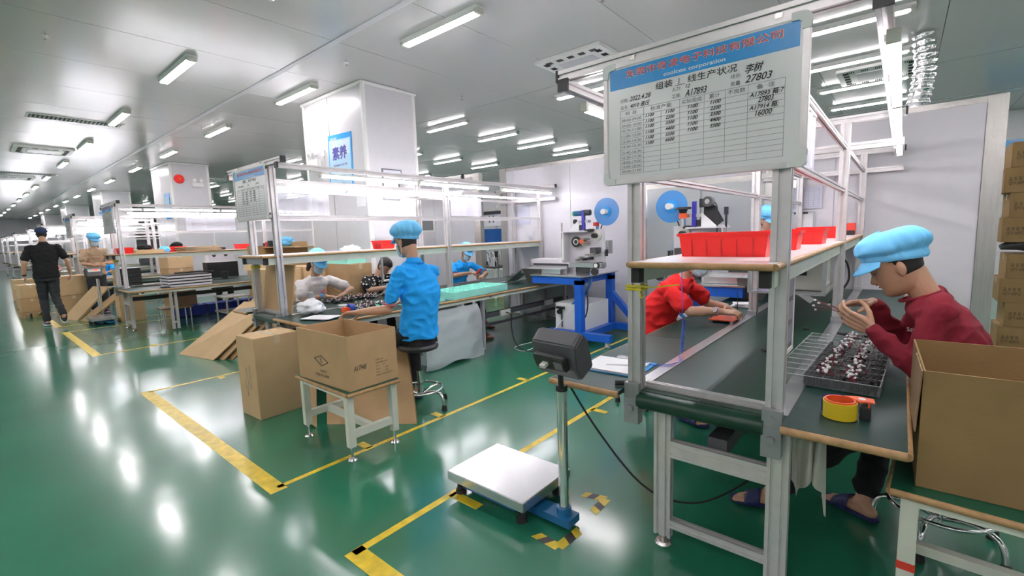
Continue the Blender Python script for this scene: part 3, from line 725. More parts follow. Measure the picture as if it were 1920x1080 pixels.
# low work tables
def small_table(label, x0, x1, y0, y1, h, rz=0, foot=True, redtape=False):
    cx, cy = (x0 + x1) / 2, (y0 + y1) / 2
    t = thing('small_table', label, 'table', (cx, cy, 0), rz); a, c = (x1 - x0) / 2, (y1 - y0) / 2
    W = Matrix.Translation((cx, cy, 0)) @ Matrix.Rotation(rz, 4, 'Z')
    tb = B().bx(-a, a, -c, c, h - 0.022, h, W).build('table_top', mat('green_mat', (0.01, 0.10, 0.055), 0.35), t)
    b = B()
    for p, q in (((-a, -c), (a, -c)), ((a, -c), (a, c)), ((a, c), (-a, c)), ((-a, c), (-a, -c))): b.cyl(W @ Vector((*p, h - 0.013)), W @ Vector((*q, h - 0.013)), 0.0135, 10)
    b.build('wood_edging', m_wood, tb, smooth=True)
    L = 0.025
    for sx in (-1, 1):
        for sy in (-1, 1):
            X, Y_ = sx * (a - 0.055), sy * (c - 0.035)
            lg = B().bx(X - L, X + L, Y_ - L, Y_ + L, 0.09, h - 0.022, W).build('leg', m_cream, t, bevel=0.003)
            b = B(); b.cyl(W @ Vector((X, Y_, 0)), W @ Vector((X, Y_, 0.012)), 0.034, 16, 0.026); b.cyl(W @ Vector((X, Y_, 0.01)), W @ Vector((X, Y_, 0.10)), 0.009, 8); b.build('levelling_foot', m_chrome, lg, smooth=True)
            if redtape and sx < 0 and sy < 0: B().bx(X - L - 0.001, X + L + 0.001, Y_ - L - 0.001, Y_ + L + 0.001, 0.25, 0.28, W).build('red_tape', m_redtx, lg)
    for sx in (-1, 1): B().bx(sx * (a - 0.055) - 0.02, sx * (a - 0.055) + 0.02, -(c - 0.06), c - 0.06, 0.15, 0.20, W).build('stretcher', m_cream, t)
    B().bx(-(a - 0.075), a - 0.075, -0.02, 0.02, 0.155, 0.195, W).build('stretcher', m_cream, t)
    for sy in (-1, 1): B().bx(-(a - 0.08), a - 0.08, sy * (c - 0.035) - 0.02, sy * (c - 0.035) + 0.02, h - 0.055, h - 0.022, W).build('apron', m_cream, t)
    return t
small_table('small white-framed table with green top carrying the open carton', -3.49, -2.745, 1.55, 1.965, 0.48, rad(-1))
small_table('low white-framed table under the large near carton at right', 0.03, 0.85, 2.03, 2.70, 0.55, rad(-3), redtape=True)
# tall closed carton
t, W = carton('tall_carton', 'tall sealed brown carton on the floor left of the small white table', (-4.245, 1.675, 0), (0.335, 0.39, 0.70), rad(3), m_card2)
V = lambda *p: W @ Vector(p)
lettering_box(t, 'MADE IN CHINA', V(0.03, -0.196, 0.46), (0, 0, -1), 0.03, 0.22, m_inkg, up=(1, 0, 0))
b = B()
for p, q in (((-0.02, 0.33), (-0.05, 0.20)), ((-0.05, 0.20), (-0.02, 0.08)), ((-0.02, 0.33), (0.0, 0.20)), ((0.0, 0.2), (-0.02, 0.08))): b.cyl(V(p[0], -0.1955, p[1] + 0.1), V(q[0], -0.1955, q[1] + 0.1), 0.0012, 5)
b.build('printed_diamond', m_inkg, t)
# flat cartons leaning
def flat(label, pts, th, m, group='flattened cartons leaning on things', nrm=None, marks=None):
    """pts: four corners of the sheet"""
    P_ = [Vector(p) for p in pts]; n = (P_[1] - P_[0]).cross(P_[3] - P_[0]).normalized()
    o = B().poly(P_, n, th).build('flat_carton', m, None, label, 'cardboard', group)
    return o, n
o, n_ = flat('front flattened carton leaning against boxes at the left of the tall carton', [(-6.72, 1.96, 0.002), (-7.55, 1.80, 0.002), (-7.15, 2.55, 0.66), (-6.35, 2.62, 0.68)], 0.012, m_card2)
text('printed_lettering', '易 碎\n物 品', o, m_ink, Vector((-6.95, 2.16, 0.22)) - n_ * 0.002 + Vector((0, -0.012, 0.01)), (0.98, 0.1, 0), (0.25, 0.65, 0.66), 0.12)
flat('second flattened carton just behind the front leaning one', [(-6.62, 2.05, 0.002), (-7.35, 1.92, 0.002), (-7.0, 2.66, 0.74), (-6.25, 2.74, 0.76)], 0.015, m_card)
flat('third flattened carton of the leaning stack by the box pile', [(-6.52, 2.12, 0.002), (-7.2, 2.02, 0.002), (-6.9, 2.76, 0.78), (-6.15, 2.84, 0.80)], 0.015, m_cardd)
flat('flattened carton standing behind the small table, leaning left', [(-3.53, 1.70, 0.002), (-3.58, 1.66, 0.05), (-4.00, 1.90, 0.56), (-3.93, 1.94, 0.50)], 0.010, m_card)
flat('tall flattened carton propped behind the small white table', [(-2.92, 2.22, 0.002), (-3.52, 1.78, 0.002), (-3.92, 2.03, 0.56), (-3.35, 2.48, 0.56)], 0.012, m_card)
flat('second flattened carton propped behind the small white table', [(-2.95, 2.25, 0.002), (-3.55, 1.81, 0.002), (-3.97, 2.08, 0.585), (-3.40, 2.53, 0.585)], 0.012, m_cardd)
flat('long flattened carton leaning by the far platform scale', [(-12.95, 1.43, 0.002), (-13.75, 1.30, 0.002), (-13.35, 1.80, 0.66), (-12.62, 1.95, 0.68)], 0.03, m_card2)
flat('narrow flattened carton leaning right beside the far scale post', [(-12.62, 1.55, 0.002), (-12.92, 1.47, 0.002), (-12.55, 2.0, 0.52), (-12.25, 2.1, 0.54)], 0.03, m_card)
# big board of card standing inside the line end
flat('large sheet of cardboard standing on the line end behind the posts', [(-4.68, 2.09, 0.765), (-5.36, 2.09, 0.765), (-5.36, 2.17, 1.25), (-4.68, 2.17, 1.25)], 0.012, m_card)
# stacked boxes left of line two
sx = 0
for i, (x, y, z, w, d_, h, rz, l, mm) in enumerate([
    (-6.35, 2.75, 0.0, 0.62, 0.45, 0.32, 0, 'bottom box of the pile left of the second line', m_card2),
    (-6.35, 2.75, 0.325, 0.62, 0.45, 0.27, 0.03, 'second box up in the pile left of the second line', m_card2),
    (-6.33, 2.75, 0.60, 0.62, 0.45, 0.27, -0.02, 'third box up in the pile left of the second line', m_card2),
    (-6.35, 2.75, 0.875, 0.62, 0.45, 0.26, 0.02, 'top box of the pile left of the second line', m_card2),
    (-6.9, 3.2, 0.0, 0.7, 0.5, 0.62, 0, 'wide box behind the leaning flat cartons', m_card),
    (-5.72, 2.35, 0.0, 0.40, 0.40, 0.42, 0.0, 'small box under the left plate of the second line', m_card2),
    ]):
    t, W = carton('carton', l, (x, y, z), (w, d_, h), rz, mm, None, 'sealed cartons piled by the second line')
    if i in (1, 2, 3): lettering_box(t, 'QTY: 30 PCS\nN.W.: 12KGS\nG.W.: 13KGS', W @ Vector((0.02, -d_ / 2 - 0.002, 0.06)), (1, 0, 0), 0.13, 0.16, m_inkg)
t, W = carton('open_carton', 'open carton with raised flap on top of boxes behind the second line whiteboard', (-8.25, 3.55, 0.62), (0.90, 0.6, 0.62), 0, m_card, 1)
V = lambda *p: W @ Vector(p)
B().poly([V(-0.475, -0.3, 0.62), V(0.475, -0.3, 0.62), V(0.45, -0.42, 0.40), V(-0.45, -0.42, 0.40)], (0, 0.006, 0), 1).build('flap', m_card2, t)
B().poly([V(-0.475, 0.3, 0.62), V(0.475, 0.3, 0.62), V(0.62, 0.22, 0.86), V(-0.30, 0.22, 0.86)], (0, 0.006, 0), 1).build('flap', m_card2, t)
B().poly([V(-0.475, -0.3, 0.62), V(-0.475, 0.3, 0.62), V(-0.62, 0.26, 0.80), V(-0.62, -0.26, 0.80)], (0.006, 0, 0), 1).build('flap', m_cardd, t)
carton('carton', 'plain box carrying the open carton behind the second line', (-8.25, 3.55, 0), (0.90, 0.6, 0.615), 0, m_card)
# sealed boxes behind the woman in white
for i, (x, y, z, l) in enumerate([(-9.1, 4.9, 0.0, 'bottom box with a black diamond behind the woman in white'), (-9.1, 4.9, 0.42, 'second box with a black diamond behind the woman in white'), (-9.1, 4.9, 0.84, 'top box with a black diamond behind the woman in white')]):
    t, W = carton('carton', l, (x, y, z), (0.62, 0.9, 0.41), 0, m_card, None, 'boxes stacked behind the woman in white')
for i, (z, l) in enumerate([(0.73, 'lowest'), (0.877, 'middle'), (1.024, 'topmost')]):
    t, W = carton('carton', '%s of the three diamond-marked boxes left of the woman in white' % l, (-5.62, 2.98, z - 0.0), (0.40, 0.42, 0.225), 0.1, m_card, None, 'diamond-marked boxes left of the woman in white') if False else carton('carton', '%s of the three diamond-marked boxes left of the woman in white' % l, (-6.28, 3.00, z - 0.02), (0.50, 0.36, 0.145), 0.25, m_card, None, 'diamond-marked boxes left of the woman in white')
    b = B(); V = lambda *p: W @ Vector(p)
    for p, q in (((-0.12, 0.07), (0.04, 0.12)), ((0.04, 0.12), (0.20, 0.07)), ((0.20, 0.07), (0.04, 0.02)), ((0.04, 0.02), (-0.12, 0.07))): b.cyl(V(p[0], -0.182, p[1]), V(q[0], -0.182, q[1]), 0.002, 5)
    b.build('printed_diamond', m_ink, t)
    lettering_box(t, 'CHINA', V(0.06, -0.182, 0.02), (math.cos(0.25), math.sin(0.25), 0), 0.03, 0.12)
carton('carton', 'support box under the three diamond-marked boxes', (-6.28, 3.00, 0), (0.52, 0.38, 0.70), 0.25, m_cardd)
t, W = carton('carton', 'wide box with diamond print behind the right arm of the woman in white', (-5.98, 3.47, 0.70), (0.80, 0.34, 0.46), 0.0, m_card)
V = lambda *p: W @ Vector(p)
b = B()
for p, q in (((-0.1, 0.12), (0.10, 0.18)), ((0.10, 0.18), (0.30, 0.12)), ((0.30, 0.12), (0.10, 0.06)), ((0.10, 0.06), (-0.1, 0.12))): b.cyl(V(p[0], -0.172, p[1]), V(q[0], -0.172, q[1]), 0.003, 5)
b.build('printed_diamond', m_ink, t)
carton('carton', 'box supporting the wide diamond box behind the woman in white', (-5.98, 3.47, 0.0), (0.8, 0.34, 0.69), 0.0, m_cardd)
# right stack beyond the steel end post
zz_ = 0.0
for i in range(8):
    hh = 0.27
    xo = 1.16 + (0.05 if i % 2 else 0) - 0.008 * i
    z = i * 0.272 if i < 4 else i * 0.272 + 0.13
    t, W = carton('carton', '%s from the floor of the stacked cartons beyond the steel post' % words[i], (xo, 7.75, z), (0.55, 0.5, hh), 0, m_cardd, None, 'stacked cartons beyond the steel end post')
    lettering_box(t, '品 名 型 号\nQTY 60PCS', W @ Vector((-0.24, -0.252, 0.08)), (1, 0, 0), 0.09, 0.14, m_ink)
    if i in (1, 2, 3):
        B().bx(-0.06, 0.17, -0.2525, -0.2505, 0.13, 0.22, W).build('shipping_label', m_paper, t)
        B().cyl(W @ Vector((0.05, -0.2525, 0.07)), W @ Vector((0.05, -0.2505, 0.07)), 0.035, 16).build('round_sticker', m_paper, t)
o = B(); o.tube([(0.86, 7.6, 1.16), (1.0, 7.62, 1.20), (1.2, 7.65, 1.16), (1.4, 7.7, 1.13)], [0.03, 0.075, 0.07, 0.02], 12); o.build('plastic_bag', mat('dark_bag', (0.06, 0.06, 0.065), 0.18, bump=1.0, bscale=20), None, 'black plastic bag squeezed between stacked cartons at the right edge', 'plastic bag', smooth=True)
carton('carton', 'low carton at the right edge behind the large open carton', (1.25, 5.6, 0), (0.5, 0.5, 0.55), 0.2, m_card)
t = thing('poster', 'blue and white poster on the far wall at the right edge', 'poster', (1.55, RY1 - 0.02, 2.3))
B().bx(1.25, 2.0, RY1 - 0.02, RY1 - 0.002, 2.1, 3.1).build('sheet', m_bluehd, t); B().bx(1.31, 1.94, RY1 - 0.024, RY1 - 0.02, 2.15, 2.8).build('text_field', m_paper, t)
# foil duct
b = B(); pts = []; rr = []
for k in range(46):
    u = k / 45; pts.append((0.08 + 0.03 * math.sin(u * 5), 7.65 + 0.1 * u, H - u * 1.15)); rr.append(0.105 + 0.012 * math.sin(k * 2.1) + 0.006 * random.random())
b.tube(pts, rr, 18).build('foil_duct', m_foil, None, 'crinkled silver foil duct dropping from the ceiling at upper right', 'duct', smooth='all')
b = B(); pts = []; rr = []
for k in range(40):
    u = k / 39; pts.append((-13.0 + 1.6 * u, 6.6 , H - u * 1.0)); rr.append(0.12 + 0.012 * math.sin(k * 2.1))
b.tube(pts, rr, 14).build('foil_duct', m_foil, None, 'silver foil duct hanging beyond the second column', 'duct', smooth='all')
# ------------------------------------------------------------ platform scales
def scale(label, x0, x1, y0, y1, px, py, htop, head, big=True):
    t = thing('platform_scale', label, 'scale', ((x0 + x1) / 2, (y0 + y1) / 2, 0), group='platform scales with post and display')
    B().bx(x0, x1, y0, y1, 0.085, 0.14).build('platform', m_steelp, t, bevel=0.004)
    cx = (x0 + x1) / 2
    b = B(); b.bx(x0 + 0.05, x1 - 0.05, y0 + 0.04, y0 + 0.08, 0.045, 0.085); b.bx(x0 + 0.05, x1 - 0.05, y1 - 0.08, y1 - 0.04, 0.045, 0.085); b.bx(x0 + 0.05, x0 + 0.09, y0 + 0.04, y1 - 0.04, 0.045, 0.085); b.bx(x1 - 0.09, x1 - 0.05, y0 + 0.04, y1 - 0.04, 0.045, 0.085)
    b.build('base_frame', m_dblue, t)
    for X in (x0 + 0.055, x1 - 0.055):
        for Y_ in (y0 + 0.055, y1 - 0.055):
            b = B(); b.cyl((X, Y_, 0), (X, Y_, 0.022), 0.032, 16, 0.03); b.cyl((X, Y_, 0.02), (X, Y_, 0.05), 0.022, 12); b.build('foot', m_rubber, t, smooth=True)
    b = B(); b.bx(min(px, x1) - 0.07, max(px, x1 - 0.02) + 0.06, py - 0.05, py + 0.05, 0.02, 0.06); b.cyl((px, py, 0.02), (px, py, 0.10), 0.038, 18); b.build('post_foot', m_dblue, t, bevel=0.0)
    pole = B().cyl((px, py, 0.06), (px, py, htop), 0.026, 20).build('post', m_chrome, t, smooth=True)
    hx, hy, hz, hr = head
    W = Matrix.Translation((hx, hy, hz)) @ Matrix.Rotation(hr, 4, 'Z') @ Matrix.Rotation(rad(-24), 4, 'X') @ Matrix.Diagonal((1, 1, 0.84, 1))
    b = B()   # wedge shaped indicator: local -y faces the operator, z up
    pts = [(-0.055, -0.115), (0.045, -0.125), (0.062, -0.04), (0.03, 0.085), (-0.045, 0.115), (-0.075, 0.06)]
    secs = [(-0.13, 0.9), (-0.115, 1.0), (0.115, 1.0), (0.13, 0.9)]
    vs = []
    for X, s in secs: vs += [W @ Vector((X, p * s, q * s)) for p, q in pts]
    n = len(pts); fs = [tuple(range(n - 1, -1, -1)), tuple(range(3 * n, 4 * n))]
    for k in range(3): fs += [(k * n + i, k * n + (i + 1) % n, (k + 1) * n + (i + 1) % n, (k + 1) * n + i) for i in range(n)]
    b.add(vs, fs)
    ind = b.build('indicator', m_dgrey, t, bevel=0.006)
    B().bx(-0.09, 0.09, 0.055, 0.085, -0.045, 0.04, W).build('terminal_block', m_black, ind, bevel=0.004)
    B().bx(-0.075, -0.03, 0.084, 0.088, -0.03, 0.015, W).build('rating_plate', m_inkg, ind)
    B().bx(0.005, 0.035, 0.084, 0.115, -0.012, 0.006, W).build('plug', m_fixc, ind)
    B().bx(-0.10, 0.10, -0.078, -0.072, -0.02, 0.05, W).build('display_panel', m_fixc if not big else m_black, ind)
    if not big: B().bx(-0.01, 0.06, -0.082, -0.078, 0.01, 0.04, W).build('red_digits', mat('led', (0.9, 0.02, 0.02), 0.4, emit=1.5), ind)
    b = B(); b.cyl((px, py, htop - 0.02), (px, py, htop + 0.01), 0.03, 14); b.tube([(px, py, htop), (px + (hx - px) * 0.5, py + (hy - py) * 0.5, htop + 0.02), (hx, hy, hz - 0.05)], 0.014, 8); b.build('bracket', m_black, t)
    return t
scale('platform scale with bright steel plate in the front aisle, dark indicator turned away', -1.965, -1.40, 1.69, 2.13, -1.262, 1.855, 0.735, (-1.19, 1.74, 0.945, rad(175)))
t_ = scale('small distant platform scale with red digits beside the walking man', -12.35, -11.75, 1.50, 1.86, -12.55, 1.78, 0.88, (-12.50, 1.72, 0.99, rad(100)), False)
# black cable from the indicator to under the line
B().tube([(-1.235, 1.9, 0.72), (-1.15, 1.95, 0.55), (-1.02, 2.0, 0.36), (-0.92, 2.05, 0.24), (-0.80, 2.10, 0.18), (-0.66, 2.25, 0.16), (-0.5, 2.6, 0.22), (-0.36, 2.85, 0.45)], 0.005, 8).build('power_cable', m_rubber, None, 'black cable sagging from the scale indicator to beneath the nearest line', 'cable', smooth='all')
# clipboard with papers on the near table
t = thing('clipboard', 'blue clipboard with white papers and a pen by the near left post', 'clipboard', (-1.15, 2.25, 0.758))
W = Matrix.Translation((-1.155, 2.245, 0.758)) @ Matrix.Rotation(rad(3), 4, 'Z')
B().bx(-0.165, 0.165, -0.14, 0.15, 0, 0.004, W).build('board', m_bluehd, t)
for k in range(5):
    a = random.uniform(-0.03, 0.03)
    B().bx(-0.155, 0.14, -0.135, 0.115, 0.004 + k * 0.0022, 0.0055 + k * 0.0022, W @ Matrix.Rotation(a, 4, 'Z')).build('paper_sheet', m_paper, t)
B().bx(-0.06, 0.06, 0.12, 0.15, 0.004, 0.024, W).build('clip', m_chrome, t, bevel=0.003)
t = thing('pen', 'white pen lying on the papers of the clipboard', 'pen', (-1.13, 2.22, 0.772))
B().cyl((-1.20, 2.20, 0.775), (-1.08, 2.26, 0.775), 0.004, 8).build('barrel', m_white, t); B().cyl((-1.08, 2.26, 0.775), (-1.05, 2.275, 0.775), 0.0045, 8).build('cap', m_plinen, t)
B().cyl((-1.02, 1.955, 0.772), (-0.965, 1.985, 0.772), 0.013, 12).build('marker_cap', m_rubber, None, 'short black cap lying by the near left post', 'cap')
# coiled blue cord
b = B(); pts = [(-0.995, 2.75, 1.27), (-0.985, 2.75, 0.95)]
for k in range(150):
    a = k * 0.9; z = 0.945 - 0.165 * k / 150; pts.append((-0.975 + 0.03 * k / 150 + 0.009 * math.cos(a), 2.75 - 0.12 * k / 150 + 0.009 * math.sin(a), z))
pts += [(-0.94, 2.58, 0.775), (-0.90, 2.48, 0.768), (-0.93, 2.40, 0.766), (-1.0, 2.36, 0.764), (-1.08, 2.34, 0.785)]
b.tube(pts, 0.0026, 5).build('coiled_cord', mat('blue_cord', (0.02, 0.10, 0.55), 0.4), None, 'coiled blue cord hanging from the shelf over the nearest line', 'cord', smooth='all')
# hanging work lamp panel on right of near belt
t = thing('picture_frame', 'white framed panel standing on the belt behind the right front post', 'panel', (-0.42, 2.62, 0.76))
W = Matrix.Translation((-0.40, 2.42, 1.085)) @ Matrix.Rotation(rad(0), 4, 'Z')
b = B(); 
for q in ((-0.008, 0.008, -0.02, 0.22, 0.175, 0.195), (-0.008, 0.008, -0.02, 0.22, -0.205, -0.185), (-0.008, 0.008, -0.02, 0.0, -0.185, 0.175), (-0.008, 0.008, 0.2, 0.22, -0.185, 0.175)): b.bx(*q, W)
b.build('frame', m_white, t)
B().bx(-0.003, 0.003, 0, 0.2, -0.185, 0.175, W).build('panel_face', m_inkg, t)
for k in range(3): B().bx(0.003, 0.005, 0.02, 0.18, -0.16 + k * 0.115, -0.07 + k * 0.115, W).build('sheet_pocket', mat('lilac', (0.25, 0.25, 0.33), 0.3), t)
# clear tray full of cooling fans
t = thing('parts_tray', 'clear plastic tray holding rows of black fans with white plugs, before the man in maroon', 'tray', (-0.22, 2.93, 0.76))
Wt = Matrix.Translation((-0.225, 2.93, 0.762)) @ Matrix.Rotation(rad(-2), 4, 'Z')
tx0, tx1, ty0, ty1 = -0.20, 0.205, -0.50, 0.50
B().bx(tx0, tx1, ty0, ty1, 0, 0.003, Wt).build('tray_floor', m_clear, t)
for q in ((tx0, tx1, ty0, ty0 + 0.002), (tx0, tx1, ty1 - 0.002, ty1), (tx0, tx0 + 0.002, ty0, ty1), (tx1 - 0.002, tx1, ty0, ty1)):
    B().bx(*q, 0, 0.046, Wt).build('tray_wall', m_clear, t)
b = B(); rows_ = 10; dy = 1.0 / rows_
for k in range(rows_ + 1):
    y = ty0 + k * dy
    b.bx(tx0, tx1, y - 0.003, y + 0.003, 0.044, 0.0465, Wt)
for c in (tx0, -0.08, 0.0, tx1): b.bx(c - 0.002, c + 0.002, ty0, ty1, 0.043, 0.0465, Wt)
b.build('tray_rims', m_clearl, t)
b = B()
for k in range(1, rows_): b.bx(tx0, tx1, ty0 + k * dy - 0.0006, ty0 + k * dy + 0.0006, 0, 0.044, Wt)
b.build('divider', m_clear, t)
fan0 = None
fan = thing('cooling_fan', '', 'fan', (0, 0, 0), group='fans in the clear tray')
b = B(); b.bx(-0.005, 0.005, -0.021, 0.021, 0, 0.042); b.build('frame', mat('fan_black', (0.018, 0.018, 0.02), 0.6, spec=0.3), fan)
B().bx(-0.0055, -0.0045, -0.004, 0.004, 0.040, 0.0435).build('label_edge', m_dgrey, fan)
cnt = 0
for r in range(rows_):
    for c in range(22):
        x = -0.068 + c * 0.0122
        for hlf in (-1, 1):
            y = ty0 + (r + 0.5) * dy + hlf * 0.0235
            if cnt >= 296: break
            if cnt > 0 and random.random() < 0.04: continue
            o = fan if cnt == 0 else dup(fan)
            o['label'] = 'black fan standing in the %s row of the clear tray from its near end' % words[r]
            p = Wt @ Vector((x, y, 0.004 + random.uniform(0, 0.003))); o.location = p; o.rotation_euler[2] = rad(-2) + random.uniform(-0.03, 0.03); cnt += 1
print('fans', cnt)
b = B(); bw = B()
for r in range(rows_):
    for cx in (0.01, 0.115):
        for k in range(7):
            y = ty0 + (r + 0.5) * dy + random.uniform(-0.04, 0.04); x = cx + random.gauss(0, 0.014) + (ty1 - y) * -0.02
            z = 0.055 + random.uniform(0, 0.022); p = Wt @ Vector((x, y, z))
            b.box(p, (0.009, 0.011, 0.007), random.uniform(0, 3), random.uniform(-0.6, 0.6), random.uniform(-0.6, 0.6))
            q = Wt @ Vector((x + random.uniform(-0.03, 0.03), y + random.uniform(-0.02, 0.03), 0.044)); mid = (p + q) / 2 + Vector((0, 0, 0.012))
            bw.tube([p, mid, q], 0.0013, 4); bw.tube([p + Vector((0.002, 0, 0)), mid + Vector((0.004, 0.002, 0)), q + Vector((0.003, 0.003, 0))], 0.0013, 4)
o = b.build('connector_plugs', m_conn, t, kind='stuff'); o = bw.build('fan_wires', m_wire, t, kind='stuff')
# loose fans on the table and belt
def loose_fan(x, y, z, rz, label, wire=True, scale_=1.0):
    f = thing('cooling_fan', label, 'fan', (x, y, z), rz, 'loose fans on the lines'); W = Matrix.Translation((x, y, z)) @ Matrix.Rotation(rz, 4, 'Z') @ Matrix.Scale(scale_, 4)
    B().bx(-0.02, 0.02, -0.02, 0.02, 0, 0.012, W).build('frame', m_black, f, bevel=0.002)
    b = B(); b.ring((x, y, z + 0.0122 * scale_), (0, 0, 1), 0.018 * scale_, 0.012 * scale_, 0.0008, 16); b.cyl((x, y, z + 0.012), (x, y, z + 0.0135 * scale_), 0.009 * scale_, 12); b.build('hub', m_dgrey, f)
    if wire:
        p = [W @ Vector(q) for q in ((0.02, 0.01, 0.008), (0.045, 0.02, 0.006), (0.075, 0.012, 0.004), (0.10, 0.02, 0.004))]
        B().tube(p, 0.0014, 5).build('wire', m_wire, f); W2 = Matrix.Translation(p[-1]); B().box(p[-1] + Vector((0, 0, 0.002)), (0.010, 0.008, 0.006), rz).build('plug', m_conn, f)
    return f
loose_fan(-0.585, 3.02, 0.753, 0.8, 'single black fan lying on the belt left of the right front post')
loose_fan(-0.49, 3.80, 0.753, 0.2, 'black fan lying on the belt just behind the right front post', False)
for i in range(9):
    loose_fan(-0.20 + random.uniform(-0.10, 0.10), 3.62 + random.uniform(-0.10, 0.16), 0.759 + 0.012 * (i // 4), random.uniform(0, 6), 'loose fan in the pile under the hands of the man in maroon')
# tape dispenser
t = thing('tape_dispenser', 'orange and blue tape dispenser with a big yellow roll on the near right table', 'tape dispenser', (-0.135, 2.12, 0.758))
cx, cy = -0.150, 2.105
b = B(); b.ring((cx, cy, 0.758 + 0.033), (0, 0, 1), 0.056, 0.050, 0.062, 40); b.build('tape_roll', m_yplas, t, smooth=True)
b = B(); b.ring((cx, cy, 0.758 + 0.035), (0, 0, 1), 0.0505, 0.044, 0.070, 40); b.build('hub', m_orange, t, smooth=True)
b = B(); b.poly([(cx + 0.01, cy + 0.048, 0.826), (cx + 0.05, cy + 0.015, 0.826), (cx + 0.062, cy - 0.005, 0.826), (cx + 0.078, cy + 0.01, 0.826), (cx + 0.105, cy + 0.012, 0.826), (cx + 0.10, cy + 0.06, 0.826), (cx + 0.05, cy + 0.065, 0.826)], (0, 0, 1), 0.005)
b.bx(cx + 0.085, cx + 0.09, cy + 0.01, cy + 0.05, 0.80, 0.828); b.build('cutter_arm', m_orange, t)
b = B(); b.bx(cx + 0.06, cx + 0.095, cy + 0.005, cy + 0.055, 0.758, 0.815); b.build('grip', m_black, t, bevel=0.006)
b = B()
pts = [(cx + 0.060 * math.cos(a), cy + 0.060 * math.sin(a)) for a in [rad(60 + 14 * k) for k in range(11)]]
for (xa, ya), (xb, yb) in zip(pts, pts[1:]): b.add([(xa, ya, 0.765), (xb, yb, 0.765), (xb, yb, 0.828), (xa, ya, 0.828)], [(0, 1, 2, 3)])
b.build('guard', m_plinen, t); B().cyl((cx + 0.065, cy + 0.035, 0.831), (cx + 0.065, cy + 0.035, 0.8325), 0.012, 16).build('round_sticker', m_paper, t)
# cloth hanging under the near table
t = thing('work_apron', 'off-white cloth hanging under the near right table edge', 'cloth', (-0.25, 2.35, 0.35))
b = B(); n = 26; m_ = 14; vs = []
for j in range(m_ + 1):
    v = j / m_
    for i in range(n + 1):
        u = i / n; vs.append((-0.335 + 0.125 * u + 0.012 * v * math.sin(u * 14), 2.32 + 0.022 * math.sin(u * 19 + v * 1.5) * (0.4 + v), 0.73 - v * (0.40 + 0.05 * math.sin(u * 7) + (0.10 if u > 0.93 else 0))))
b.add(vs, [(j * (n + 1) + i, j * (n + 1) + i + 1, (j + 1) * (n + 1) + i + 1, (j + 1) * (n + 1) + i) for j in range(m_) for i in range(n)])
b.build('cloth', m_apr, t, smooth='all')
# ------------------------------------------------------------ stools
def stool(label, x, y, seat_h, ring_r=0.19, rz=0.3, seat=True):
    t = thing('stool', label, 'stool', (x, y, 0), group='round work stools with foot ring')
    b = B(); b.cyl((x, y, 0.10), (x, y, 0.32), 0.026, 16); b.cyl((x, y, 0.30), (x, y, 0.33), 0.030, 16); b.build('column', m_chrome, t, smooth=True)
    B().cyl((x, y, 0.32), (x, y, seat_h - 0.06), 0.014, 12).build('gas_rod', m_black, t, smooth=True)
    B().tube([(x, y, seat_h - 0.075), (x + 0.10, y - 0.05, seat_h - 0.085), (x + 0.16, y - 0.08, seat_h - 0.08)], 0.005, 6).build('lever', m_chrome, t)
    b = B(); b.ring((x, y, 0.165), (0, 0, 1), 0, 0, 0) if False else None
    pts = [(x + ring_r * math.cos(2 * PI * k / 40), y + ring_r * math.sin(2 * PI * k / 40), 0.165) for k in range(41)]
    b = B(); b.tube(pts, 0.0095, 10); b.build('foot_ring', m_chrome, t, smooth='all')
    for k in range(5):
        a = rz + 2 * PI * k / 5; c, s = math.cos(a), math.sin(a)
        lg = B().tube([(x + 0.02 * c, y + 0.02 * s, 0.115), (x + 0.10 * c, y + 0.10 * s, 0.145), (x + ring_r * c, y + ring_r * s, 0.150), (x + (ring_r + 0.045) * c, y + (ring_r + 0.045) * s, 0.115), (x + (ring_r + 0.06) * c, y + (ring_r + 0.06) * s, 0.04)], 0.0125, 10).build('leg', m_chrome, t, smooth='all')
        B().cyl((x + (ring_r + 0.06) * c, y + (ring_r + 0.06) * s, 0), (x + (ring_r + 0.06) * c, y + (ring_r + 0.06) * s, 0.045), 0.024, 12, 0.018).build('rubber_foot', m_rubber, lg, smooth=True)
    if seat:
        b = B(); prof_ = [(0.0, 0.0), (0.14, 0.0), (0.172, 0.012), (0.178, 0.035), (0.165, 0.055), (0.12, 0.066), (0.0, 0.068)]
        n = 28; vs = []
        for r_, z_ in prof_:
            for i in range(n): vs.append((x + r_ * math.cos(2 * PI * i / n), y + r_ * math.sin(2 * PI * i / n), seat_h - 0.068 + z_))
        fs = [(j * n + i, j * n + (i + 1) % n, (j + 1) * n + (i + 1) % n, (j + 1) * n + i) for j in range(len(prof_) - 1) for i in range(n)]
        b.add(vs, fs); bmesh.ops.remove_doubles(b.bm, verts=b.bm.verts, dist=1e-5)
        b.build('seat', m_black, t, smooth=True)
    return t
stool('chrome stool with black seat under the man in the blue polo shirt', -3.20, 2.50, 0.585, 0.19, 0.2)
stool('chrome stool of the man in maroon, behind the near low table leg', 0.20, 2.82, 0.50, 0.19, 0.65)
stool('stool of the worker in the red shirt behind the nearest line', -1.66, 3.75, 0.46, 0.19, 0.1)
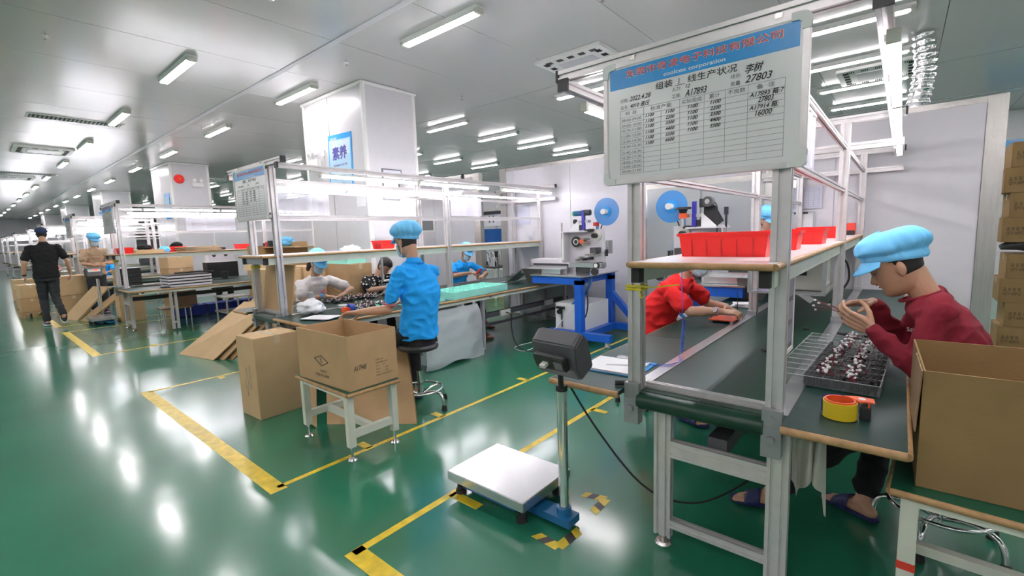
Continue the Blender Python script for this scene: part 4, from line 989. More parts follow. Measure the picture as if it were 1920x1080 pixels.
# bag over scrap bin hanging from line two
t = thing('plastic_bag', 'large clear plastic bag hanging under the table behind the man in blue', 'plastic bag', (-3.86, 3.5, 0.02))
b = B(); n, m_ = 26, 18; vs = []
for j in range(m_ + 1):
    v = j / m_
    for i in range(n + 1):
        u = i / n; w_ = 0.40 + 0.06 * v
        vs.append((-3.905 + 0.04 * math.sin(v * PI) + 0.005 * math.sin(u * 17 + v * 9) + 0.004 * math.sin(v * 23 + u * 5), 3.58 + (u - 0.5) * 2 * w_ + 0.015 * math.sin(v * 8), 0.67 - v * (0.64 + 0.02 * math.sin(u * 9))))
b.add(vs, [(j * (n + 1) + i, j * (n + 1) + i + 1, (j + 1) * (n + 1) + i + 1, (j + 1) * (n + 1) + i) for j in range(m_) for i in range(n)])
vs2 = [(x - 0.28 if 0 else x - 0.30, y, z) for x, y, z in vs]
b.add(vs2, [(j * (n + 1) + i, j * (n + 1) + i + 1, (j + 1) * (n + 1) + i + 1, (j + 1) * (n + 1) + i) for j in range(m_) for i in range(n)])
b.build('film', m_bag, t, smooth='all')
B().bx(-4.14, -3.96, 3.26, 3.9, 0.04, 0.58).build('white_scrap', mat('foam_scrap', (0.70, 0.76, 0.79), 0.7, bump=0.6, bscale=12), t)
# ------------------------------------------------------------ things on line two
def foam(label, x, y, z, sx, sy, sz, rz, cells=True, fill=False):
    t = thing('foam_tray', label, 'tray', (x, y, z), rz, 'mint green foam trays'); W = Matrix.Translation((x, y, z)) @ Matrix.Rotation(rz, 4, 'Z'); a, c = sx / 2, sy / 2
    B().bx(-a, a, -c, c, 0, sz * 0.55, W).build('base', m_mint, t)
    b = B(); nx, ny = max(2, round(sx / 0.09)), max(2, round(sy / 0.09))
    for i in range(nx + 1): b.bx(-a + sx * i / nx - 0.004 * (0 < i < nx) - 0.0, -a + sx * i / nx + 0.004, -c, c, sz * 0.55, sz, W) if 0 < i < nx else b.bx(-a if i == 0 else a - 0.012, -a + 0.012 if i == 0 else a, -c, c, sz * 0.55, sz, W)
    for i in range(ny + 1): b.bx(-a, a, -c + sy * i / ny - 0.004, -c + sy * i / ny + 0.004, sz * 0.55, sz, W) if 0 < i < ny else b.bx(-a, a, -c if i == 0 else c - 0.012, -c + 0.012 if i == 0 else c, sz * 0.55, sz, W)
    b.build('cell_walls', m_mint, t)
    b = B()
    for k in range(1, int(sz / 0.02)): b.bx(-a - 0.001, a + 0.001, -c - 0.001, c + 0.001, k * 0.02, k * 0.02 + 0.0015, W)
    if sz > 0.04: b.build('layer_joint', m_mintd, t)
    return t, W
foam('thick stack of mint green foam trays on the table in front of the masked man', -4.16, 4.10, 0.758, 0.44, 1.02, 0.085, 0.06)
t, W = foam('mint green foam tray heaped with small fans, right of the seated man in blue', -4.17, 3.28, 0.758, 0.42, 0.46, 0.035, 0.02)
def heap(parent, W, sx, sy, n, z0=0.02, hh=0.05, name='fans_heap'):
    b = B(); bw = B(); bc = B()
    for k in range(n):
        x, y = random.uniform(-sx, sx), random.uniform(-sy, sy); r = max(0, 1 - math.hypot(x / sx, y / sy)); z = z0 + hh * r * random.random()
        p = W @ Vector((x, y, z + 0.012)); b.box(p, (0.04, 0.04, 0.012), random.uniform(0, 3), random.uniform(-.6, .6), random.uniform(-.6, .6))
        q = p + Vector((random.uniform(-.06, .06), random.uniform(-.06, .06), random.uniform(0.005, 0.04)))
        bw.tube([p, (p + q) / 2 + Vector((0, 0, 0.02)), q], 0.0018, 4); bc.box(q, (0.011, 0.012, 0.009), random.uniform(0, 3), random.uniform(-1, 1))
    b.build('fan_heap', m_black, parent, kind='stuff'); bw.build('fan_wires', m_wire, parent, kind='stuff'); bc.build('connector_plugs', m_conn, parent, kind='stuff')
heap(t, W, 0.17, 0.20, 60)
t, W = foam('mint green foam tray with fans left of the seated man in blue', -4.28, 2.72, 0.758, 0.34, 0.40, 0.035, 0.0)
heap(t, W, 0.13, 0.16, 45)
for i, (x, y, w, l) in enumerate([(-5.12, 3.05, 70, 'spread heap of small fans in front of the woman in white'), (-5.0, 3.75, 40, 'line of small fans on the belt before the patterned shirt worker')]):
    t = thing('fan_pile', l, 'fans', (x, y, 0.753), group='heaps of fans on the second line'); W = Matrix.Translation((x, y, 0.735)); heap(t, W, 0.10, 0.32, w, 0.02, 0.02)
# papers and bag at the end of line two
t = thing('paper_stack', 'loose white papers on the end of the second line table', 'papers', (-4.36, 2.15, 0.758))
for k in range(6):
    W = Matrix.Translation((-4.22 + 0.01 * k, 2.17 - 0.006 * k, 0.7585 + 0.0025 * k)) @ Matrix.Rotation(0.35 + random.uniform(-0.15, 0.15), 4, 'Z'); B().bx(-0.15, 0.15, -0.11, 0.11, 0, 0.0015, W).build('paper_sheet', m_paper, t)
def blob(name, label, cat, c, r, m, n=1, seed=3, sq=(1, 1, 0.6)):
    random.seed(seed); bm = bmesh.new(); bmesh.ops.create_icosphere(bm, subdivisions=4, radius=1)
    from mathutils import noise
    for v in bm.verts:
        d = 1 + 0.28 * noise.noise(v.co * 2.2 + Vector((seed, 0, 0))) + 0.12 * noise.noise(v.co * 6 + Vector((0, seed, 0)))
        v.co = Vector((v.co.x * sq[0], v.co.y * sq[1], max(v.co.z, -0.75) * sq[2])) * r * d
    zmin = min(v.co.z for v in bm.verts)
    for v in bm.verts: v.co = v.co + Vector(c) + Vector((0, 0, -zmin))
    b = B(); b.bm.free(); b.bm = bm
    return b.build(name, m, None, label, cat, smooth='all')
blob('plastic_bag', 'clear bag of small white parts on the end of the second line', 'plastic bag', (-4.52, 2.22, 0.762), 0.13, mat('bag_parts', (0.78, 0.80, 0.82), 0.25, bump=1.0, bscale=30), seed=5)
blob('plastic_bag', 'clear bag lying on the mint trays behind the woman in white', 'plastic bag', (-5.80, 3.47, 1.24), 0.15, m_bag, seed=8)
foam('mint green foam tray lying on boxes behind the woman in white', -5.98, 3.47, 1.163, 0.62, 0.30, 0.07, 0.0)
t = thing('spray_bottle', 'small white bottle on the second line beside the woman in white', 'bottle', (-5.08, 2.50, 0.758))
B().cyl((-5.08, 2.50, 0.758), (-5.08, 2.50, 0.90), 0.042, 20, 0.040).build('body', mat('milky', (0.75, 0.78, 0.78), 0.3), t, smooth=True); B().cyl((-5.08, 2.50, 0.90), (-5.08, 2.50, 0.915), 0.03, 16).build('lid', m_white, t)
t = thing('tape_dispenser', 'red and blue tape dispenser beside the hand of the man in blue', 'tape dispenser', (-4.22, 2.43, 0.758), 0)
B().bx(-4.27, -4.17, 2.40, 2.46, 0.758, 0.82).build('frame', m_orange, t, bevel=0.01); B().ring((-4.20, 2.47, 0.805), (0, 1, 0), 0.045, 0.02, 0.045).build('tape_roll', m_plinen, t)
t = thing('tape_roll', 'white tape reel lying on the belt of the second line', 'reel', (-4.68, 2.62, 0.758))
b = B(); b.ring((-4.62, 2.62, 0.785), (0, 0, 1), 0.05, 0.03, 0.008); b.ring((-4.62, 2.62, 0.762), (0, 0, 1), 0.05, 0.03, 0.008); b.cyl((-4.62, 2.62, 0.76), (-4.62, 2.62, 0.787), 0.028, 16); b.build('spool', m_white, t, smooth=True)
# conduit and sockets under line two
t = thing('cable_tray', 'grey cable duct with socket running under the second line', 'conduit', (-4.1, 5.0, 0.40))
B().bx(-4.2, -4.13, 4.0, 6.3, 0.40, 0.46).build('duct', m_dgrey, t); B().bx(-4.2, -4.16, 4.0, 6.3, 0.28, 0.31).build('duct', m_dgrey, t)
for y in (4.62, 5.65): B().bx(-4.13, -4.10, y, y + 0.2, 0.39, 0.47).build('socket', m_fixc, t)
B().tube([(-4.09, 4.72, 0.43), (-4.0, 4.72, 0.40), (-3.9, 4.6, 0.25), (-3.75, 4.5, 0.08), (-3.55, 4.5, 0.012), (-3.3, 4.7, 0.008), (-3.1, 4.95, 0.008)], 0.007, 8).build('power_cable', m_rubber, None, 'black power cable from the socket across the floor to the blue machine stand', 'cable', smooth='all')
B().tube([(-3.3, 5.4, 0.6), (-3.5, 5.2, 0.3), (-3.62, 4.9, 0.05), (-3.6, 4.5, 0.008), (-3.85, 4.6, 0.008), (-3.75, 5.1, 0.008), (-3.5, 5.2, 0.01), (-3.4, 4.9, 0.01)], 0.004, 6).build('air_hose', m_conn, None, 'thin white air hose looping on the floor before the blue stand', 'hose', smooth='all')
# under-shelf monitor on line two
t = thing('steel_bracket', 'steel bracket frame hanging under the shelf above the patterned shirt worker', 'bracket', (-4.65, 3.1, 1.0))
b = B()
for p, q in (((-4.69, 3.2, 1.27), (-4.69, 3.2, 0.99)), ((-4.69, 3.2, 0.99), (-4.69, 3.75, 0.99)), ((-4.69, 3.75, 0.99), (-4.69, 3.75, 1.27))): b.cyl(p, q, 0.015, 8)
b.bx(-4.75, -4.6, 3.2, 3.78, 0.985, 0.995); b.build('bracket', m_steelp, t)
# ------------------------------------------------------------ machine stations
def machine(ox, oy, flip, label, full=True):
    """labelling machine on blue wheeled stand; local x to the right, y to the back"""
    t = thing('labelling_machine', label, 'machine', (ox, oy, 0), group='labelling machines on blue stands')
    f = flip; X = lambda x: ox + f * x
    def bx(n, x0, x1, y0, y1, z0, z1, m, par=t, bev=0, lab=None):
        a, c = sorted((X(x0), X(x1))); return B().bx(a, c, oy + y0, oy + y1, z0, z1).build(n, m, par, lab, bevel=bev)
    def cy(n, p, q, r, m, par=t, sm=True, r2=None, k=20, lab=None):
        return B().cyl((X(p[0]), oy + p[1], p[2]), (X(q[0]), oy + q[1], q[2]), r, k, r2).build(n, m, par, lab, smooth=sm)
    # stand
    bx('stand_post', -0.01, 0.09, -0.45, -0.35, 0.13, 0.86, m_mblue)
    bx('stand_post', 0.0, 0.10, 0.38, 0.48, 0.13, 0.86, m_mblue)
    bx('stand_beam', -0.70, 0.09, -0.45, -0.35, 0.80, 0.90, m_mblue)
    bx('stand_beam', -0.60, 0.10, 0.38, 0.48, 0.80, 0.90, m_mblue)
    bx('stand_beam', -0.07, 0.03, -0.35, 0.38, 0.80, 0.90, m_mblue)
    bx('stand_base', -0.45, 0.50, -0.46, -0.36, 0.08, 0.17, m_mblue)
    bx('stand_base', -0.45, 0.55, 0.38, 0.48, 0.08, 0.17, m_mblue)
    bx('stand_base', 0.05, 0.15, -0.36, 0.38, 0.08, 0.17, m_mblue)
    b = B(); b.poly([(X(0.10), oy + 0.39, 0.62), (X(0.10), oy + 0.39, 0.50), (X(0.42), oy + 0.39, 0.17), (X(0.52), oy + 0.39, 0.17)], (0, 1, 0), 0.08); b.build('stand_brace', m_mblue, t)
    for x, y in ((-0.40, -0.41), (0.45, -0.41), (-0.40, 0.43), (0.50, 0.43)):
        c = B(); c.cyl((X(x) - 0.02, oy + y, 0.035), (X(x) + 0.02, oy + y, 0.035), 0.035, 18); c.bx(X(x) - 0.026, X(x) + 0.026, oy + y - 0.02, oy + y + 0.02, 0.045, 0.08); c.build('caster', m_fixc, t, smooth=True)
    bx('table_plate', -0.72, 0.14, -0.47, 0.5, 0.90, 0.915, m_steelp)
    cab = bx('control_cabinet', -0.42, 0.06, -0.30, 0.34, 0.14, 0.52, m_white)
    g = B(); g.cyl((X(-0.33), oy - 0.30, 0.40), (X(-0.33), oy - 0.36, 0.40), 0.03, 14); g.bx(min(X(-0.38), X(-0.26)), max(X(-0.38), X(-0.26)), oy - 0.345, oy - 0.30, 0.44, 0.47); g.cyl((X(-0.30), oy - 0.32, 0.40), (X(-0.30), oy - 0.32, 0.18), 0.008, 8); g.build('air_regulator', m_black, cab)
    # head: big vertical plate
    pl = bx('back_plate', -0.42, 0.17, 0.05, 0.07, 0.98, 1.52, m_wall, bev=0.002)
    bx('conveyor', -0.28, 0.22, -0.14, 0.0, 1.005, 1.065, m_steelp)
    cy('conveyor_roller', (0.15, -0.16, 1.035), (0.15, 0.01, 1.035), 0.04, m_black)
    cy('roller_rim', (0.15, -0.165, 1.035), (0.15, -0.158, 1.035), 0.028, m_white)
    bx('motor_block', -0.18, 0.06, -0.12, 0.02, 0.925, 1.0, m_black)
    bx('foot_block', -0.30, -0.20, -0.1, 0.05, 0.915, 1.0, m_steelp)
    # label reel
    rx, rz_, ry = 0.20, 1.745, 0.05
    cy('label_reel', (rx, ry, rz_), (rx, ry + 0.006, rz_), 0.185, m_reel, k=48)
    cy('reel_core', (rx, ry - 0.014, rz_), (rx, ry + 0.0, rz_), 0.075, m_bluehd, k=28)
    cy('reel_hub', (rx, ry - 0.10, rz_), (rx, ry, rz_), 0.036, m_white)
    bx('reel_arm', rx - 0.16, rx - 0.13, 0.05, 0.07, 1.40, 1.62, m_reel)
    b = B(); b.tube([(X(rx), oy + 0.06, rz_), (X(0.10), oy + 0.06, 1.50)], 0.008, 6); b.build('reel_strut', m_black, t)
    cy('tape_roll', (0.05, 0.03, 1.43), (0.05, 0.05, 1.43), 0.075, mat('cream_roll', (0.78, 0.77, 0.70), 0.5), k=30)
    cy('roll_knob', (0.05, -0.05, 1.43), (0.05, 0.03, 1.43), 0.032, m_black)
    cy('take_up_wheel', (-0.24, -0.02, 1.35), (-0.24, 0.0, 1.35), 0.075, m_black, k=30)
    B().ring((X(-0.24), oy - 0.025, 1.35), (0, 1, 0), 0.042, 0.030, 0.008).build('wheel_ring', m_white, t)
    cy('red_roller', (-0.145, -0.03, 1.355), (-0.145, 0.05, 1.355), 0.038, m_orange)
    for z, x in ((1.385, -0.07), (1.345, -0.06), (1.31, -0.065)): cy('guide_roller', (x, -0.12, z), (x, 0.05, z), 0.014, m_steel)
    for x, z in ((-0.06, 1.50), (0.0, 1.505), (-0.09, 1.11), (-0.02, 1.12), (-0.2, 1.10), (-0.16, 1.13)): cy('guide_roller', (x, -0.08, z), (x, 0.05, z), 0.019, m_black if x > -0.1 else m_steel)
    bx('side_plate', -0.415, -0.395, -0.10, 0.06, 1.06, 1.49, m_wall)
    bx('feed_post', -0.44, -0.425, -0.09, -0.07, 1.08, 1.62, m_steel)
    bx('top_plate', -0.44, -0.02, -0.12, 0.06, 1.485, 1.50, m_wall)
    b = B(); b.poly([(X(-0.34), oy - 0.05, 1.50), (X(-0.17), oy - 0.05, 1.50), (X(-0.17), oy - 0.05, 1.66)], (0, 0.01, 0), 1); b.build('gusset', m_white, t)
    bx('cylinder_block', -0.17, -0.02, -0.06, 0.02, 1.61, 1.645, m_steelp)
    bx('violet_cylinder', -0.115, -0.075, -0.07, -0.03, 1.51, 1.78, m_violet)
    bx('printer_body', -0.165, -0.12, -0.05, 0.03, 1.51, 1.58, m_black)
    if full: cy('stepper_motor', (-0.08, -0.03, 1.745), (-0.0, -0.03, 1.745), 0.04, m_dgrey)
    if full: cy('ribbon_core', (-0.25, -0.03, 1.74), (-0.13, -0.03, 1.74), 0.036, m_dblue)
    if full: cy('green_cap', (-0.27, -0.03, 1.74), (-0.24, -0.03, 1.74), 0.034, mat('green_cap', (0.15, 0.6, 0.15), 0.4))
    if full: cy('ribbon_wheel', (-0.255, -0.03, 1.63), (-0.245, 0.0, 1.63), 0.032, m_black)
    if full: bx('sensor', 0.03, 0.09, -0.01, 0.05, 1.56, 1.61, m_redtx)
    bx('small_motor', 0.02, 0.11, -0.09, 0.05, 1.19, 1.27, m_dgrey)
    bx('motor_bracket', -0.10, 0.12, -0.02, 0.05, 1.16, 1.18, m_steel)
    bx('nozzle_rail', -0.40, -0.37, -0.14, -0.09, 1.10, 1.40, m_white)
    bx('nozzle', -0.46, -0.39, -0.16, -0.09, 1.08, 1.13, m_white)
    cy('side_knob', (0.20, -0.30, 0.965), (0.20, -0.26, 0.965), 0.045, m_black)
    bx('knob_bracket', 0.14, 0.22, -0.28, -0.2, 0.915, 1.0, m_steelp)
    bx('rear_box', 0.17, 0.21, 0.08, 0.2, 1.18, 1.36, m_steelp)
    bx('rear_knob', 0.20, 0.22, 0.0, 0.05, 1.15, 1.24, m_black)
    # infeed chute
    bx('infeed_bed', -0.98, -0.30, -0.34, -0.18, 0.92, 0.985, m_steelp)
    bx('infeed_fence', -0.95, -0.30, -0.18, -0.165, 0.97, 1.02, m_steelp)
    bx('infeed_housing', -1.15, -0.42, 0.10, 0.42, 1.03, 1.09, m_wall)
    bx('housing_side', -1.10, -0.42, 0.11, 0.42, 0.915, 1.03, m_dgrey)
    b = B(); b.poly([(X(-0.95), oy - 0.36, 0.985), (X(-0.95), oy - 0.06, 0.985), (X(-1.25), oy - 0.10, 0.775), (X(-1.25), oy - 0.38, 0.775)], (0, 0, 0.004), 1); b.build('chute', mat('galvanised_sheet', (0.60, 0.60, 0.60), 0.4, 0.5), t)
    b = B(); b.poly([(X(-0.95), oy - 0.36, 0.985), (X(-0.62), oy - 0.36, 0.985), (X(-0.66), oy - 0.36, 0.78), (X(-0.86), oy - 0.36, 0.78)], (0, 0.004, 0), 1); b.build('chute_side', mat('dark_steel', (0.12, 0.12, 0.11), 0.35, 0.8), t)
    for k in range(3):
        B().tube([(X(0.09 + 0.01 * k), oy - 0.2, 0.95), (X(0.10 + 0.012 * k), oy - 0.25, 0.80), (X(0.05 + 0.012 * k), oy - 0.3, 0.66), (X(-0.05), oy - 0.33, 0.58 - 0.01 * k), (X(-0.12), oy - 0.33, 0.52)], 0.010, 8).build('air_hose', mat('hose_blue', (0.03, 0.16, 0.42), 0.4), t, smooth='all')
    B().tube([(X(0.10), oy - 0.31, 0.72), (X(0.12), oy - 0.33, 0.52), (X(0.08), oy - 0.33, 0.36), (X(0.0), oy - 0.33, 0.33), (X(-0.04), oy - 0.33, 0.42), (X(0.0), oy - 0.32, 0.5)], 0.009, 8).build('cable_bundle', m_black, t, smooth='all')
    return t
m_violet = mat('violet', (0.04, 0.035, 0.40), 0.35)
machine(-3.26, 5.60, 1, 'labelling machine with blue reel on a blue wheeled stand, in the middle before the wall')
# second machine behind the nearest line, seen from its other side
mm = machine(-1.86, 5.30, -1, 'labelling machine with blue reel behind the red bin of the nearest line', False)
B().cyl((-1.60, 5.16, 1.765), (-1.60, 5.24, 1.765), .055, 24).build('motor_drum', m_dgrey, mm, smooth=True); B().cyl((-1.60, 5.15, 1.765), (-1.60, 5.16, 1.765), .026, 18).build('motor_boss', m_steelp, mm, smooth=True); B().bx(-1.69, -1.63, 5.18, 5.26, 1.71, 1.80).build('motor_bracket', m_black, mm)
B().poly([(-1.68, 5.30, 1.73), (-1.56, 5.30, 1.73), (-1.47, 5.30, 1.56), (-1.55, 5.30, 1.50), (-1.68, 5.30, 1.62)], (0, 1, 0), .01).build('black_plate', m_black, mm)
B().tube([(-1.54, 5.2, 1.76), (-1.51, 5.2, 1.70), (-1.51, 5.2, 1.55), (-1.51, 5.2, 1.44)], .006, 6).build('motor_cable', m_black, mm)
b = B(); b.cyl((-1.87, 5.2, 1.70), (-1.87, 5.2, 1.722), 0.085, 24); b.cyl((-1.87, 5.2, 1.655), (-1.87, 5.2, 1.70), 0.035, 18, 0.05); b.build('black_disc', m_black, mm, smooth=True)
B().cyl((-1.87, 5.2, 1.60), (-1.87, 5.2, 1.655), 0.045, 20).build('orange_collar', m_orange, mm, smooth=True)
B().cyl((-1.87, 5.2, 1.51), (-1.87, 5.2, 1.60), 0.02, 12).build('collar_post', m_steelp, mm); b = B(); b.cyl((-1.42, 5.2, 1.49), (-1.42, 5.2, 1.62), 0.012, 10); b.cyl((-1.42, 5.2, 1.62), (-1.42, 5.2, 1.70), 0.022, 12); b.build('press_handle', m_black, mm, smooth=True)
# monitor / white box and frame under shelf of the nearest line
t = thing('test_instrument', 'white bench instrument on a steel frame over the nearest belt', 'instrument', (-0.62, 4.45, 0.90))
B().bx(-0.80, -0.45, 4.2, 4.75, 0.985, 1.29).build('case', m_fixc, t, bevel=0.006); B().bx(-0.70, -0.55, 4.19, 4.2, 1.10, 1.27).build('screen', m_dark, t)
for k in range(3): B().bx(-0.79, -0.75, 4.192, 4.2, 1.06 + 0.07 * k, 1.10 + 0.07 * k).build('switch', m_white, t)
b = B()
for x in (-0.92, -0.42):
    for y in (4.05, 4.85): b.bx(x - 0.012, x + 0.012, y - 0.012, y + 0.012, 0.97, 1.34)
b.bx(-0.93, -0.41, 4.04, 4.86, 0.965, 0.98); b.build('hanging_frame', m_steelp, t)
B().tube([(-0.42, 4.9, 1.2), (-0.36, 5.0, 1.15), (-0.34, 5.02, 1.0), (-0.40, 5.0, 0.88), (-0.46, 4.9, 0.80)], 0.009, 8).build('cable', m_rubber, t, smooth='all')
t = thing('cloth_stack', 'folded white cloths on the table beside the hands of the worker in red', 'cloth', (-1.10, 4.60, 0.76))
for k in range(3):
    W = Matrix.Translation((-1.10 + 0.008 * k, 4.60, 0.759 + 0.011 * k)) @ Matrix.Rotation(0.2 * k, 4, 'Z'); B().bx(-0.09, 0.09, -0.08, 0.08, 0, 0.010, W).build('folded_cloth', m_paper, t, bevel=0.003)
t = thing('fixture_plate', 'orange work fixture under the hands of the worker in red', 'fixture', (-1.05, 3.82, 0.758))
B().bx(-1.13, -0.95, 3.72, 3.94, 0.775, 0.783).build('plate', m_orange, t)
for x in (-1.11, -0.97):
    for y in (3.74, 3.92): B().cyl((x, y, 0.757), (x, y, 0.775), 0.012, 10).build('standoff', m_steel, t)
B().cyl((-0.955, 3.85, 0.783), (-0.955, 3.85, 1.0), 0.003, 8).build('needle', m_black, t)
# ------------------------------------------------------------ wall items
def on_wall(name, label, cat, x0, x1, z0, z1, m, y=PY - 0.004, group=None):
    t = thing(name, label, cat, ((x0 + x1) / 2, y, z0), group=group)
    B().bx(x0, x1, y - 0.004, y + 0.002, z0, z1).build('sheet', m, t); return t
lil = mat('lilac_paper', (0.62, 0.63, 0.74), 0.4)
t = on_wall('notice', 'lilac form sheet taped on the wall right of the doorway', 'notice', -5.30, -4.95, 1.64, 1.97, lil, group='notices on the partition wall')
text('heading', '作业指导书', t, m_inkg, (-5.25, PY - 0.0095, 2.0), (1, 0, 0), (0, 0, 1), 0.03, 0.25)
t = on_wall('notice', 'ruled lilac form on the wall above the hanging clipboard', 'notice', -1.12, -0.72, 1.67, 1.92, lil, PY - 0.022, group='notices on the partition wall')
b = B()
for k in range(9): b.bx(-1.10, -0.74, PY - 0.0272, PY - 0.026, 1.69 + k * 0.025, 1.6915 + k * 0.025)
for k in range(8): b.bx(-1.10 + k * 0.05, -1.0985 + k * 0.05, PY - 0.0272, PY - 0.026, 1.69, 1.89)
b.build('ruled_lines', m_inkg, t)
t = thing('clipboard', 'clear clipboard with a form hanging on the wall behind the nearest line', 'clipboard', (-0.92, PY - 0.02, 1.4), group='notices on the partition wall')
B().bx(-1.06, -0.78, PY - 0.032, PY - 0.022, 1.38, 1.64).build('board', m_glass, t); B().bx(-1.04, -0.80, PY - 0.036, PY - 0.032, 1.39, 1.62).build('form', m_paper, t); B().bx(-0.99, -0.85, PY - 0.042, PY - 0.036, 1.61, 1.635).build('clip', m_black, t)
t = thing('control_panel', 'flush steel panel with glass on the wall left of the doorway', 'panel', (-7.68, PY, 1.6))
B().bx(-7.95, -7.42, PY - 0.012, PY, 1.58, 1.88).build('frame', m_white, t); B().bx(-7.88, -7.48, PY - 0.015, PY - 0.011, 1.62, 1.84).build('glass', mat('smoky_glass', (0.25, 0.26, 0.27), 0.1), t)
# poster, emergency light, small sheets on column one
cyf = 3.88 + 0.01 - 0.001
t = thing('poster', 'blue framed poster with two big characters on the big column', 'poster', (-6.58, cyf, 2.2), group='blue posters on the columns')
W = Matrix.Translation((-6.59, cyf - 0.004, 2.63)) @ Matrix.Rotation(rad(2), 4, 'Y') @ Matrix.Scale(1.1, 4)
B().bx(-0.30, 0.30, -0.003, 0.003, -0.40, 0.40, W).build('border', m_bluehd, t)
B().bx(-0.27, 0.27, -0.005, -0.003, -0.33, 0.33, W).build('field', mat('pale_blue_print', (0.45, 0.68, 0.85), 0.35), t)
B().bx(-0.20, 0.24, -0.0055, -0.0045, 0.12, 0.31, W).build('pale_panel', mat('paler_blue', (0.62, 0.78, 0.88), 0.35), t)
text('lettering', '素养', t, mat('violet_print', (0.08, 0.07, 0.36), 0.5), (-6.59, cyf - 0.011, 2.70), (1, 0, 0), (0, 0, 1), 0.19, 0.40, 'CENTER', bold=0.03)
text('lettering', 'SHITSUKE', t, m_whtx, (-6.83, cyf - 0.011, 3.00), (1, 0, 0), (0, 0, 1), 0.03, 0.18, bold=0.02)
text('lettering', '养成制度 形成习惯', t, mat('violet_print', (0.08, 0.07, 0.36), 0.5), (-6.59, cyf - 0.011, 2.60), (1, 0, 0), (0, 0, 1), 0.03, 0.38, 'CENTER', bold=0.02)
text('lettering', '安全 整洁', t, m_inkg, (-6.59, cyf - 0.011, 2.33), (1, 0, 0), (0, 0, 1), 0.02, 0.25, 'CENTER')
t = thing('emergency_light', 'white twin-head emergency lamp on the big column left of the poster', 'emergency light', (-7.28, cyf, 2.55), group='emergency lamps on columns')
B().bx(-7.46, -7.15, cyf - 0.07, cyf, 2.60, 2.78).build('battery_box', m_white, t, bevel=0.01)
for x in (-7.40, -7.26):
    b = B(); b.cyl((x, cyf - 0.03, 2.78), (x, cyf - 0.03, 2.82), 0.01, 8); b.cyl((x, cyf - 0.02, 2.865), (x, cyf - 0.085, 2.855), 0.03, 16, 0.05); b.build('lamp_head', m_white, t, smooth=True)
    B().cyl((x, cyf - 0.085, 2.855), (x, cyf - 0.088, 2.855), 0.04, 16).build('lens', m_glass, t)
b = B(); b.bx(-7.11, -7.02, cyf - 0.02, cyf, 2.80, 2.89); b.tube([(-7.06, cyf - 0.012, 2.80), (-7.04, cyf - 0.012, 2.67), (-7.02, cyf - 0.02, 2.56)], 0.006, 6); b.build('socket_and_cord', m_white, t)
t = thing('notice', 'small white leaflet in film on the big column under the poster', 'notice', (-6.10, cyf, 2.05), group='small notices on the big column')
B().bx(-6.22, -5.99, cyf - 0.006, cyf, 1.96, 2.16).build('sheet', m_paper, t)
t = thing('notice', 'framed sheet on the right face of the big column', 'notice', (-5.90, 4.35, 2.05), group='small notices on the big column')
B().bx(-5.912, -5.896, 4.13, 4.48, 2.05, 2.51).build('frame', m_inkg, t); B().bx(-5.896, -5.892, 4.15, 4.46, 2.07, 2.49).build('sheet', lil, t)
# red alarm bell and lamp on column two
t = thing('fire_alarm_bell', 'round red alarm bell on the second column', 'alarm bell', (-13.3, 3.53, 3.1))
B().cyl((-13.35 - 0.0 - 0.25, 3.53, 3.14), (-13.6, 3.46, 3.14), 0.13, 24, 0.10).build('gong', m_red, t, smooth=True); B().cyl((-13.6, 3.46, 3.14), (-13.6, 3.45, 3.14), 0.02, 10).build('boss', m_yel, t)
dx2 = -15.12 - 0.008
bpy.data.objects.remove(bpy.data.objects['gong']); bpy.data.objects.remove(bpy.data.objects['boss'])
t.location = (dx2, 4.09, 3.15)
g_ = B().cyl((dx2, 4.09, 3.26), (dx2 + 0.07, 4.09, 3.26), 0.125, 24, 0.095).build('gong', m_red, t, smooth=True); B().cyl((dx2 + 0.07, 4.09, 3.26), (dx2 + 0.08, 4.09, 3.26), 0.02, 10).build('boss', m_yel, t)
t = thing('emergency_light', 'distant twin-head emergency lamp beside the red alarm bell', 'emergency light', (dx2, 4.5, 3.04), group='emergency lamps on columns')
B().bx(dx2, dx2 + 0.06, 4.38, 4.64, 3.07, 3.18).build('battery_box', m_white, t)
for y in (4.43, 4.59): B().cyl((dx2 + 0.02, y, 3.25), (dx2 + 0.08, y, 3.24), 0.035, 12, 0.05).build('lamp_head', m_white, t, smooth=True)
for i, cx in enumerate((-15.12, -24.3, -33.55)):
    t = thing('poster', 'blue poster on the %s column from the camera' % words[i + 1], 'poster', (cx - 0.8, cyf, 2.2), group='blue posters on the columns')
    B().bx(cx - 0.75, cx - 0.25, cyf - 0.008, cyf, 2.2, 2.9).build('border', m_bluehd, t); B().bx(cx - 0.70, cx - 0.30, cyf - 0.011, cyf - 0.008, 2.28, 2.80).build('field', MATS['pale_blue_print'], t)
# ------------------------------------------------------------ people
from mathutils import noise
m_skin = mat('skin', (0.56, 0.32, 0.205), 0.5, sss=0.15)
m_skin2 = mat('skin_light', (0.56, 0.33, 0.22), 0.5, sss=0.15)
m_hair = mat('black_hair', (0.012, 0.010, 0.009), 0.55, bump=0.5, bscale=90, stretch=(1, 1, 0.2))
m_hairb = mat('brown_hair', (0.06, 0.025, 0.014), 0.5, bump=0.5, bscale=90, stretch=(1, 1, 0.2))
m_cap = mat('sky_blue_cap', (0.18, 0.60, 0.98), 0.7, bump=0.12, bscale=40)
m_maroon = mat('maroon_cloth', (0.225, 0.010, 0.024), 0.9, bump=0.15, bscale=14)
m_rcloth = mat('red_cloth', (0.72, 0.012, 0.014), 0.9, bump=0.15, bscale=14)
m_polo = mat('blue_polo_cloth', (0.010, 0.38, 0.95), 0.88, bump=0.12, bscale=16)
m_wcloth = mat('white_cloth', (0.74, 0.70, 0.69), 0.9, bump=0.15, bscale=14)
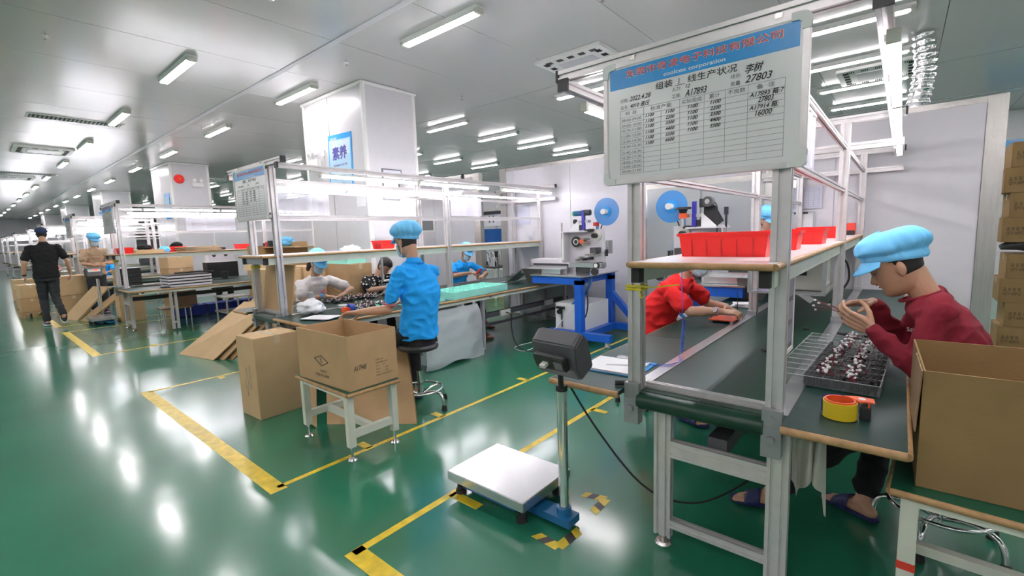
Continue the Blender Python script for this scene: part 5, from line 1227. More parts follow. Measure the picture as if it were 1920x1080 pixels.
m_bcloth = mat('black_cloth', (0.010, 0.010, 0.011), 0.9, bump=0.15, bscale=14)
m_gcloth = mat('charcoal_cloth', (0.025, 0.027, 0.032), 0.9, bump=0.15, bscale=14)
m_beige = mat('beige_cloth', (0.50, 0.34, 0.22), 0.9, bump=0.15, bscale=14)
m_mask = mat('blue_mask', (0.50, 0.68, 0.78), 0.8)
m_slip = mat('navy_slipper', (0.015, 0.022, 0.10), 0.5, bump=0.4, bscale=90)
m_slipr = mat('brown_slipper', (0.16, 0.06, 0.05), 0.6)
m_lip = mat('lips', (0.42, 0.12, 0.10), 0.45)
m_eyew = mat('eye_white', (0.75, 0.72, 0.70), 0.3)
m_navycap = mat('navy_cap', (0.015, 0.035, 0.10), 0.8)
m_stripe = mat('red_stripe', (0.45, 0.05, 0.12), 0.8)
m_pink = mat('pink_cloth', (0.6, 0.2, 0.25), 0.9)
# black and white pattern
mp_ = bpy.data.materials.new('patterned_cloth'); mp_.use_nodes = True; nt = mp_.node_tree
tc = nt.nodes.new('ShaderNodeTexCoord'); vo = nt.nodes.new('ShaderNodeTexVoronoi'); vo.inputs['Scale'].default_value = 26
cr = nt.nodes.new('ShaderNodeValToRGB'); cr.color_ramp.interpolation = 'CONSTANT'; cr.color_ramp.elements[0].color = (0.72, 0.72, 0.72, 1); cr.color_ramp.elements[1].position = 0.42; cr.color_ramp.elements[1].color = (0.012, 0.012, 0.014, 1)
nt.links.new(tc.outputs['Object'], vo.inputs['Vector']); nt.links.new(vo.outputs['Distance'], cr.inputs[0]); nt.links.new(cr.outputs[0], nt.nodes['Principled BSDF'].inputs['Base Color']); nt.nodes['Principled BSDF'].inputs['Roughness'].default_value = 0.9
m_pattern = mp_
cr.color_ramp.elements[1].position = 0.36

def capsule(b, p0, r0, p1, r1, n=12):
    p0 = Vector(p0); p1 = Vector(p1); d = p1 - p0; L = d.length
    t = d.normalized() if L > 1e-6 else Vector((0, 0, 1)); q = t.to_track_quat('Z', 'Y').to_matrix()
    rows_ = [(p0, r0, a) for a in (-75, -45, -15)] + [(p1, r1, a) for a in (15, 45, 75)]
    vs = [p0 - t * r0]
    for p, r, a in rows_:
        ca, sa = math.cos(rad(a)), math.sin(rad(a))
        for i in range(n): vs.append(p + q @ Vector((r * ca * math.cos(2 * PI * i / n), r * ca * math.sin(2 * PI * i / n), r * sa)))
    vs.append(p1 + t * r1)
    fs = [(0, 1 + (i + 1) % n, 1 + i) for i in range(n)]
    for j in range(5): fs += [(1 + j * n + i, 1 + j * n + (i + 1) % n, 1 + (j + 1) * n + (i + 1) % n, 1 + (j + 1) * n + i) for i in range(n)]
    k = 1 + 5 * n; e = len(vs) - 1
    fs += [(k + i, k + (i + 1) % n, e) for i in range(n)]
    b.add(vs, fs)
def chain(b, pts, rs):
    for i in range(len(pts) - 1): capsule(b, pts[i], rs[i], pts[i + 1], rs[i + 1])
def ellip(b, c, R3, M3=None, n=16, m_=10):
    c = Vector(c); M3 = M3 or Matrix.Identity(3); vs = [c + M3 @ Vector((0, 0, -R3[2]))]
    for j in range(1, m_):
        a = -PI / 2 + PI * j / m_
        for i in range(n): vs.append(c + M3 @ Vector((R3[0] * math.cos(a) * math.cos(2 * PI * i / n), R3[1] * math.cos(a) * math.sin(2 * PI * i / n), R3[2] * math.sin(a))))
    vs.append(c + M3 @ Vector((0, 0, R3[2])))
    fs = [(0, 1 + (i + 1) % n, 1 + i) for i in range(n)]
    for j in range(m_ - 2): fs += [(1 + j * n + i, 1 + j * n + (i + 1) % n, 1 + (j + 1) * n + (i + 1) % n, 1 + (j + 1) * n + i) for i in range(n)]
    k = 1 + (m_ - 2) * n; e = len(vs) - 1; fs += [(k + i, k + (i + 1) % n, e) for i in range(n)]
    b.add(vs, fs)
def loft(b, rings, n=24):
    """rings: (centre, half width vector, half depth vector)"""
    vs = []
    for c, u, v in rings:
        for i in range(n):
            a = 2 * PI * i / n; ca, sa = math.cos(a), math.sin(a)
            ca = math.copysign(abs(ca) ** 0.85, ca); sa = math.copysign(abs(sa) ** 0.85, sa)
            vs.append(Vector(c) + Vector(u) * ca + Vector(v) * sa)
    fs = [tuple(range(n - 1, -1, -1)), tuple(range((len(rings) - 1) * n, len(rings) * n))]
    for j in range(len(rings) - 1): fs += [(j * n + i, j * n + (i + 1) % n, (j + 1) * n + (i + 1) % n, (j + 1) * n + i) for i in range(n)]
    b.add(vs, fs)
def fuse(b, name, m, parent, voxel=0.006, smooth_it=3, fold=0.0, fscale=9.0, label=None, seed=0):
    """grow one continuous skin over everything in b"""
    bmesh.ops.recalc_face_normals(b.bm, faces=b.bm.faces)
    me = bpy.data.meshes.new('t'); b.bm.to_mesh(me); b.bm.free()
    o = bpy.data.objects.new('t', me); COL.objects.link(o)
    r = o.modifiers.new('r', 'REMESH'); r.mode = 'VOXEL'; r.voxel_size = voxel; r.use_smooth_shade = True
    if smooth_it:
        s = o.modifiers.new('s', 'SMOOTH'); s.iterations = smooth_it; s.factor = 0.5
    dg = bpy.context.evaluated_depsgraph_get(); dg.update()
    me2 = bpy.data.meshes.new_from_object(o.evaluated_get(dg)); bpy.data.objects.remove(o); bpy.data.meshes.remove(me)
    if fold:
        nrm = [v.normal.copy() for v in me2.vertices]; sv = Vector((seed * 3.1, seed, 0))
        for v, n_ in zip(me2.vertices, nrm):
            p = v.co * fscale + sv
            d = 1 - 2 * abs(noise.noise(Vector((p.x, p.y, p.z * 1.5)))) * 2.2
            v.co += n_ * fold * (d * 0.8 + 0.4 * noise.noise(p * 2.7))
    inv = wm(parent).inverted(); me2.transform(inv)
    for p in me2.polygons: p.use_smooth = True
    me2.materials.clear(); me2.materials.append(m); me2.name = name
    o = bpy.data.objects.new(name, me2); o.parent = parent; COL.objects.link(o)
    return set_props(o, label)
HP = [(-.118, .055, -.012, .018), (-.110, .078, -.022, .036), (-.098, .090, -.036, .047), (-.082, .093, -.052, .054), (-.068, .088, -.060, .058), (-.057, .093, -.066, .061), (-.050, .089, -.069, .063), (-.043, .095, -.072, .064), (-.030, .090, -.076, .066), (-.010, .089, -.083, .069), (.004, .086, -.088, .0715), (.020, .092, -.093, .0735), (.045, .093, -.096, .075), (.070, .087, -.094, .073), (.090, .071, -.082, .063), (.105, .048, -.060, .047), (.114, .024, -.034, .026), (.118, .002, -.008, .005)]
def lerp_hp(z):
    for a, c in zip(HP, HP[1:]):
        if a[0] <= z <= c[0]:
            t = (z - a[0]) / (c[0] - a[0]); return [a[k] + (c[k] - a[k]) * t for k in (1, 2, 3)]
    return HP[-1][1:] if z > 0 else HP[0][1:]
NZ = [(.014, .003), (.004, .008), (-.008, .015), (-.018, .023), (-.027, .029), (-.034, .026), (-.040, .006), (-.046, 0)]
def nose_h(z):
    if z > NZ[0][0] or z < NZ[-1][0]: return 0
    for a, c in zip(NZ, NZ[1:]):
        if c[0] <= z <= a[0]: t = (z - a[0]) / (c[0] - a[0]); return a[1] + (c[1] - a[1]) * t
    return 0
def face_pt(z, ph, off=0.0, nose=True):
    F, Bk, w = lerp_hp(max(-.118, min(.118, z))); c, s = math.cos(ph), math.sin(ph)
    X = (F + off) * abs(c) ** 0.9 if c > 0 else -(-Bk + off) * abs(c) ** 0.95
    Y_ = (w + off) * math.copysign(abs(s) ** 0.9, s)
    if nose and c > 0: X += nose_h(z) * math.exp(-(ph / .13) ** 2)
    if nose: X -= 0.006 * math.exp(-((abs(ph) - .40) / .14) ** 2 - ((z - .003) / .012) ** 2)
    return Vector((X, Y_, z))
class Head:
    def __init__(s, c, f, u, S=1.0):
        s.c = Vector(c); f = Vector(f).normalized(); u = Vector(u); u = (u - f * u.dot(f)).normalized(); l = u.cross(f)
        s.M = Matrix((f, l, u)).transposed(); s.S = S; s.f, s.l, s.u = f, l, u
    def w(s, p): return s.c + s.M @ (Vector(p) * s.S)
    def skin(s, b, neck, nr=0.054):
        n, m_ = 48, 44; vs = []
        zs = [-.118 + .236 * (0.5 - 0.5 * math.cos(PI * j / (m_ - 1))) for j in range(m_)]
        for z in zs:
            for i in range(n): vs.append(s.w(face_pt(z, -PI + 2 * PI * i / n)))
        fs = [tuple(range(n - 1, -1, -1)), tuple(range((m_ - 1) * n, m_ * n))]
        for j in range(m_ - 1): fs += [(j * n + i, j * n + (i + 1) % n, (j + 1) * n + (i + 1) % n, (j + 1) * n + i) for i in range(n)]
        b.add(vs, fs)
        for sg in (-1, 1):
            R_ = s.M @ Euler((0, rad(-12), sg * rad(-18))).to_matrix()
            ellip(b, s.w((-.008, sg * .076, -.012)), (.018 * s.S, .0075 * s.S, .031 * s.S), R_, 12, 8)
            ellip(b, s.w((-.002, sg * .074, -.035)), (.009 * s.S, .007 * s.S, .010 * s.S), R_, 10, 6)
        capsule(b, neck, nr * s.S * 1.08, s.w((-.030, 0, -.055)), nr * s.S, 16)
    def features(s, t, lips=True, eyes=True, closed=True):
        if eyes:
            for sg in (-1, 1):
                p = face_pt(.002, sg * .40); e = B(); ellip(e, s.w(p + Vector((-.009, 0, -.001))), (.0125 * s.S, .0135 * s.S, .0105 * s.S), s.M, 12, 8); ey = e.build('eyeball', m_eyew, t, smooth='all')
                e = B(); ellip(e, s.w(p + Vector((.0005, 0, -.004))), (.0035 * s.S, .0052 * s.S, .0052 * s.S), s.M, 10, 8); e.build('iris', m_hair, ey, smooth='all')
                e = B(); e.tube([s.w(face_pt(.003 + .004 * math.cos((k - 3) * .5), sg * (.22 + .058 * k), .0025)) for k in range(7)], 0.0017 * s.S, 6); e.build('eyelashes', m_hair, t)
                e = B(); e.tube([s.w(face_pt(.020 + .004 * math.sin(k * .5), sg * (.18 + .07 * k), .001)) for k in range(7)], [.001, .0022, .0026, .0026, .0024, .0018, .001], 6); e.build('eyebrow', m_hair, t)
        if lips:
            for z, r in ((-.0435, .0035), (-.0555, .0045)):
                e = B(); e.tube([s.w(face_pt(z + .003 * math.cos(k * .785 - 3.14) * 0.5, -.24 + .08 * k, .0008)) for k in range(7)], [.0015, r * .8, r, r, r, r * .8, .0015], 8); e.build('lip', m_lip, t, smooth='all')
    def hair(s, t, m=None, low=-.062, full=True):
        n, m_ = 48, 36; vs = []; b = B()
        for j in range(m_):
            z = -.10 + .222 * j / (m_ - 1)
            for i in range(n):
                ph = -PI + 2 * PI * i / n; c = math.cos(ph)
                hair_front = 0.060 if c > .45 else (0.0 + (c + .1) * .1 if c > 0.05 else low)
                k = max(0, min(1, (z - hair_front) / .012 + .5))
                if not full: k *= max(0, min(1, (.045 - z) / .02 + (.6 if c < 0 else 0)))
                off = -.010 + .0155 * k
                p = face_pt(min(z, .1179), ph, off, False)
                if not full and z > .06: p *= .86
                if z > .1 and full: p.z = z + .008 * k
                vs.append(s.w(p))
        fs = [tuple(range(n - 1, -1, -1)), tuple(range((m_ - 1) * n, m_ * n))]
        for j in range(m_ - 1): fs += [(j * n + i, j * n + (i + 1) % n, (j + 1) * n + (i + 1) % n, (j + 1) * n + i) for i in range(n)]
        b.add(vs, fs); return b.build('hair', m or m_hair, t, smooth='all')
    def cap(s, t, m=None, puff=1.0, brim=True):
        """bouffant work cap with gathered rim and visor"""
        n, m_ = 96, 22; vs = []; b = B()
        prof_ = []
        for j in range(m_):
            v = j / (m_ - 1)
            if v < .12: r = .098 + .006 * v / .12; h = -.012 + .012 * v / .12
            else:
                a = (v - .12) / .88; ang = rad(-58) + a * rad(148); r = .010 + .122 * puff * max(0, math.cos(ang)) ** .70 if a < 1 else 0.0; h = .056 + .092 * puff ** 1.4 * math.sin(ang) * (1 if ang > 0 else .66)
                if a < .15: r = r * (a / .15) + .103 * (1 - a / .15)
            prof_.append((r, h, v))
        for r, h, v in prof_:
            for i in range(n):
                ph = 2 * PI * i / n; c, sn = math.cos(ph), math.sin(ph)
                pl = 1 + (.045 * math.sin(ph * 15 + 2 * math.sin(ph * 3)) + .03 * math.sin(ph * 27 + 1)) * max(0, 1 - v * 1.25) + .05 * noise.noise(Vector((2.2 * c + s.c.x * 9, 2.2 * sn, v * 2.5)))
                if v < .12: pl = 1 + .012 * math.sin(ph * 40)
                bk = 1 + .20 * max(0, -c) ** .5 * min(1, v * 3)
                x = r * c * pl * bk - .006 - .014 * v; y = r * .86 * sn * pl
                zr = .022 + .038 * c
                z = zr * (1 - .75 * max(0, min(1, h / .13))) + h + .012 * math.sin(ph * 3 + 1) * v * (1 - v) + .014
                vs.append(s.w((x, y, z)))
        fs = [tuple(range((m_ - 1) * n, m_ * n))]
        for j in range(m_ - 1): fs += [(j * n + i, j * n + (i + 1) % n, (j + 1) * n + (i + 1) % n, (j + 1) * n + i) for i in range(n)]
        b.add(vs, fs); o = b.build('cap', m or m_cap, t, smooth='all')
        for v_ in o.data.vertices: v_.co += v_.normal * .004 * noise.noise(v_.co * 28)
        if brim:
            b = B(); vs = []; N = 21
            for lay in (0, .003):
                for j in range(5):
                    for i in range(N):
                        ph = rad(-68) + rad(136) * i / (N - 1); e = math.cos(ph * 1.25) ** .6 if abs(ph) < 1.2 else 0; k = j / 4
                        x = .098 * math.cos(ph) + .055 * k * e; y = .086 * math.sin(ph) * (1 + .10 * k); z = .022 + .038 * math.cos(ph) + .006 - .034 * k * e - .010 * k * abs(math.sin(ph)) + lay
                        vs.append(s.w((x, y, z)))
            fs = []
            for l_ in (0, 1):
                o_ = l_ * 5 * N
                for j in range(4): fs += [(o_ + j * N + i, o_ + j * N + i + 1, o_ + (j + 1) * N + i + 1, o_ + (j + 1) * N + i) for i in range(N - 1)]
            fs += [(4 * N + i, 4 * N + i + 1, 9 * N + i + 1, 9 * N + i) for i in range(N - 1)]
            b.add(vs, fs); b.build('visor', m or m_cap, o, smooth='all')
        return o
    def mask(s, t):
        b = B(); vs = []; N, Mz = 25, 13
        for lay in (0.0055, 0.0075):
            for j in range(Mz):
                v = j / (Mz - 1); z = -.108 + .098 * v
                for i in range(N):
                    ph = rad(-66) + rad(132) * i / (N - 1); zz = z - (.006 * (1 - v)) * math.cos(ph)
                    bulge = .016 * math.cos(ph) ** 2 * math.sin(PI * min(1, v * 1.05)) + (.004 if j % 4 == 2 else 0)
                    p = face_pt(max(-.112, zz), ph, lay, False); p.x += bulge + (.010 * math.exp(-(ph / .25) ** 2) * v); p.z = zz
                    vs.append(s.w(p))
        fs = []; Q = N * Mz
        for o_ in (0, Q):
            for j in range(Mz - 1): fs += [(o_ + j * N + i, o_ + j * N + i + 1, o_ + (j + 1) * N + i + 1, o_ + (j + 1) * N + i) for i in range(N - 1)]
        for j in (0, Mz - 1): fs += [(j * N + i, j * N + i + 1, Q + j * N + i + 1, Q + j * N + i) for i in range(N - 1)]
        b.add(vs, fs); o = b.build('face_mask', m_mask, t, smooth='all')
        for sg in (-1, 1):
            for z0 in (-.018, -.098):
                B().tube([s.w(face_pt(z0, sg * rad(64), .008, False)), s.w(face_pt((z0 - .02) / 2 - .005, sg * rad(84), .008, False)), s.w((-.012, sg * .086, -.006 if z0 > -.05 else -.034))], .0017, 5).build('ear_loop', m_white, o)
        return o
def hand(b, W, d, n, side, curl=(.5, .5, .55, .6), thumb=.5, S=1.0, spread=1.0):
    """W wrist; d direction of the fingers; n palm normal; side +1 when the thumb lies towards d x n"""
    W = Vector(W); d = Vector(d).normalized(); n = Vector(n); n = (n - d * n.dot(d)).normalized(); t = d.cross(n) * side
    def P_(a, e, h=0): return W + (d * a + t * e + n * h) * S
    offs = [.028, .0095, -.010, -.028]; pl = [.092, .096, .090, .082]
    for i in range(4):
        capsule(b, P_(.004, offs[i] * .55), .0125 * S, P_(pl[i] * .5, offs[i] * .9), .0125 * S); capsule(b, P_(pl[i] * .5, offs[i] * .9), .0125 * S, P_(pl[i], offs[i]), .0100 * S)
    capsule(b, P_(.02, .018, .004), .015 * S, P_(.055, .026, .004), .012 * S)
    lens = [(.040, .025, .020), (.044, .029, .021), (.041, .027, .020), (.032, .021, .018)]
    for i in range(4):
        p = P_(pl[i], offs[i]); a = 0.12 + curl[i] * .35; sp = (1.5 - i) * .07 * spread
        for k, L in enumerate(lens[i]):
            dv = (d * math.cos(a) + n * math.sin(a) + t * sp).normalized()
            q = p + dv * L * S; capsule(b, p, (.0088 - .0010 * k) * S, q, (.0080 - .0010 * k) * S, 10); p = q; a += curl[i] * (1.15 if k == 0 else .8)
    p = P_(.018, .026, .006); dirs = [(.62, .72, .22 + .3 * thumb), (.80, .45 - .3 * thumb, .25 + .5 * thumb), (.88, .22 - .45 * thumb, .25 + .55 * thumb)]
    for k, (L, r) in enumerate(((.040, .0125), (.032, .0105), (.025, .0092))):
        v = dirs[k]; dv = (d * v[0] + t * v[1] + n * v[2]).normalized(); q = p + dv * L * S; capsule(b, p, r * S, q, (r - .0015) * S, 10); p = q
    return P_
def foot(b, ank, heading, S=1.0):
    a = Vector(ank); h = Vector(heading); h.z = 0; h.normalize(); l = Vector((-h.y, h.x, 0)); z0 = a.z - .075
    g = lambda x, y, z: a + h * x * S + l * y * S + Vector((0, 0, z0 - a.z + z))
    capsule(b, a, .036 * S, g(-.03, 0, .040), .034 * S); capsule(b, g(-.04, 0, .036), .032 * S, g(.06, 0, .034), .030 * S)
    capsule(b, g(.03, 0, .055), .030 * S, g(.13, .006, .026), .022 * S)
    for i, (y, L) in enumerate(((.030, .180), (.012, .180), (-.004, .172), (-.018, .162), (-.031, .148))): capsule(b, g(.09, y, .024), .018 * S, g(L - .012, y * 1.15, .018), (.012 if i == 0 else .009) * S, 8)
    return g
def slipper(t, ank, heading, m, S=1.0, tilt=0):
    a = Vector(ank); h = Vector(heading); h.z = 0; h.normalize(); l = Vector((-h.y, h.x, 0)); z0 = a.z - .075
    g = lambda x, y, z: Vector((a.x, a.y, z0)) + h * x * S + l * y * S + Vector((0, 0, z))
    out = [(-.085, 0), (-.075, .030), (-.03, .036), (.03, .036), (.09, .048), (.14, .048), (.18, .034), (.195, .005), (.185, -.025), (.14, -.046), (.09, -.050), (.03, -.038), (-.03, -.036), (-.075, -.030)]
    sl = B().poly([g(x, y, -.0) for x, y in out], (0, 0, 1), .020).build('slipper', m, t, bevel=0.004)
    b = B(); vs = []
    for k in range(6):
        x = .045 + .075 * k / 5
        for i in range(13):
            an = PI * i / 12; hgt = .078 - .040 * k / 5
            for r in (1.0,): vs.append(g(x, (.050 + .002 * k) * math.cos(an), .012 + hgt * math.sin(an) ** .8))
    b.add(vs, [(k * 13 + i, k * 13 + i + 1, (k + 1) * 13 + i + 1, (k + 1) * 13 + i) for k in range(5) for i in range(12)])
    o = b.build('strap', m, sl, smooth='all'); md = o.modifiers.new('s', 'SOLIDIFY'); md.thickness = .004
def limb(a, c, bend, L1, L2):
    """middle joint for a two-bone limb"""
    a = Vector(a); c = Vector(c); d = c - a; D = min(d.length, (L1 + L2) * .999); x = (L1 * L1 - L2 * L2 + D * D) / (2 * D); h = math.sqrt(max(0, L1 * L1 - x * x))
    t = d.normalized(); bv = Vector(bend); bv = (bv - t * bv.dot(t)).normalized(); return a + t * x + bv * h
def V3(*p): return Vector(p)
def person(label, base, J, shirt, trous, sleeve='short', skin=None, head=None, voxel=.006, hk=None, shoes=m_slip, cloth_vox=.008, collar=None, fat=1.0, group=None, sleeve_r=1.0, legs=True, mask=False, capm=None, capon=True, hairlow=-.062, lips=False, eyes=False, stripes=False, headS=1.0, fold=.006, seed=1, hair_m=None, skirt=0.0, puff=1.0):
    """J: pelvis chest neck shl shr ell elr wrl wrr hipl.. kneel.. ankl.. with world positions"""
    t = thing('person', label, 'person', base, group=group); skin = skin or m_skin
    pel, che, nec = V3(*J['pelvis']), V3(*J['chest']), V3(*J['neck'])
    lat = (V3(*J['shl']) - V3(*J['shr'])).normalized(); upv = (nec - pel).normalized(); fwd = lat.cross(upv).normalized()
    H_ = Head(J['head'], J['face'], J.get('crown', (0, 0, 1)), headS)
    b = B(); H_.skin(b, nec - upv * .03, .050)
    sh = {'l': V3(*J['shl']), 'r': V3(*J['shr'])}
    loft(b, [(pel, lat * .145 * fat, fwd * .10 * fat), ((pel + che) / 2, lat * .125 * fat, fwd * .09 * fat), (che, lat * .14 * fat, fwd * .09), (nec - upv * .08, lat * .10, fwd * .06), (nec - upv * .01, lat * .05, fwd * .05)])
    for k in 'lr':
        s, e, w = sh[k], V3(*J['el' + k]), V3(*J['wr' + k]); s = s - upv * .02 + (nec - s).normalized() * .03
        q_ = .8 if sleeve == 'long' else 1.0; chain(b, [s, s + (e - s) * .5, e, e + (w - e) * .35, w], [.034 * q_, .040 * q_, .039 * fat ** .5 * q_, .041 * fat ** .5 * q_, .026])
        if hk and k in hk:
            q = hk[k]; hand(b, w, q['d'], q['n'], q['side'], q.get('curl', (.5, .5, .55, .6)), q.get('thumb', .5), q.get('S', 1.0))
    if legs:
        for k in 'lr':
            kn, an = V3(*J['kn' + k]), V3(*J['an' + k]); hp = pel + lat * (.085 if k == 'l' else -.085)
            chain(b, [hp, kn, kn + (an - kn) * .35, an], [.075, .05, .048, .032])
            foot(b, an, J['toe' + k])
    fuse(b, 'body', skin, t, voxel, 2)
    # shirt
    b = B(); hem = J.get('hem', pel + upv * .0); hem = V3(*hem) if not isinstance(hem, Vector) else hem
    loft(b, [(hem - upv * skirt, lat * .172 * fat, fwd * .130 * fat), (hem + upv * .06, lat * .170 * fat, fwd * .128 * fat), ((pel + che) / 2 + upv * .02, lat * .158 * fat, fwd * .120 * fat), (che, lat * .182 * fat, fwd * .122 * fat), (che + (nec - che) * .50, lat * .180, fwd * .108), (nec - upv * .075, lat * .165, fwd * .088), (nec - upv * .045, lat * .115, fwd * .076), (nec - upv * .018, lat * .072, fwd * .068)])
    for k in 'lr':
        s, e, w = sh[k], V3(*J['el' + k]), V3(*J['wr' + k]); sr = sleeve_r
        capsule(b, nec - upv * .062 + (s - nec).normalized() * .03, .052, s - upv * .018, .056)
        if sleeve == 'short':
            c = s + (e - s) * .68; s2 = s - upv * .015 + (nec - s).normalized() * .02; chain(b, [s2, s2 + (c - s2) * .4, c], [.056 * sr ** .5, .062 * sr, .063 * sr])
        else:
            c = w + (e - w) * .10; s2 = s - upv * .012 + (nec - s).normalized() * .018; chain(b, [s2, s2 + (e - s2) * .4, e, c], [.060, .062 * sr, .060 * sr, .044 * sr])
    fuse(b, 'shirt', shirt, t, cloth_vox, 9, fold, 9, seed=seed)
    if stripes:
        for k in 'lr':
            s, e = sh[k], V3(*J['el' + k]); c = s + (e - s) * .74; dd = (e - s).normalized()
            B().ring(c + dd * .040, dd, .0610 * sleeve_r, .045, .005, 28).build('cuff_stripe', m_stripe, t)
    if collar:
        b = B(); cn = nec - upv * .012; vs = []; N = 30
        for j, (r, h) in enumerate(((.060, .030), (.074, .004), (.088, -.018))):
            for i in range(N):
                a = rad(18) + rad(324) * i / (N - 1); r_ = r * (1 + .05 * (j == 2)); dip = .03 * max(0, math.cos(a)) 
                vs.append(cn + fwd * (r_ * math.cos(a)) + lat * (r_ * .95 * math.sin(a)) + upv * (h - dip))
        b.add(vs, [(j * N + i, j * N + i + 1, (j + 1) * N + i + 1, (j + 1) * N + i) for j in range(2) for i in range(N - 1)])
        o = b.build('collar', collar, t, smooth='all'); md = o.modifiers.new('s', 'SOLIDIFY'); md.thickness = .004
    if legs:
        b = B()
        loft(b, [(pel - upv * .10, lat * .150 * fat, fwd * .115 * fat), (pel, lat * .155 * fat, fwd * .112 * fat), (pel + upv * .03, lat * .135 * fat, fwd * .095 * fat)])
        for k in 'lr':
            kn, an = V3(*J['kn' + k]), V3(*J['an' + k]); hp = pel + lat * (.085 if k == 'l' else -.085); cut = J.get('cut', .84)
            chain(b, [hp, kn, kn + (an - kn) * cut], [.095 * fat ** .5, .072, .060])
        fuse(b, 'trousers', trous, t, cloth_vox, 4, fold, 7, seed=seed + 3)
        if shoes:
            for k in 'lr': slipper(t, J['an' + k], J['toe' + k], shoes)
    H_.hair(t, hair_m, hairlow, not capon)
    H_.features(t, lips, eyes)
    if mask: H_.mask(t)
    if capon: H_.cap(t, capm, puff)
    return t, H_, (lat, fwd, upv)
dn = lambda a: (-math.sin(a), math.cos(a))
# --- man in maroon at the near right
c30, s30 = math.cos(rad(31)), math.sin(rad(31))
J = dict(pelvis=(.28, 2.90, .56), chest=(.205, 2.93, .93), neck=(.095, 2.93, 1.165), head=(-.012, 2.915, 1.283), face=(-c30, -.02, -s30), crown=(-s30, 0, c30),
         shl=(.150, 2.765, 1.115), shr=(.150, 3.115, 1.12), ell=(.075, 2.735, .835), elr=(.02, 3.12, .87), wrl=(-.085, 2.775, .985), wrr=(-.100, 3.00, 1.085),
         knl=(-.06, 2.84, .52), knr=(.0, 3.06, .52), anl=(-.47, 2.63, .085), anr=(-.09, 2.82, .085), toel=(-1, -.22, 0), toer=(-1, .5, 0), hem=(.275, 2.90, .60))
t, Hd, fr = person('man in maroon long-sleeved shirt and sky-blue cap, seated at right, wiring a fan', (.28, 2.90, 0), J, m_maroon, m_bcloth, 'long', m_skin, voxel=.0042, cloth_vox=.007,
    hk=dict(l=dict(d=(-.88, .28, .38), n=(.30, .90, .25), side=-1, curl=(.50, .55, .6, .65), thumb=.35, S=1.18), r=dict(d=(-.86, -.45, -.05), n=(-.10, -.45, -.88), side=1, curl=(.65, .8, .9, .95), thumb=.6, S=1.15)), lips=True, eyes=True, fold=.008, headS=1.15, puff=.87, hairlow=-.045, fat=1.03, sleeve_r=.95)
b = B(); nk = V3(.088, 2.93, 1.152); b.tube([nk + V3(.075 * math.cos(a) - .006, .078 * math.sin(a), -.012 + .030 * math.cos(a)) for a in [2 * PI * k / 24 for k in range(25)]], .007, 8); b.build('neckband', m_maroon, t, smooth='all')
text('chest_print', 'SPO-', t, m_whtx, (.040, 2.815, .985), (.80, -.55, -.1), (-.35, -.1, .93), .020, .07)
# fan and wires held in his hands
t = thing('cooling_fan', 'black fan with maroon wires held in the hands of the man in maroon', 'fan', (-.20, 2.86, 1.03))
W = Matrix.Translation((-.195, 2.865, 1.035)) @ Euler((.5, .3, .5)).to_matrix().to_4x4(); B().bx(-.022, .022, -.02, .02, -.022, .022, W).build('frame', m_black, t, bevel=.003)
for k in range(5):
    e = V3(-.335 + .02 * k * (k % 2), 2.83 + .02 * k, 1.075 + .012 * (k % 3) - (.045 if k == 4 else 0)); s = V3(-.20, 2.86, 1.04)
    B().tube([s, s + (e - s) * .5 + V3(0, 0, .008), e], .0016, 5).build('wire', m_wire, t); B().box(e, (.012, .009, .008), .4 * k).build('plug', m_conn, t)
# --- worker in red behind the nearest line
J = dict(pelvis=(-1.650, 3.750, 0.520), chest=(-1.520, 3.770, 0.860), neck=(-1.330, 3.780, 1.130), head=(-1.225, 3.750, 1.250), face=(.80, -.12, -.55), crown=(.55, 0, .80),
         shl=(-1.420, 3.970, 1.060), shr=(-1.420, 3.580, 1.030), ell=(-1.220, 4.050, 0.840), elr=(-1.210, 3.550, 0.860), wrl=(-1.045, 3.88, .865), wrr=(-1.02, 3.66, .860),
         knl=(-1.300, 3.870, 0.500), knr=(-1.300, 3.600, 0.500), anl=(-1.200, 3.870, 0.085), anr=(-1.220, 3.500, 0.085), toel=(1, .1, 0), toer=(1, -.3, 0), hem=(-1.620, 3.750, 0.580))
t, Hd, fr = person('worker in loose red T-shirt and mask, head behind the shelf of the nearest line', (-1.65, 3.75, 0), J, m_rcloth, m_bcloth, 'short', m_skin2, mask=True, fat=1.10, sleeve_r=1.16,
    hk=dict(l=dict(d=(.75, -.45, -.15), n=(-.1, -.3, -1), side=-1), r=dict(d=(.92, .30, -.05), n=(-.1, .3, -1), side=1)), eyes=True, fold=.010, cloth_vox=.008, seed=4)
wr = V3(-1.05, 3.648, .86)
b = B(); b.ring(wr, (.92, .25, -.05), .034, .027, .028, 20); b.build('wristwatch_band', mat('pink_watch', (.62, .38, .42), .4), t, smooth=True)
b = B(); b.cyl(wr + V3(-.002, -.03, .014), wr + V3(-.004, -.042, .020), .021, 20); b.build('watch_face', mat('watch_face', (.45, .38, .42), .2), t, smooth=True)
B().ring(V3(-1.085, 3.635, 0.840), (.92, .25, .0), .036, .032, .004, 20).build('bracelet', m_chrome, t)
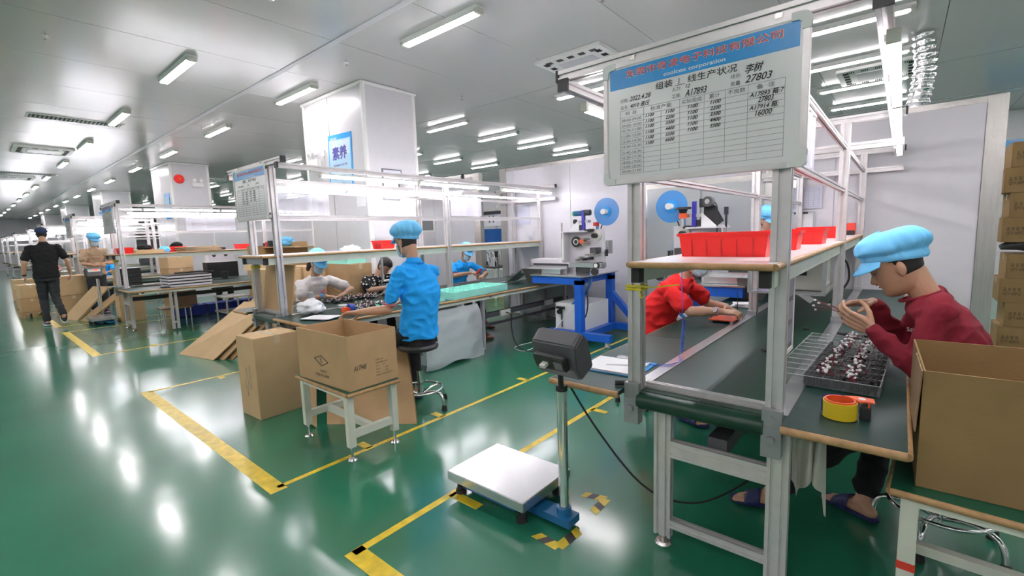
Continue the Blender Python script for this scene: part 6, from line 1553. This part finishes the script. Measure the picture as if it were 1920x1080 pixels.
# --- man in blue polo on the stool
J = dict(pelvis=(-3.20, 2.52, .66), chest=(-3.15, 2.52, 1.02), neck=(-3.20, 2.50, 1.305), head=(-3.262, 2.485, 1.458), face=(-.93, -.12, -.30), crown=(-.25, 0, .95),
         shl=(-3.17, 2.315, 1.215), shr=(-3.16, 2.68, 1.20), ell=(-3.25, 2.25, .905), elr=(-3.30, 2.72, .95), wrl=(-3.49, 2.12, .880), wrr=(-3.56, 2.62, .90),
         knl=(-3.52, 2.38, .56), knr=(-3.53, 2.66, .56), anl=(-3.50, 2.30, .085), anr=(-3.42, 2.62, .085), toel=(-1, -.15, 0), toer=(-1, .2, 0), hem=(-3.20, 2.52, .665))
t, Hd, fr = person('man in bright blue polo shirt and sky-blue cap seated on the chrome stool', (-3.20, 2.52, 0), J, m_polo, m_bcloth, 'short', m_skin, voxel=.005, cloth_vox=.007, mask=True, collar=m_polo, stripes=True,
    hk=dict(l=dict(d=(-.80, -.45, -.10), n=(.15, -.35, -1), side=-1, curl=(.30, .40, .45, .55), thumb=.3, S=1.12), r=dict(d=(-.9, -.3, -.1), n=(0, 0, -1), side=1)), eyes=True, fold=.008, fat=1.02, seed=7, headS=1.04, skirt=.05, hairlow=-.052)
# --- woman in white T-shirt
J = dict(pelvis=(-5.72, 2.78, .52), chest=(-5.67, 2.80, .86), neck=(-5.59, 2.84, 1.07), head=(-5.51, 2.845, 1.215), face=(.80, -.02, -.58), crown=(.58, 0, .80),
         shl=(-5.61, 3.04, .99), shr=(-5.63, 2.64, .97), ell=(-5.43, 3.22, .85), elr=(-5.49, 2.62, .78), wrl=(-5.32, 3.07, .83), wrr=(-5.30, 2.80, .82),
         knl=(-5.4, 2.95, .50), knr=(-5.4, 2.65, .50), anl=(-5.35, 2.95, .085), anr=(-5.35, 2.65, .085), toel=(1, 0, 0), toer=(1, 0, 0), hem=(-5.70, 2.78, .56))
t, Hd, fr = person('woman in white T-shirt with blue cap and mask working behind the second line', (-5.72, 2.78, 0), J, m_wcloth, m_gcloth, 'short', m_skin2, mask=True, hair_m=m_hairb, sleeve_r=1.12,
    hk=dict(l=dict(d=(.5, -.8, -.1), n=(0, 0, -1), side=-1), r=dict(d=(.7, .6, -.1), n=(0, 0, -1), side=1)), eyes=True, seed=9, headS=.98)
chain(B_ := B(), [Hd.w((-.05, -.06, .0)), Hd.w((-.055, -.075, -.07)), Hd.w((-.04, -.085, -.13))], [.036, .036, .022]); fuse(B_, 'hair_tail', m_hairb, t, .008, 2, .004, 30)
B().ring(V3(-5.33, 2.775, .82), (.7, .5, 0), .032, .027, .035, 18).build('wrist_strap', m_bluehd, t)
text('shirt_print', 'MOIRÉM', t, m_inkg, (-5.555, 2.80, .885), (-.1, 1, 0), (-.3, 0, 1), .02, .15); B().box((-5.548, 2.88, .86), (.004, .09, .04), 0, 0, rad(-12)).build('shirt_patch', m_pink, t)
# --- worker in patterned blouse
J = dict(pelvis=(-5.74, 3.63, .52), chest=(-5.66, 3.67, .82), neck=(-5.56, 3.73, 1.00), head=(-5.50, 3.79, 1.11), face=(.62, .25, -.75), crown=(.70, .2, .65),
         shl=(-5.56, 3.89, .95), shr=(-5.60, 3.53, .94), ell=(-5.42, 3.95, .84), elr=(-5.46, 3.50, .80), wrl=(-5.33, 3.88, .83), wrr=(-5.30, 3.69, .83),
         knl=(-5.5, 3.83, .50), knr=(-5.5, 3.53, .50), anl=(-5.45, 3.83, .085), anr=(-5.45, 3.53, .085), toel=(1, 0, 0), toer=(1, 0, 0), hem=(-5.85, 3.67, .56))
t, Hd, fr = person('dark-haired worker in black and white patterned blouse bending over the second line', (-5.86, 3.67, 0), J, m_pattern, m_bcloth, 'short', m_skin2, capon=False, sleeve_r=1.25,
    hk=dict(l=dict(d=(.6, -.6, -.1), n=(0, 0, -1), side=-1), r=dict(d=(.8, .4, -.1), n=(0, 0, -1), side=1)), eyes=True, lips=True, seed=11, hairlow=-.09)
B().ring(V3(-5.33, 3.68, .83), (.8, .4, 0), .032, .027, .03, 18).build('wrist_strap', m_bluehd, t)
# --- man in blue polo with mask at the far side of line two
J = dict(pelvis=(-5.86, 5.45, .52), chest=(-5.80, 5.47, .84), neck=(-5.70, 5.50, 1.06), head=(-5.61, 5.50, 1.20), face=(.80, -.18, -.50), crown=(.50, 0, .85),
         shl=(-5.72, 5.74, .985), shr=(-5.74, 5.26, 1.0), ell=(-5.50, 5.84, .82), elr=(-5.58, 5.18, .84), wrl=(-5.35, 5.62, .82), wrr=(-5.38, 5.36, .88),
         knl=(-5.5, 5.6, .50), knr=(-5.5, 5.3, .50), anl=(-5.1, 5.35, .085), anr=(-4.60, 4.75, .085), toel=(1, 0, 0), toer=(1, .25, 0), hem=(-5.85, 5.45, .56))
t, Hd, fr = person('masked man in blue polo holding a red tool at the second line', (-5.86, 5.45, 0), J, m_polo, m_bcloth, 'short', m_skin, mask=True, collar=m_polo, stripes=True,
    hk=dict(l=dict(d=(.4, -.9, -.1), n=(0, 0, -1), side=-1), r=dict(d=(.6, .5, -.2), n=(.3, .3, -.9), side=1, curl=(.9, .9, .9, .9))), eyes=True, seed=13, shoes=m_slipr, fat=1.02)
B().cyl((-5.30, 5.40, .86), (-5.24, 5.46, .94), .022, 12).build('screwdriver', m_redtx, None, 'red hand tool held by the masked man in the blue polo', 'tool', smooth=True)
# --- man in black walking away
J = dict(pelvis=(-12.75, 1.07, .98), chest=(-12.75, 1.08, 1.36), neck=(-12.75, 1.09, 1.62), head=(-12.79, 1.09, 1.785), face=(-1, .12, -.06), crown=(0, 0, 1),
         shl=(-12.75, .875, 1.535), shr=(-12.75, 1.295, 1.535), ell=(-12.70, .79, 1.235), elr=(-12.70, 1.39, 1.245), wrl=(-12.76, .765, .985), wrr=(-12.80, 1.42, .99),
         knl=(-12.82, .99, .52), knr=(-12.72, 1.15, .53), anl=(-12.72, .985, .095), anr=(-12.44, 1.20, .22), toel=(-1, -.1, 0), toer=(-1, .1, 0), hem=(-12.75, 1.07, .93), cut=.93)
t, Hd, fr = person('man in black shirt and navy cap walking away down the aisle', (-12.75, 1.07, 0), J, m_bcloth, m_gcloth, 'short', m_skin, mask=False, capon=False, collar=m_bcloth, voxel=.007, fat=1.12, sleeve_r=1.1,
    hk=dict(l=dict(d=(-.2, .1, -1), n=(0, 1, 0), side=1, curl=(.6, .6, .7, .7)), r=dict(d=(-.2, -.1, -1), n=(0, -1, 0), side=-1, curl=(.6, .6, .7, .7))), seed=15, shoes=None, headS=1.02)
b = B(); ellip(b, Hd.w((-.005, 0, .055)), (.112, .092, .078), Hd.M, 20, 12); b.build('baseball_cap', m_navycap, t, smooth='all')
B().ring(V3(-12.752, .77, 1.01), (-.1, 0, -1), .034, .028, .03, 16).build('watch', m_black, t)
for k, (a, h, z) in enumerate((((-12.72, .985, .085), (-1, -.1, 0), 0), ((-12.44, 1.20, .205), (-1, .1, 0), 1))):
    b = B(); h = V3(*h).normalized(); a = V3(*a)
    if k == 0: b2 = [(-.09, .0), (.10, 0), (.19, 0)]
    c = a + h * .05 - V3(0, 0, .042)
    M3 = Matrix((h, V3(-h.y, h.x, 0), V3(0, 0, 1))).transposed()
    if k: M3 = Matrix.Rotation(rad(-35), 3, V3(-h.y, h.x, 0)) @ M3
    ellip(b, c, (.145, .05, .045), M3, 16, 10); b.build('shoe', m_slip if k == 0 else m_gcloth, t, smooth='all')
    b = B(); ellip(b, c - V3(0, 0, .018), (.150, .054, .022), M3, 16, 8); b.build('shoe_sole', m_white, t, smooth='all')
# --- worker in beige standing
J = dict(pelvis=(-13.80, 1.94, .92), chest=(-13.77, 1.96, 1.28), neck=(-13.75, 1.97, 1.50), head=(-13.71, 1.97, 1.645), face=(.75, .20, -.28), crown=(0, 0, 1),
         shl=(-13.73, 2.16, 1.42), shr=(-13.75, 1.76, 1.42), ell=(-13.65, 2.22, 1.14), elr=(-13.63, 1.74, 1.14), wrl=(-13.51, 2.02, 1.13), wrr=(-13.51, 1.94, 1.10),
         knl=(-13.75, 2.04, .50), knr=(-13.75, 1.84, .50), anl=(-13.78, 2.04, .085), anr=(-13.78, 1.84, .085), toel=(1, 0, 0), toer=(1, 0, 0), hem=(-13.80, 1.94, .88))
t, Hd, fr = person('standing worker in beige shirt with blue cap and mask, arms folded at the waist', (-13.80, 1.94, 0), J, m_beige, m_gcloth, 'short', m_skin, mask=True, voxel=.008, sleeve_r=1.1,
    hk=dict(l=dict(d=(.1, -1, -.1), n=(-.8, 0, -.3), side=1), r=dict(d=(.1, 1, .1), n=(-.8, 0, -.3), side=-1)), seed=17)
# --- worker by the wall behind the nearest line
J = dict(pelvis=(-1.20, 5.98, .86), chest=(-1.20, 5.98, 1.18), neck=(-1.19, 5.97, 1.40), head=(-1.17, 5.96, 1.545), face=(.6, -.5, -.4), crown=(0, 0, 1),
         shl=(-1.05, 6.08, 1.32), shr=(-1.33, 5.86, 1.32), ell=(-.98, 6.0, 1.08), elr=(-1.25, 5.72, 1.06), wrl=(-.95, 5.85, 1.0), wrr=(-1.12, 5.65, 1.0),
         knl=(-1.12, 6.0, .48), knr=(-1.25, 5.9, .48), anl=(-1.12, 6.02, .085), anr=(-1.25, 5.92, .085), toel=(.6, -.5, 0), toer=(.6, -.5, 0), hem=(-1.20, 5.98, .84))
person('worker with dark hair, violet top and blue cap glimpsed beyond the red bin', (-1.20, 5.98, 0), J, mat('violet_cloth', (.16, .08, .42), .9), m_gcloth, 'short', m_skin2, seed=19, voxel=.008, fat=.9)
# --- distant workers, seated at the far lines
for i, (x, y, mm, l, capc) in enumerate([(-12.4, 3.9, m_pink, 'worker in floral sleeves bent over the line with stacked trays', True), (-19.9, 1.7, m_pink, 'distant worker in pink at the far left lines', False), (-23.4, 1.9, m_pattern, 'distant worker in dark patterned shirt at the far left lines', False), (-16.9, 2.5, m_polo, 'distant worker in blue just right of the walking man', True)]):
    J = dict(pelvis=(x, y, .52), chest=(x + .07, y, .86), neck=(x + .16, y, 1.08), head=(x + .24, y, 1.21), face=(.8, -.1, -.5), crown=(.5, 0, .8),
             shl=(x + .14, y + .2, 1.02), shr=(x + .14, y - .2, 1.02), ell=(x + .32, y + .26, .84), elr=(x + .32, y - .26, .84), wrl=(x + .48, y + .10, .83), wrr=(x + .48, y - .10, .83),
             knl=(x + .38, y + .12, .50), knr=(x + .38, y - .12, .50), anl=(x + .36, y + .12, .085), anr=(x + .36, y - .12, .085), toel=(1, 0, 0), toer=(1, 0, 0), hem=(x + .02, y, .56))
    person(l, (x, y, 0), J, mm, m_gcloth, 'long' if i == 0 else 'short', m_skin2, voxel=.009, cloth_vox=.011, mask=capc, capon=capc, seed=21 + i,
        hk=dict(l=dict(d=(.6, -.8, -.1), n=(0, 0, -1), side=-1), r=dict(d=(.6, .8, -.1), n=(0, 0, -1), side=1)))
# ------------------------------------------------------------ machine room beyond the doorway
t = thing('work_table', 'grey table in the machine room seen through the doorway', 'table', (-7.75, 8.25, 0))
B().bx(-8.35, -7.15, 7.9, 8.6, 0.70, 0.74).build('table_top', m_dgrey, t)
for x in (-8.3, -7.2):
    for y in (7.95, 8.55): B().bx(x - .02, x + .02, y - .02, y + .02, 0, 0.70).build('leg', m_cream, t)
t = thing('blue_barrel', 'blue plastic hopper in the machine room seen through the doorway', 'hopper', (-7.55, 8.3, 1.30))
b = B(); b.cyl((-7.55, 8.3, 1.30), (-7.55, 8.3, 1.60), .24, 24, .28); b.build('drum', mat('drum_blue', (.02, .13, .45), .35), t, smooth=True); B().ring((-7.55, 8.3, 1.60), (0, 0, 1), .30, .26, .03).build('rim', MATS['drum_blue'], t)
b = B(); [b.cyl((-7.55 + .2 * math.cos(a), 8.3 + .2 * math.sin(a), .745), (-7.55 + .2 * math.cos(a), 8.3 + .2 * math.sin(a), 1.30), .015, 8) for a in (0.5, 2.1, 3.7, 5.2)]; b.build('stand', m_steel, t)
random.seed(5)
t = thing('assembly_machine', 'tangle of pneumatic machinery on the table beyond the doorway', 'machine', (-7.8, 8.2, .745))
for k in range(26):
    x = random.uniform(-8.3, -7.2); y = random.uniform(7.95, 8.5); z = random.uniform(.745, 1.05)
    if k % 2: B().box((x, y, .745 + (z - .745) / 2 + .03), (random.uniform(.03, .14), random.uniform(.03, .1), (z - .745) + .06)).build('block', random.choice([m_steelp, m_dgrey, m_steel, m_black, m_wall]), t)
    else: B().cyl((x, y, .745), (x, y, z + .2), .012, 8).build('rod', m_steel, t)
for k in range(6): x = -8.2 + k * .17; B().tube([(x, 7.95, .9), (x + .05, 7.9, 1.1), (x + .15, 7.92, 1.05), (x + .2, 7.95, .85)], .009, 6).build('air_hose', m_conn if k % 2 else m_dblue, t, smooth='all')
t = thing('hanging_sheet', 'white instruction sheet behind the blue hopper in the doorway', 'document', (-7.9, 8.6, 1.7)); B().bx(-8.15, -7.6, 8.66, 8.665, 1.70, 2.05).build('sheet', m_paper, t)
for x in (-7.98, -7.85):
    for z in (1.78, 1.88): B().bx(x, x + .05, 8.654, 8.66, z, z + .07).build('small_picture', m_inkg, t)
t = thing('machine_frame', 'aluminium frame with shelf rail in the machine room', 'frame', (-7.7, 8.75, 0))
for x in (-8.5, -7.75, -7.1): B().bx(x - .02, x + .02, 8.68, 8.72, 0, 2.2).build('post', m_alu, t)
for z in (1.65, 2.1): B().bx(-8.5, -7.1, 8.68, 8.72, z, z + .04).build('rail', m_alu, t)
B().bx(-8.4, -7.2, 8.64, 8.68, 1.98, 2.06).build('power_strip', m_black, t)
carton('carton', 'carton on the floor under the table beyond the doorway', (-7.4, 8.2, 0), (.5, .4, .4), 0, m_card)
line(-3.9, 'assembly line in the room beyond the partition, its top rails showing over the wall', .36, .36, 10.5, (7.2, 9.5), 1, y0=7.2)
# ------------------------------------------------------------ line with flat cartons: what lies on it
X3 = -10.70; zt = 1.362
carton('carton', 'shallow tan carton on the shelf of the line with flat cartons', (X3 + .08, 2.25, zt), (.34, .42, .06), .05, m_card2, None, None, False)
blob('garment', 'dark garment on the shallow carton of the distant shelf', 'garment', (X3 + .05, 2.22, zt + .06), .09, m_bcloth, seed=12, sq=(1, 1.2, .5))
blob('bouffant_cap', 'blue cap lying beside the red bin on the distant shelf', 'cap', (X3 + .12, 2.50, zt), .085, m_cap, seed=14, sq=(1, 1, .7))
red_bin((X3 + .02, 2.70, zt), rad(90), 'red bin behind the flat cartons on the distant shelf', .28, .22, .095)
blob('garment', 'black thing heaped in the red bin of the distant shelf', 'garment', (X3 + .02, 2.72, zt + .05), .10, m_bcloth, seed=16, sq=(.8, 1, .7))
for k in range(5):
    W = Matrix.Translation((X3 + .14, 3.02 + .03 * (k % 2), zt + .018 * k)) @ Matrix.Rotation(.06 * (k - 2), 4, 'Z')
    B().bx(-.14, .14, -.36, .36, 0, .013, W).build('flat_carton', m_card2 if k % 2 else m_card, None, '%s flat carton from the bottom of the stack on the distant shelf' % words[k], 'cardboard', 'flat cartons on the distant shelf')
B().bx(X3 - .05, X3 + .02, 3.42, 3.56, zt, zt + .05).build('black_box', m_black, None, 'small black box right of the flat cartons on the distant shelf', 'box')
t = thing('tin_cup', 'white tub at the front of the distant shelf', 'tub', (X3 - .1, 1.76, zt)); B().cyl((X3 - .1, 1.76, zt), (X3 - .1, 1.76, zt + .10), .05, 18).build('body', m_white, t, smooth=True)
# stack of trays on its table
for k in range(4):
    t = thing('stacked_tray', '%s white tray from the table of the tray stack on the distant line' % words[k], 'tray', (-9.95, 2.62, .758 + .052 * k), 0, 'white trays stacked on the distant line')
    W = Matrix.Translation((-9.98 + .015 * (k % 2), 2.63, .758 + .052 * k)) @ Matrix.Rotation(.03 * (k % 3), 4, 'Z')
    B().bx(-.22, .22, -.34, .34, 0, .030, W).build('tray', m_wall, t); B().bx(-.20, .20, -.32, .32, .030, .050, W).build('black_parts', m_black, t)
for k in range(7): B().box((-9.98 + random.uniform(-.14, .14), 2.55 + k * .07, .758 + .215 + .012), (.16, .05, .022), random.uniform(0, 3)).build('black_part', m_black, None, 'loose black parts on top of the tray stack', 'part', 'black parts on the tray stack')
B().bx(-9.84, -9.74, 2.20, 2.32, .758, .778).build('black_tool', m_black, None, 'small black tool lying before the tray stack', 'tool')
# on the belt
for k in range(6):
    t = thing('stacked_crate', '%s black crate from the belt in the stack behind the posts' % words[k], 'crate', (-11.2, 2.02, .753 + .055 * k), 0, 'black crates stacked on the distant line')
    B().bx(-11.42, -11.04, 1.88, 2.20, .758 + .055 * k, .758 + .055 * k + .045).build('body', m_black, t); B().bx(-11.43, -11.03, 1.87, 2.21, .758 + .055 * k + .045, .758 + .055 * k + .052).build('rim', mat('teal_black', (.02, .04, .045), .4), t)
for i, (x, y, z, s, l) in enumerate([(-12.0, 2.15, 0, (.4, .4, .56), 'lower box by the far scale'), (-12.0, 2.15, .565, (.38, .38, .24), 'middle box by the far scale'), (-12.0, 2.15, .81, (.36, .36, .22), 'upper box by the far scale'), (-11.75, 2.95, 0, (.5, .45, 1.0), 'tall carton beyond the black crates'), (-11.75, 2.95, 1.005, (.5, .45, .28), 'carton on the tall one beyond the black crates'), (-12.0, 4.75, 0, (.5, .45, 1.1), 'tan carton right of the white instrument')]):
    carton('carton', l, (x, y, z), s, .02 * i, m_card if i % 2 else m_card2, None, 'cartons between the distant lines')
t = thing('test_instrument', 'white instrument with dials on the distant line above the floral sleeves', 'instrument', (-11.75, 3.75, 1.1))
B().bx(-11.62, -11.38, 3.45, 3.95, 1.12, 1.32).build('case', m_wall, t); [B().cyl((-11.38, y, 1.24), (-11.36, y, 1.24), .035, 14).build('dial', m_dgrey, t) for y in (3.55, 3.78)]; B().bx(-11.62, -11.38, 3.42, 3.98, 1.085, 1.12).build('base', m_white, t)
B().bx(-11.64, -11.36, 3.40, 4.0, .76, 1.085).build('black_stand', m_black, t)
flat('sheet of tan card lying on the distant belt', [(-10.75, 2.1, .76), (-10.75, 2.75, .76), (-10.45, 2.75, .79), (-10.45, 2.1, .79)], .006, m_card2)
for k in range(3):
    b = B(); x0, y0 = -11.6, 2.75 + .55 * k; b.bx(x0, x0 + .4, y0, y0 + .5, .02, .22); b.build('plastic_crate', m_plinen, None, '%s blue crate on the floor under the distant line' % words[k], 'crate', 'blue crates under the distant line')
t = thing('metal_trolley', 'low metal stand by the open carton left of the second line', 'trolley', (-8.9, 3.05, 0))
for x in (-9.25, -8.75):
    for y in (2.85, 3.2): B().cyl((x, y, 0), (x, y, .56), .014, 8).build('leg', m_steel, t)
for z in (.56, .30): B().bx(-9.28, -8.72, 2.82, 3.23, z, z + .02).build('shelf', m_steelp, t)
t = thing('footstool', 'low stool with wooden top beneath the distant line', 'stool', (-11.0, 2.6, 0))
B().bx(-11.0, -10.6, 2.35, 2.85, .27, .30).build('top', m_wood, t)
for x in (-10.97, -10.63):
    for y in (2.38, 2.82): B().cyl((x, y, 0), (x, y, .27), .012, 8).build('leg', m_steel, t)
# near the walking man
for i, (x, y, z, s, l) in enumerate([(-15.0, .95, .12, (.62, .36, .30), 'lower carton on the pallet left of the walking man'), (-15.0, .95, .425, (.62, .36, .29), 'upper carton on the pallet left of the walking man'), (-14.3, 1.55, 0, (.7, .5, .46), 'lower carton right of the walking man'), (-14.3, 1.55, .465, (.7, .5, .42), 'upper carton right of the walking man'), (-17.2, 1.1, 0, (.8, .5, .5), 'carton behind the pallet beyond the walking man'), (-20.0, 1.2, 0, (.8, .5, .62), 'farther carton by the far lines')]):
    carton('carton', l, (x, y, z), s, .05 * (i % 2), m_card2 if i % 2 else m_card, None, 'cartons around the walking man')
t = thing('pallet', 'small wooden pallet under the cartons left of the walking man', 'pallet', (-15.0, .95, 0))
for k in range(5): B().bx(-15.34 + .14 * k, -15.24 + .14 * k, .74, 1.16, .09, .115).build('slat', m_wood, t)
for y in (.78, .95, 1.12): B().bx(-15.34, -14.68, y - .03, y + .03, 0, .09).build('runner', m_wood, t)
# carton top with a cap, gadgets
blob('bouffant_cap', 'blue cap lying on the open carton seen between the second line posts', 'cap', (-8.35, 3.75, 1.40), .15, m_cap, seed=21, sq=(1, 1, .6))
B().bx(-9.0, -7.6, 3.55, 4.0, 1.385, 1.40).build('shelf_board', m_card2, None, 'tan board under the blue cap between the second line posts', 'board')
for k, (x, c) in enumerate(((-8.95, m_black), (-8.85, m_redtx), (-8.75, m_black))): B().bx(x, x + .07, 3.6, 3.7, 1.401, 1.47 + .02 * k).build('small_tool', c, None, '%s small tool left of the blue cap on the board' % words[k], 'tool', 'small tools beside the blue cap')
t = thing('bench_machine', 'grey bench machine behind the board with the blue cap', 'machine', (-8.7, 5.85, 0))
B().bx(-9.1, -8.4, 5.55, 6.15, 0, .8).build('cabinet', m_wall2, t); B().bx(-9.0, -8.5, 5.65, 6.05, .8, 1.1).build('head', m_wall, t); B().cyl((-8.8, 5.8, 1.1), (-8.8, 5.8, 1.5), .03, 10).build('column', m_steel, t); B().bx(-8.95, -8.65, 5.65, 5.85, 1.45, 1.62).build('display', m_white, t); B().bx(-8.92, -8.68, 5.642, 5.65, 1.48, 1.59).build('screen', m_dgrey, t)
t = thing('black_cup', 'black cup on the distant belt right of the tray stack', 'cup', (-10.85, 3.55, .753)); B().cyl((-10.85, 3.55, .753), (-10.85, 3.55, .90), .055, 18, .062).build('body', m_black, t, smooth=True); B().ring((-10.85, 3.55, .90), (0, 0, 1), .064, .056, .012).build('rim', m_dgrey, t)
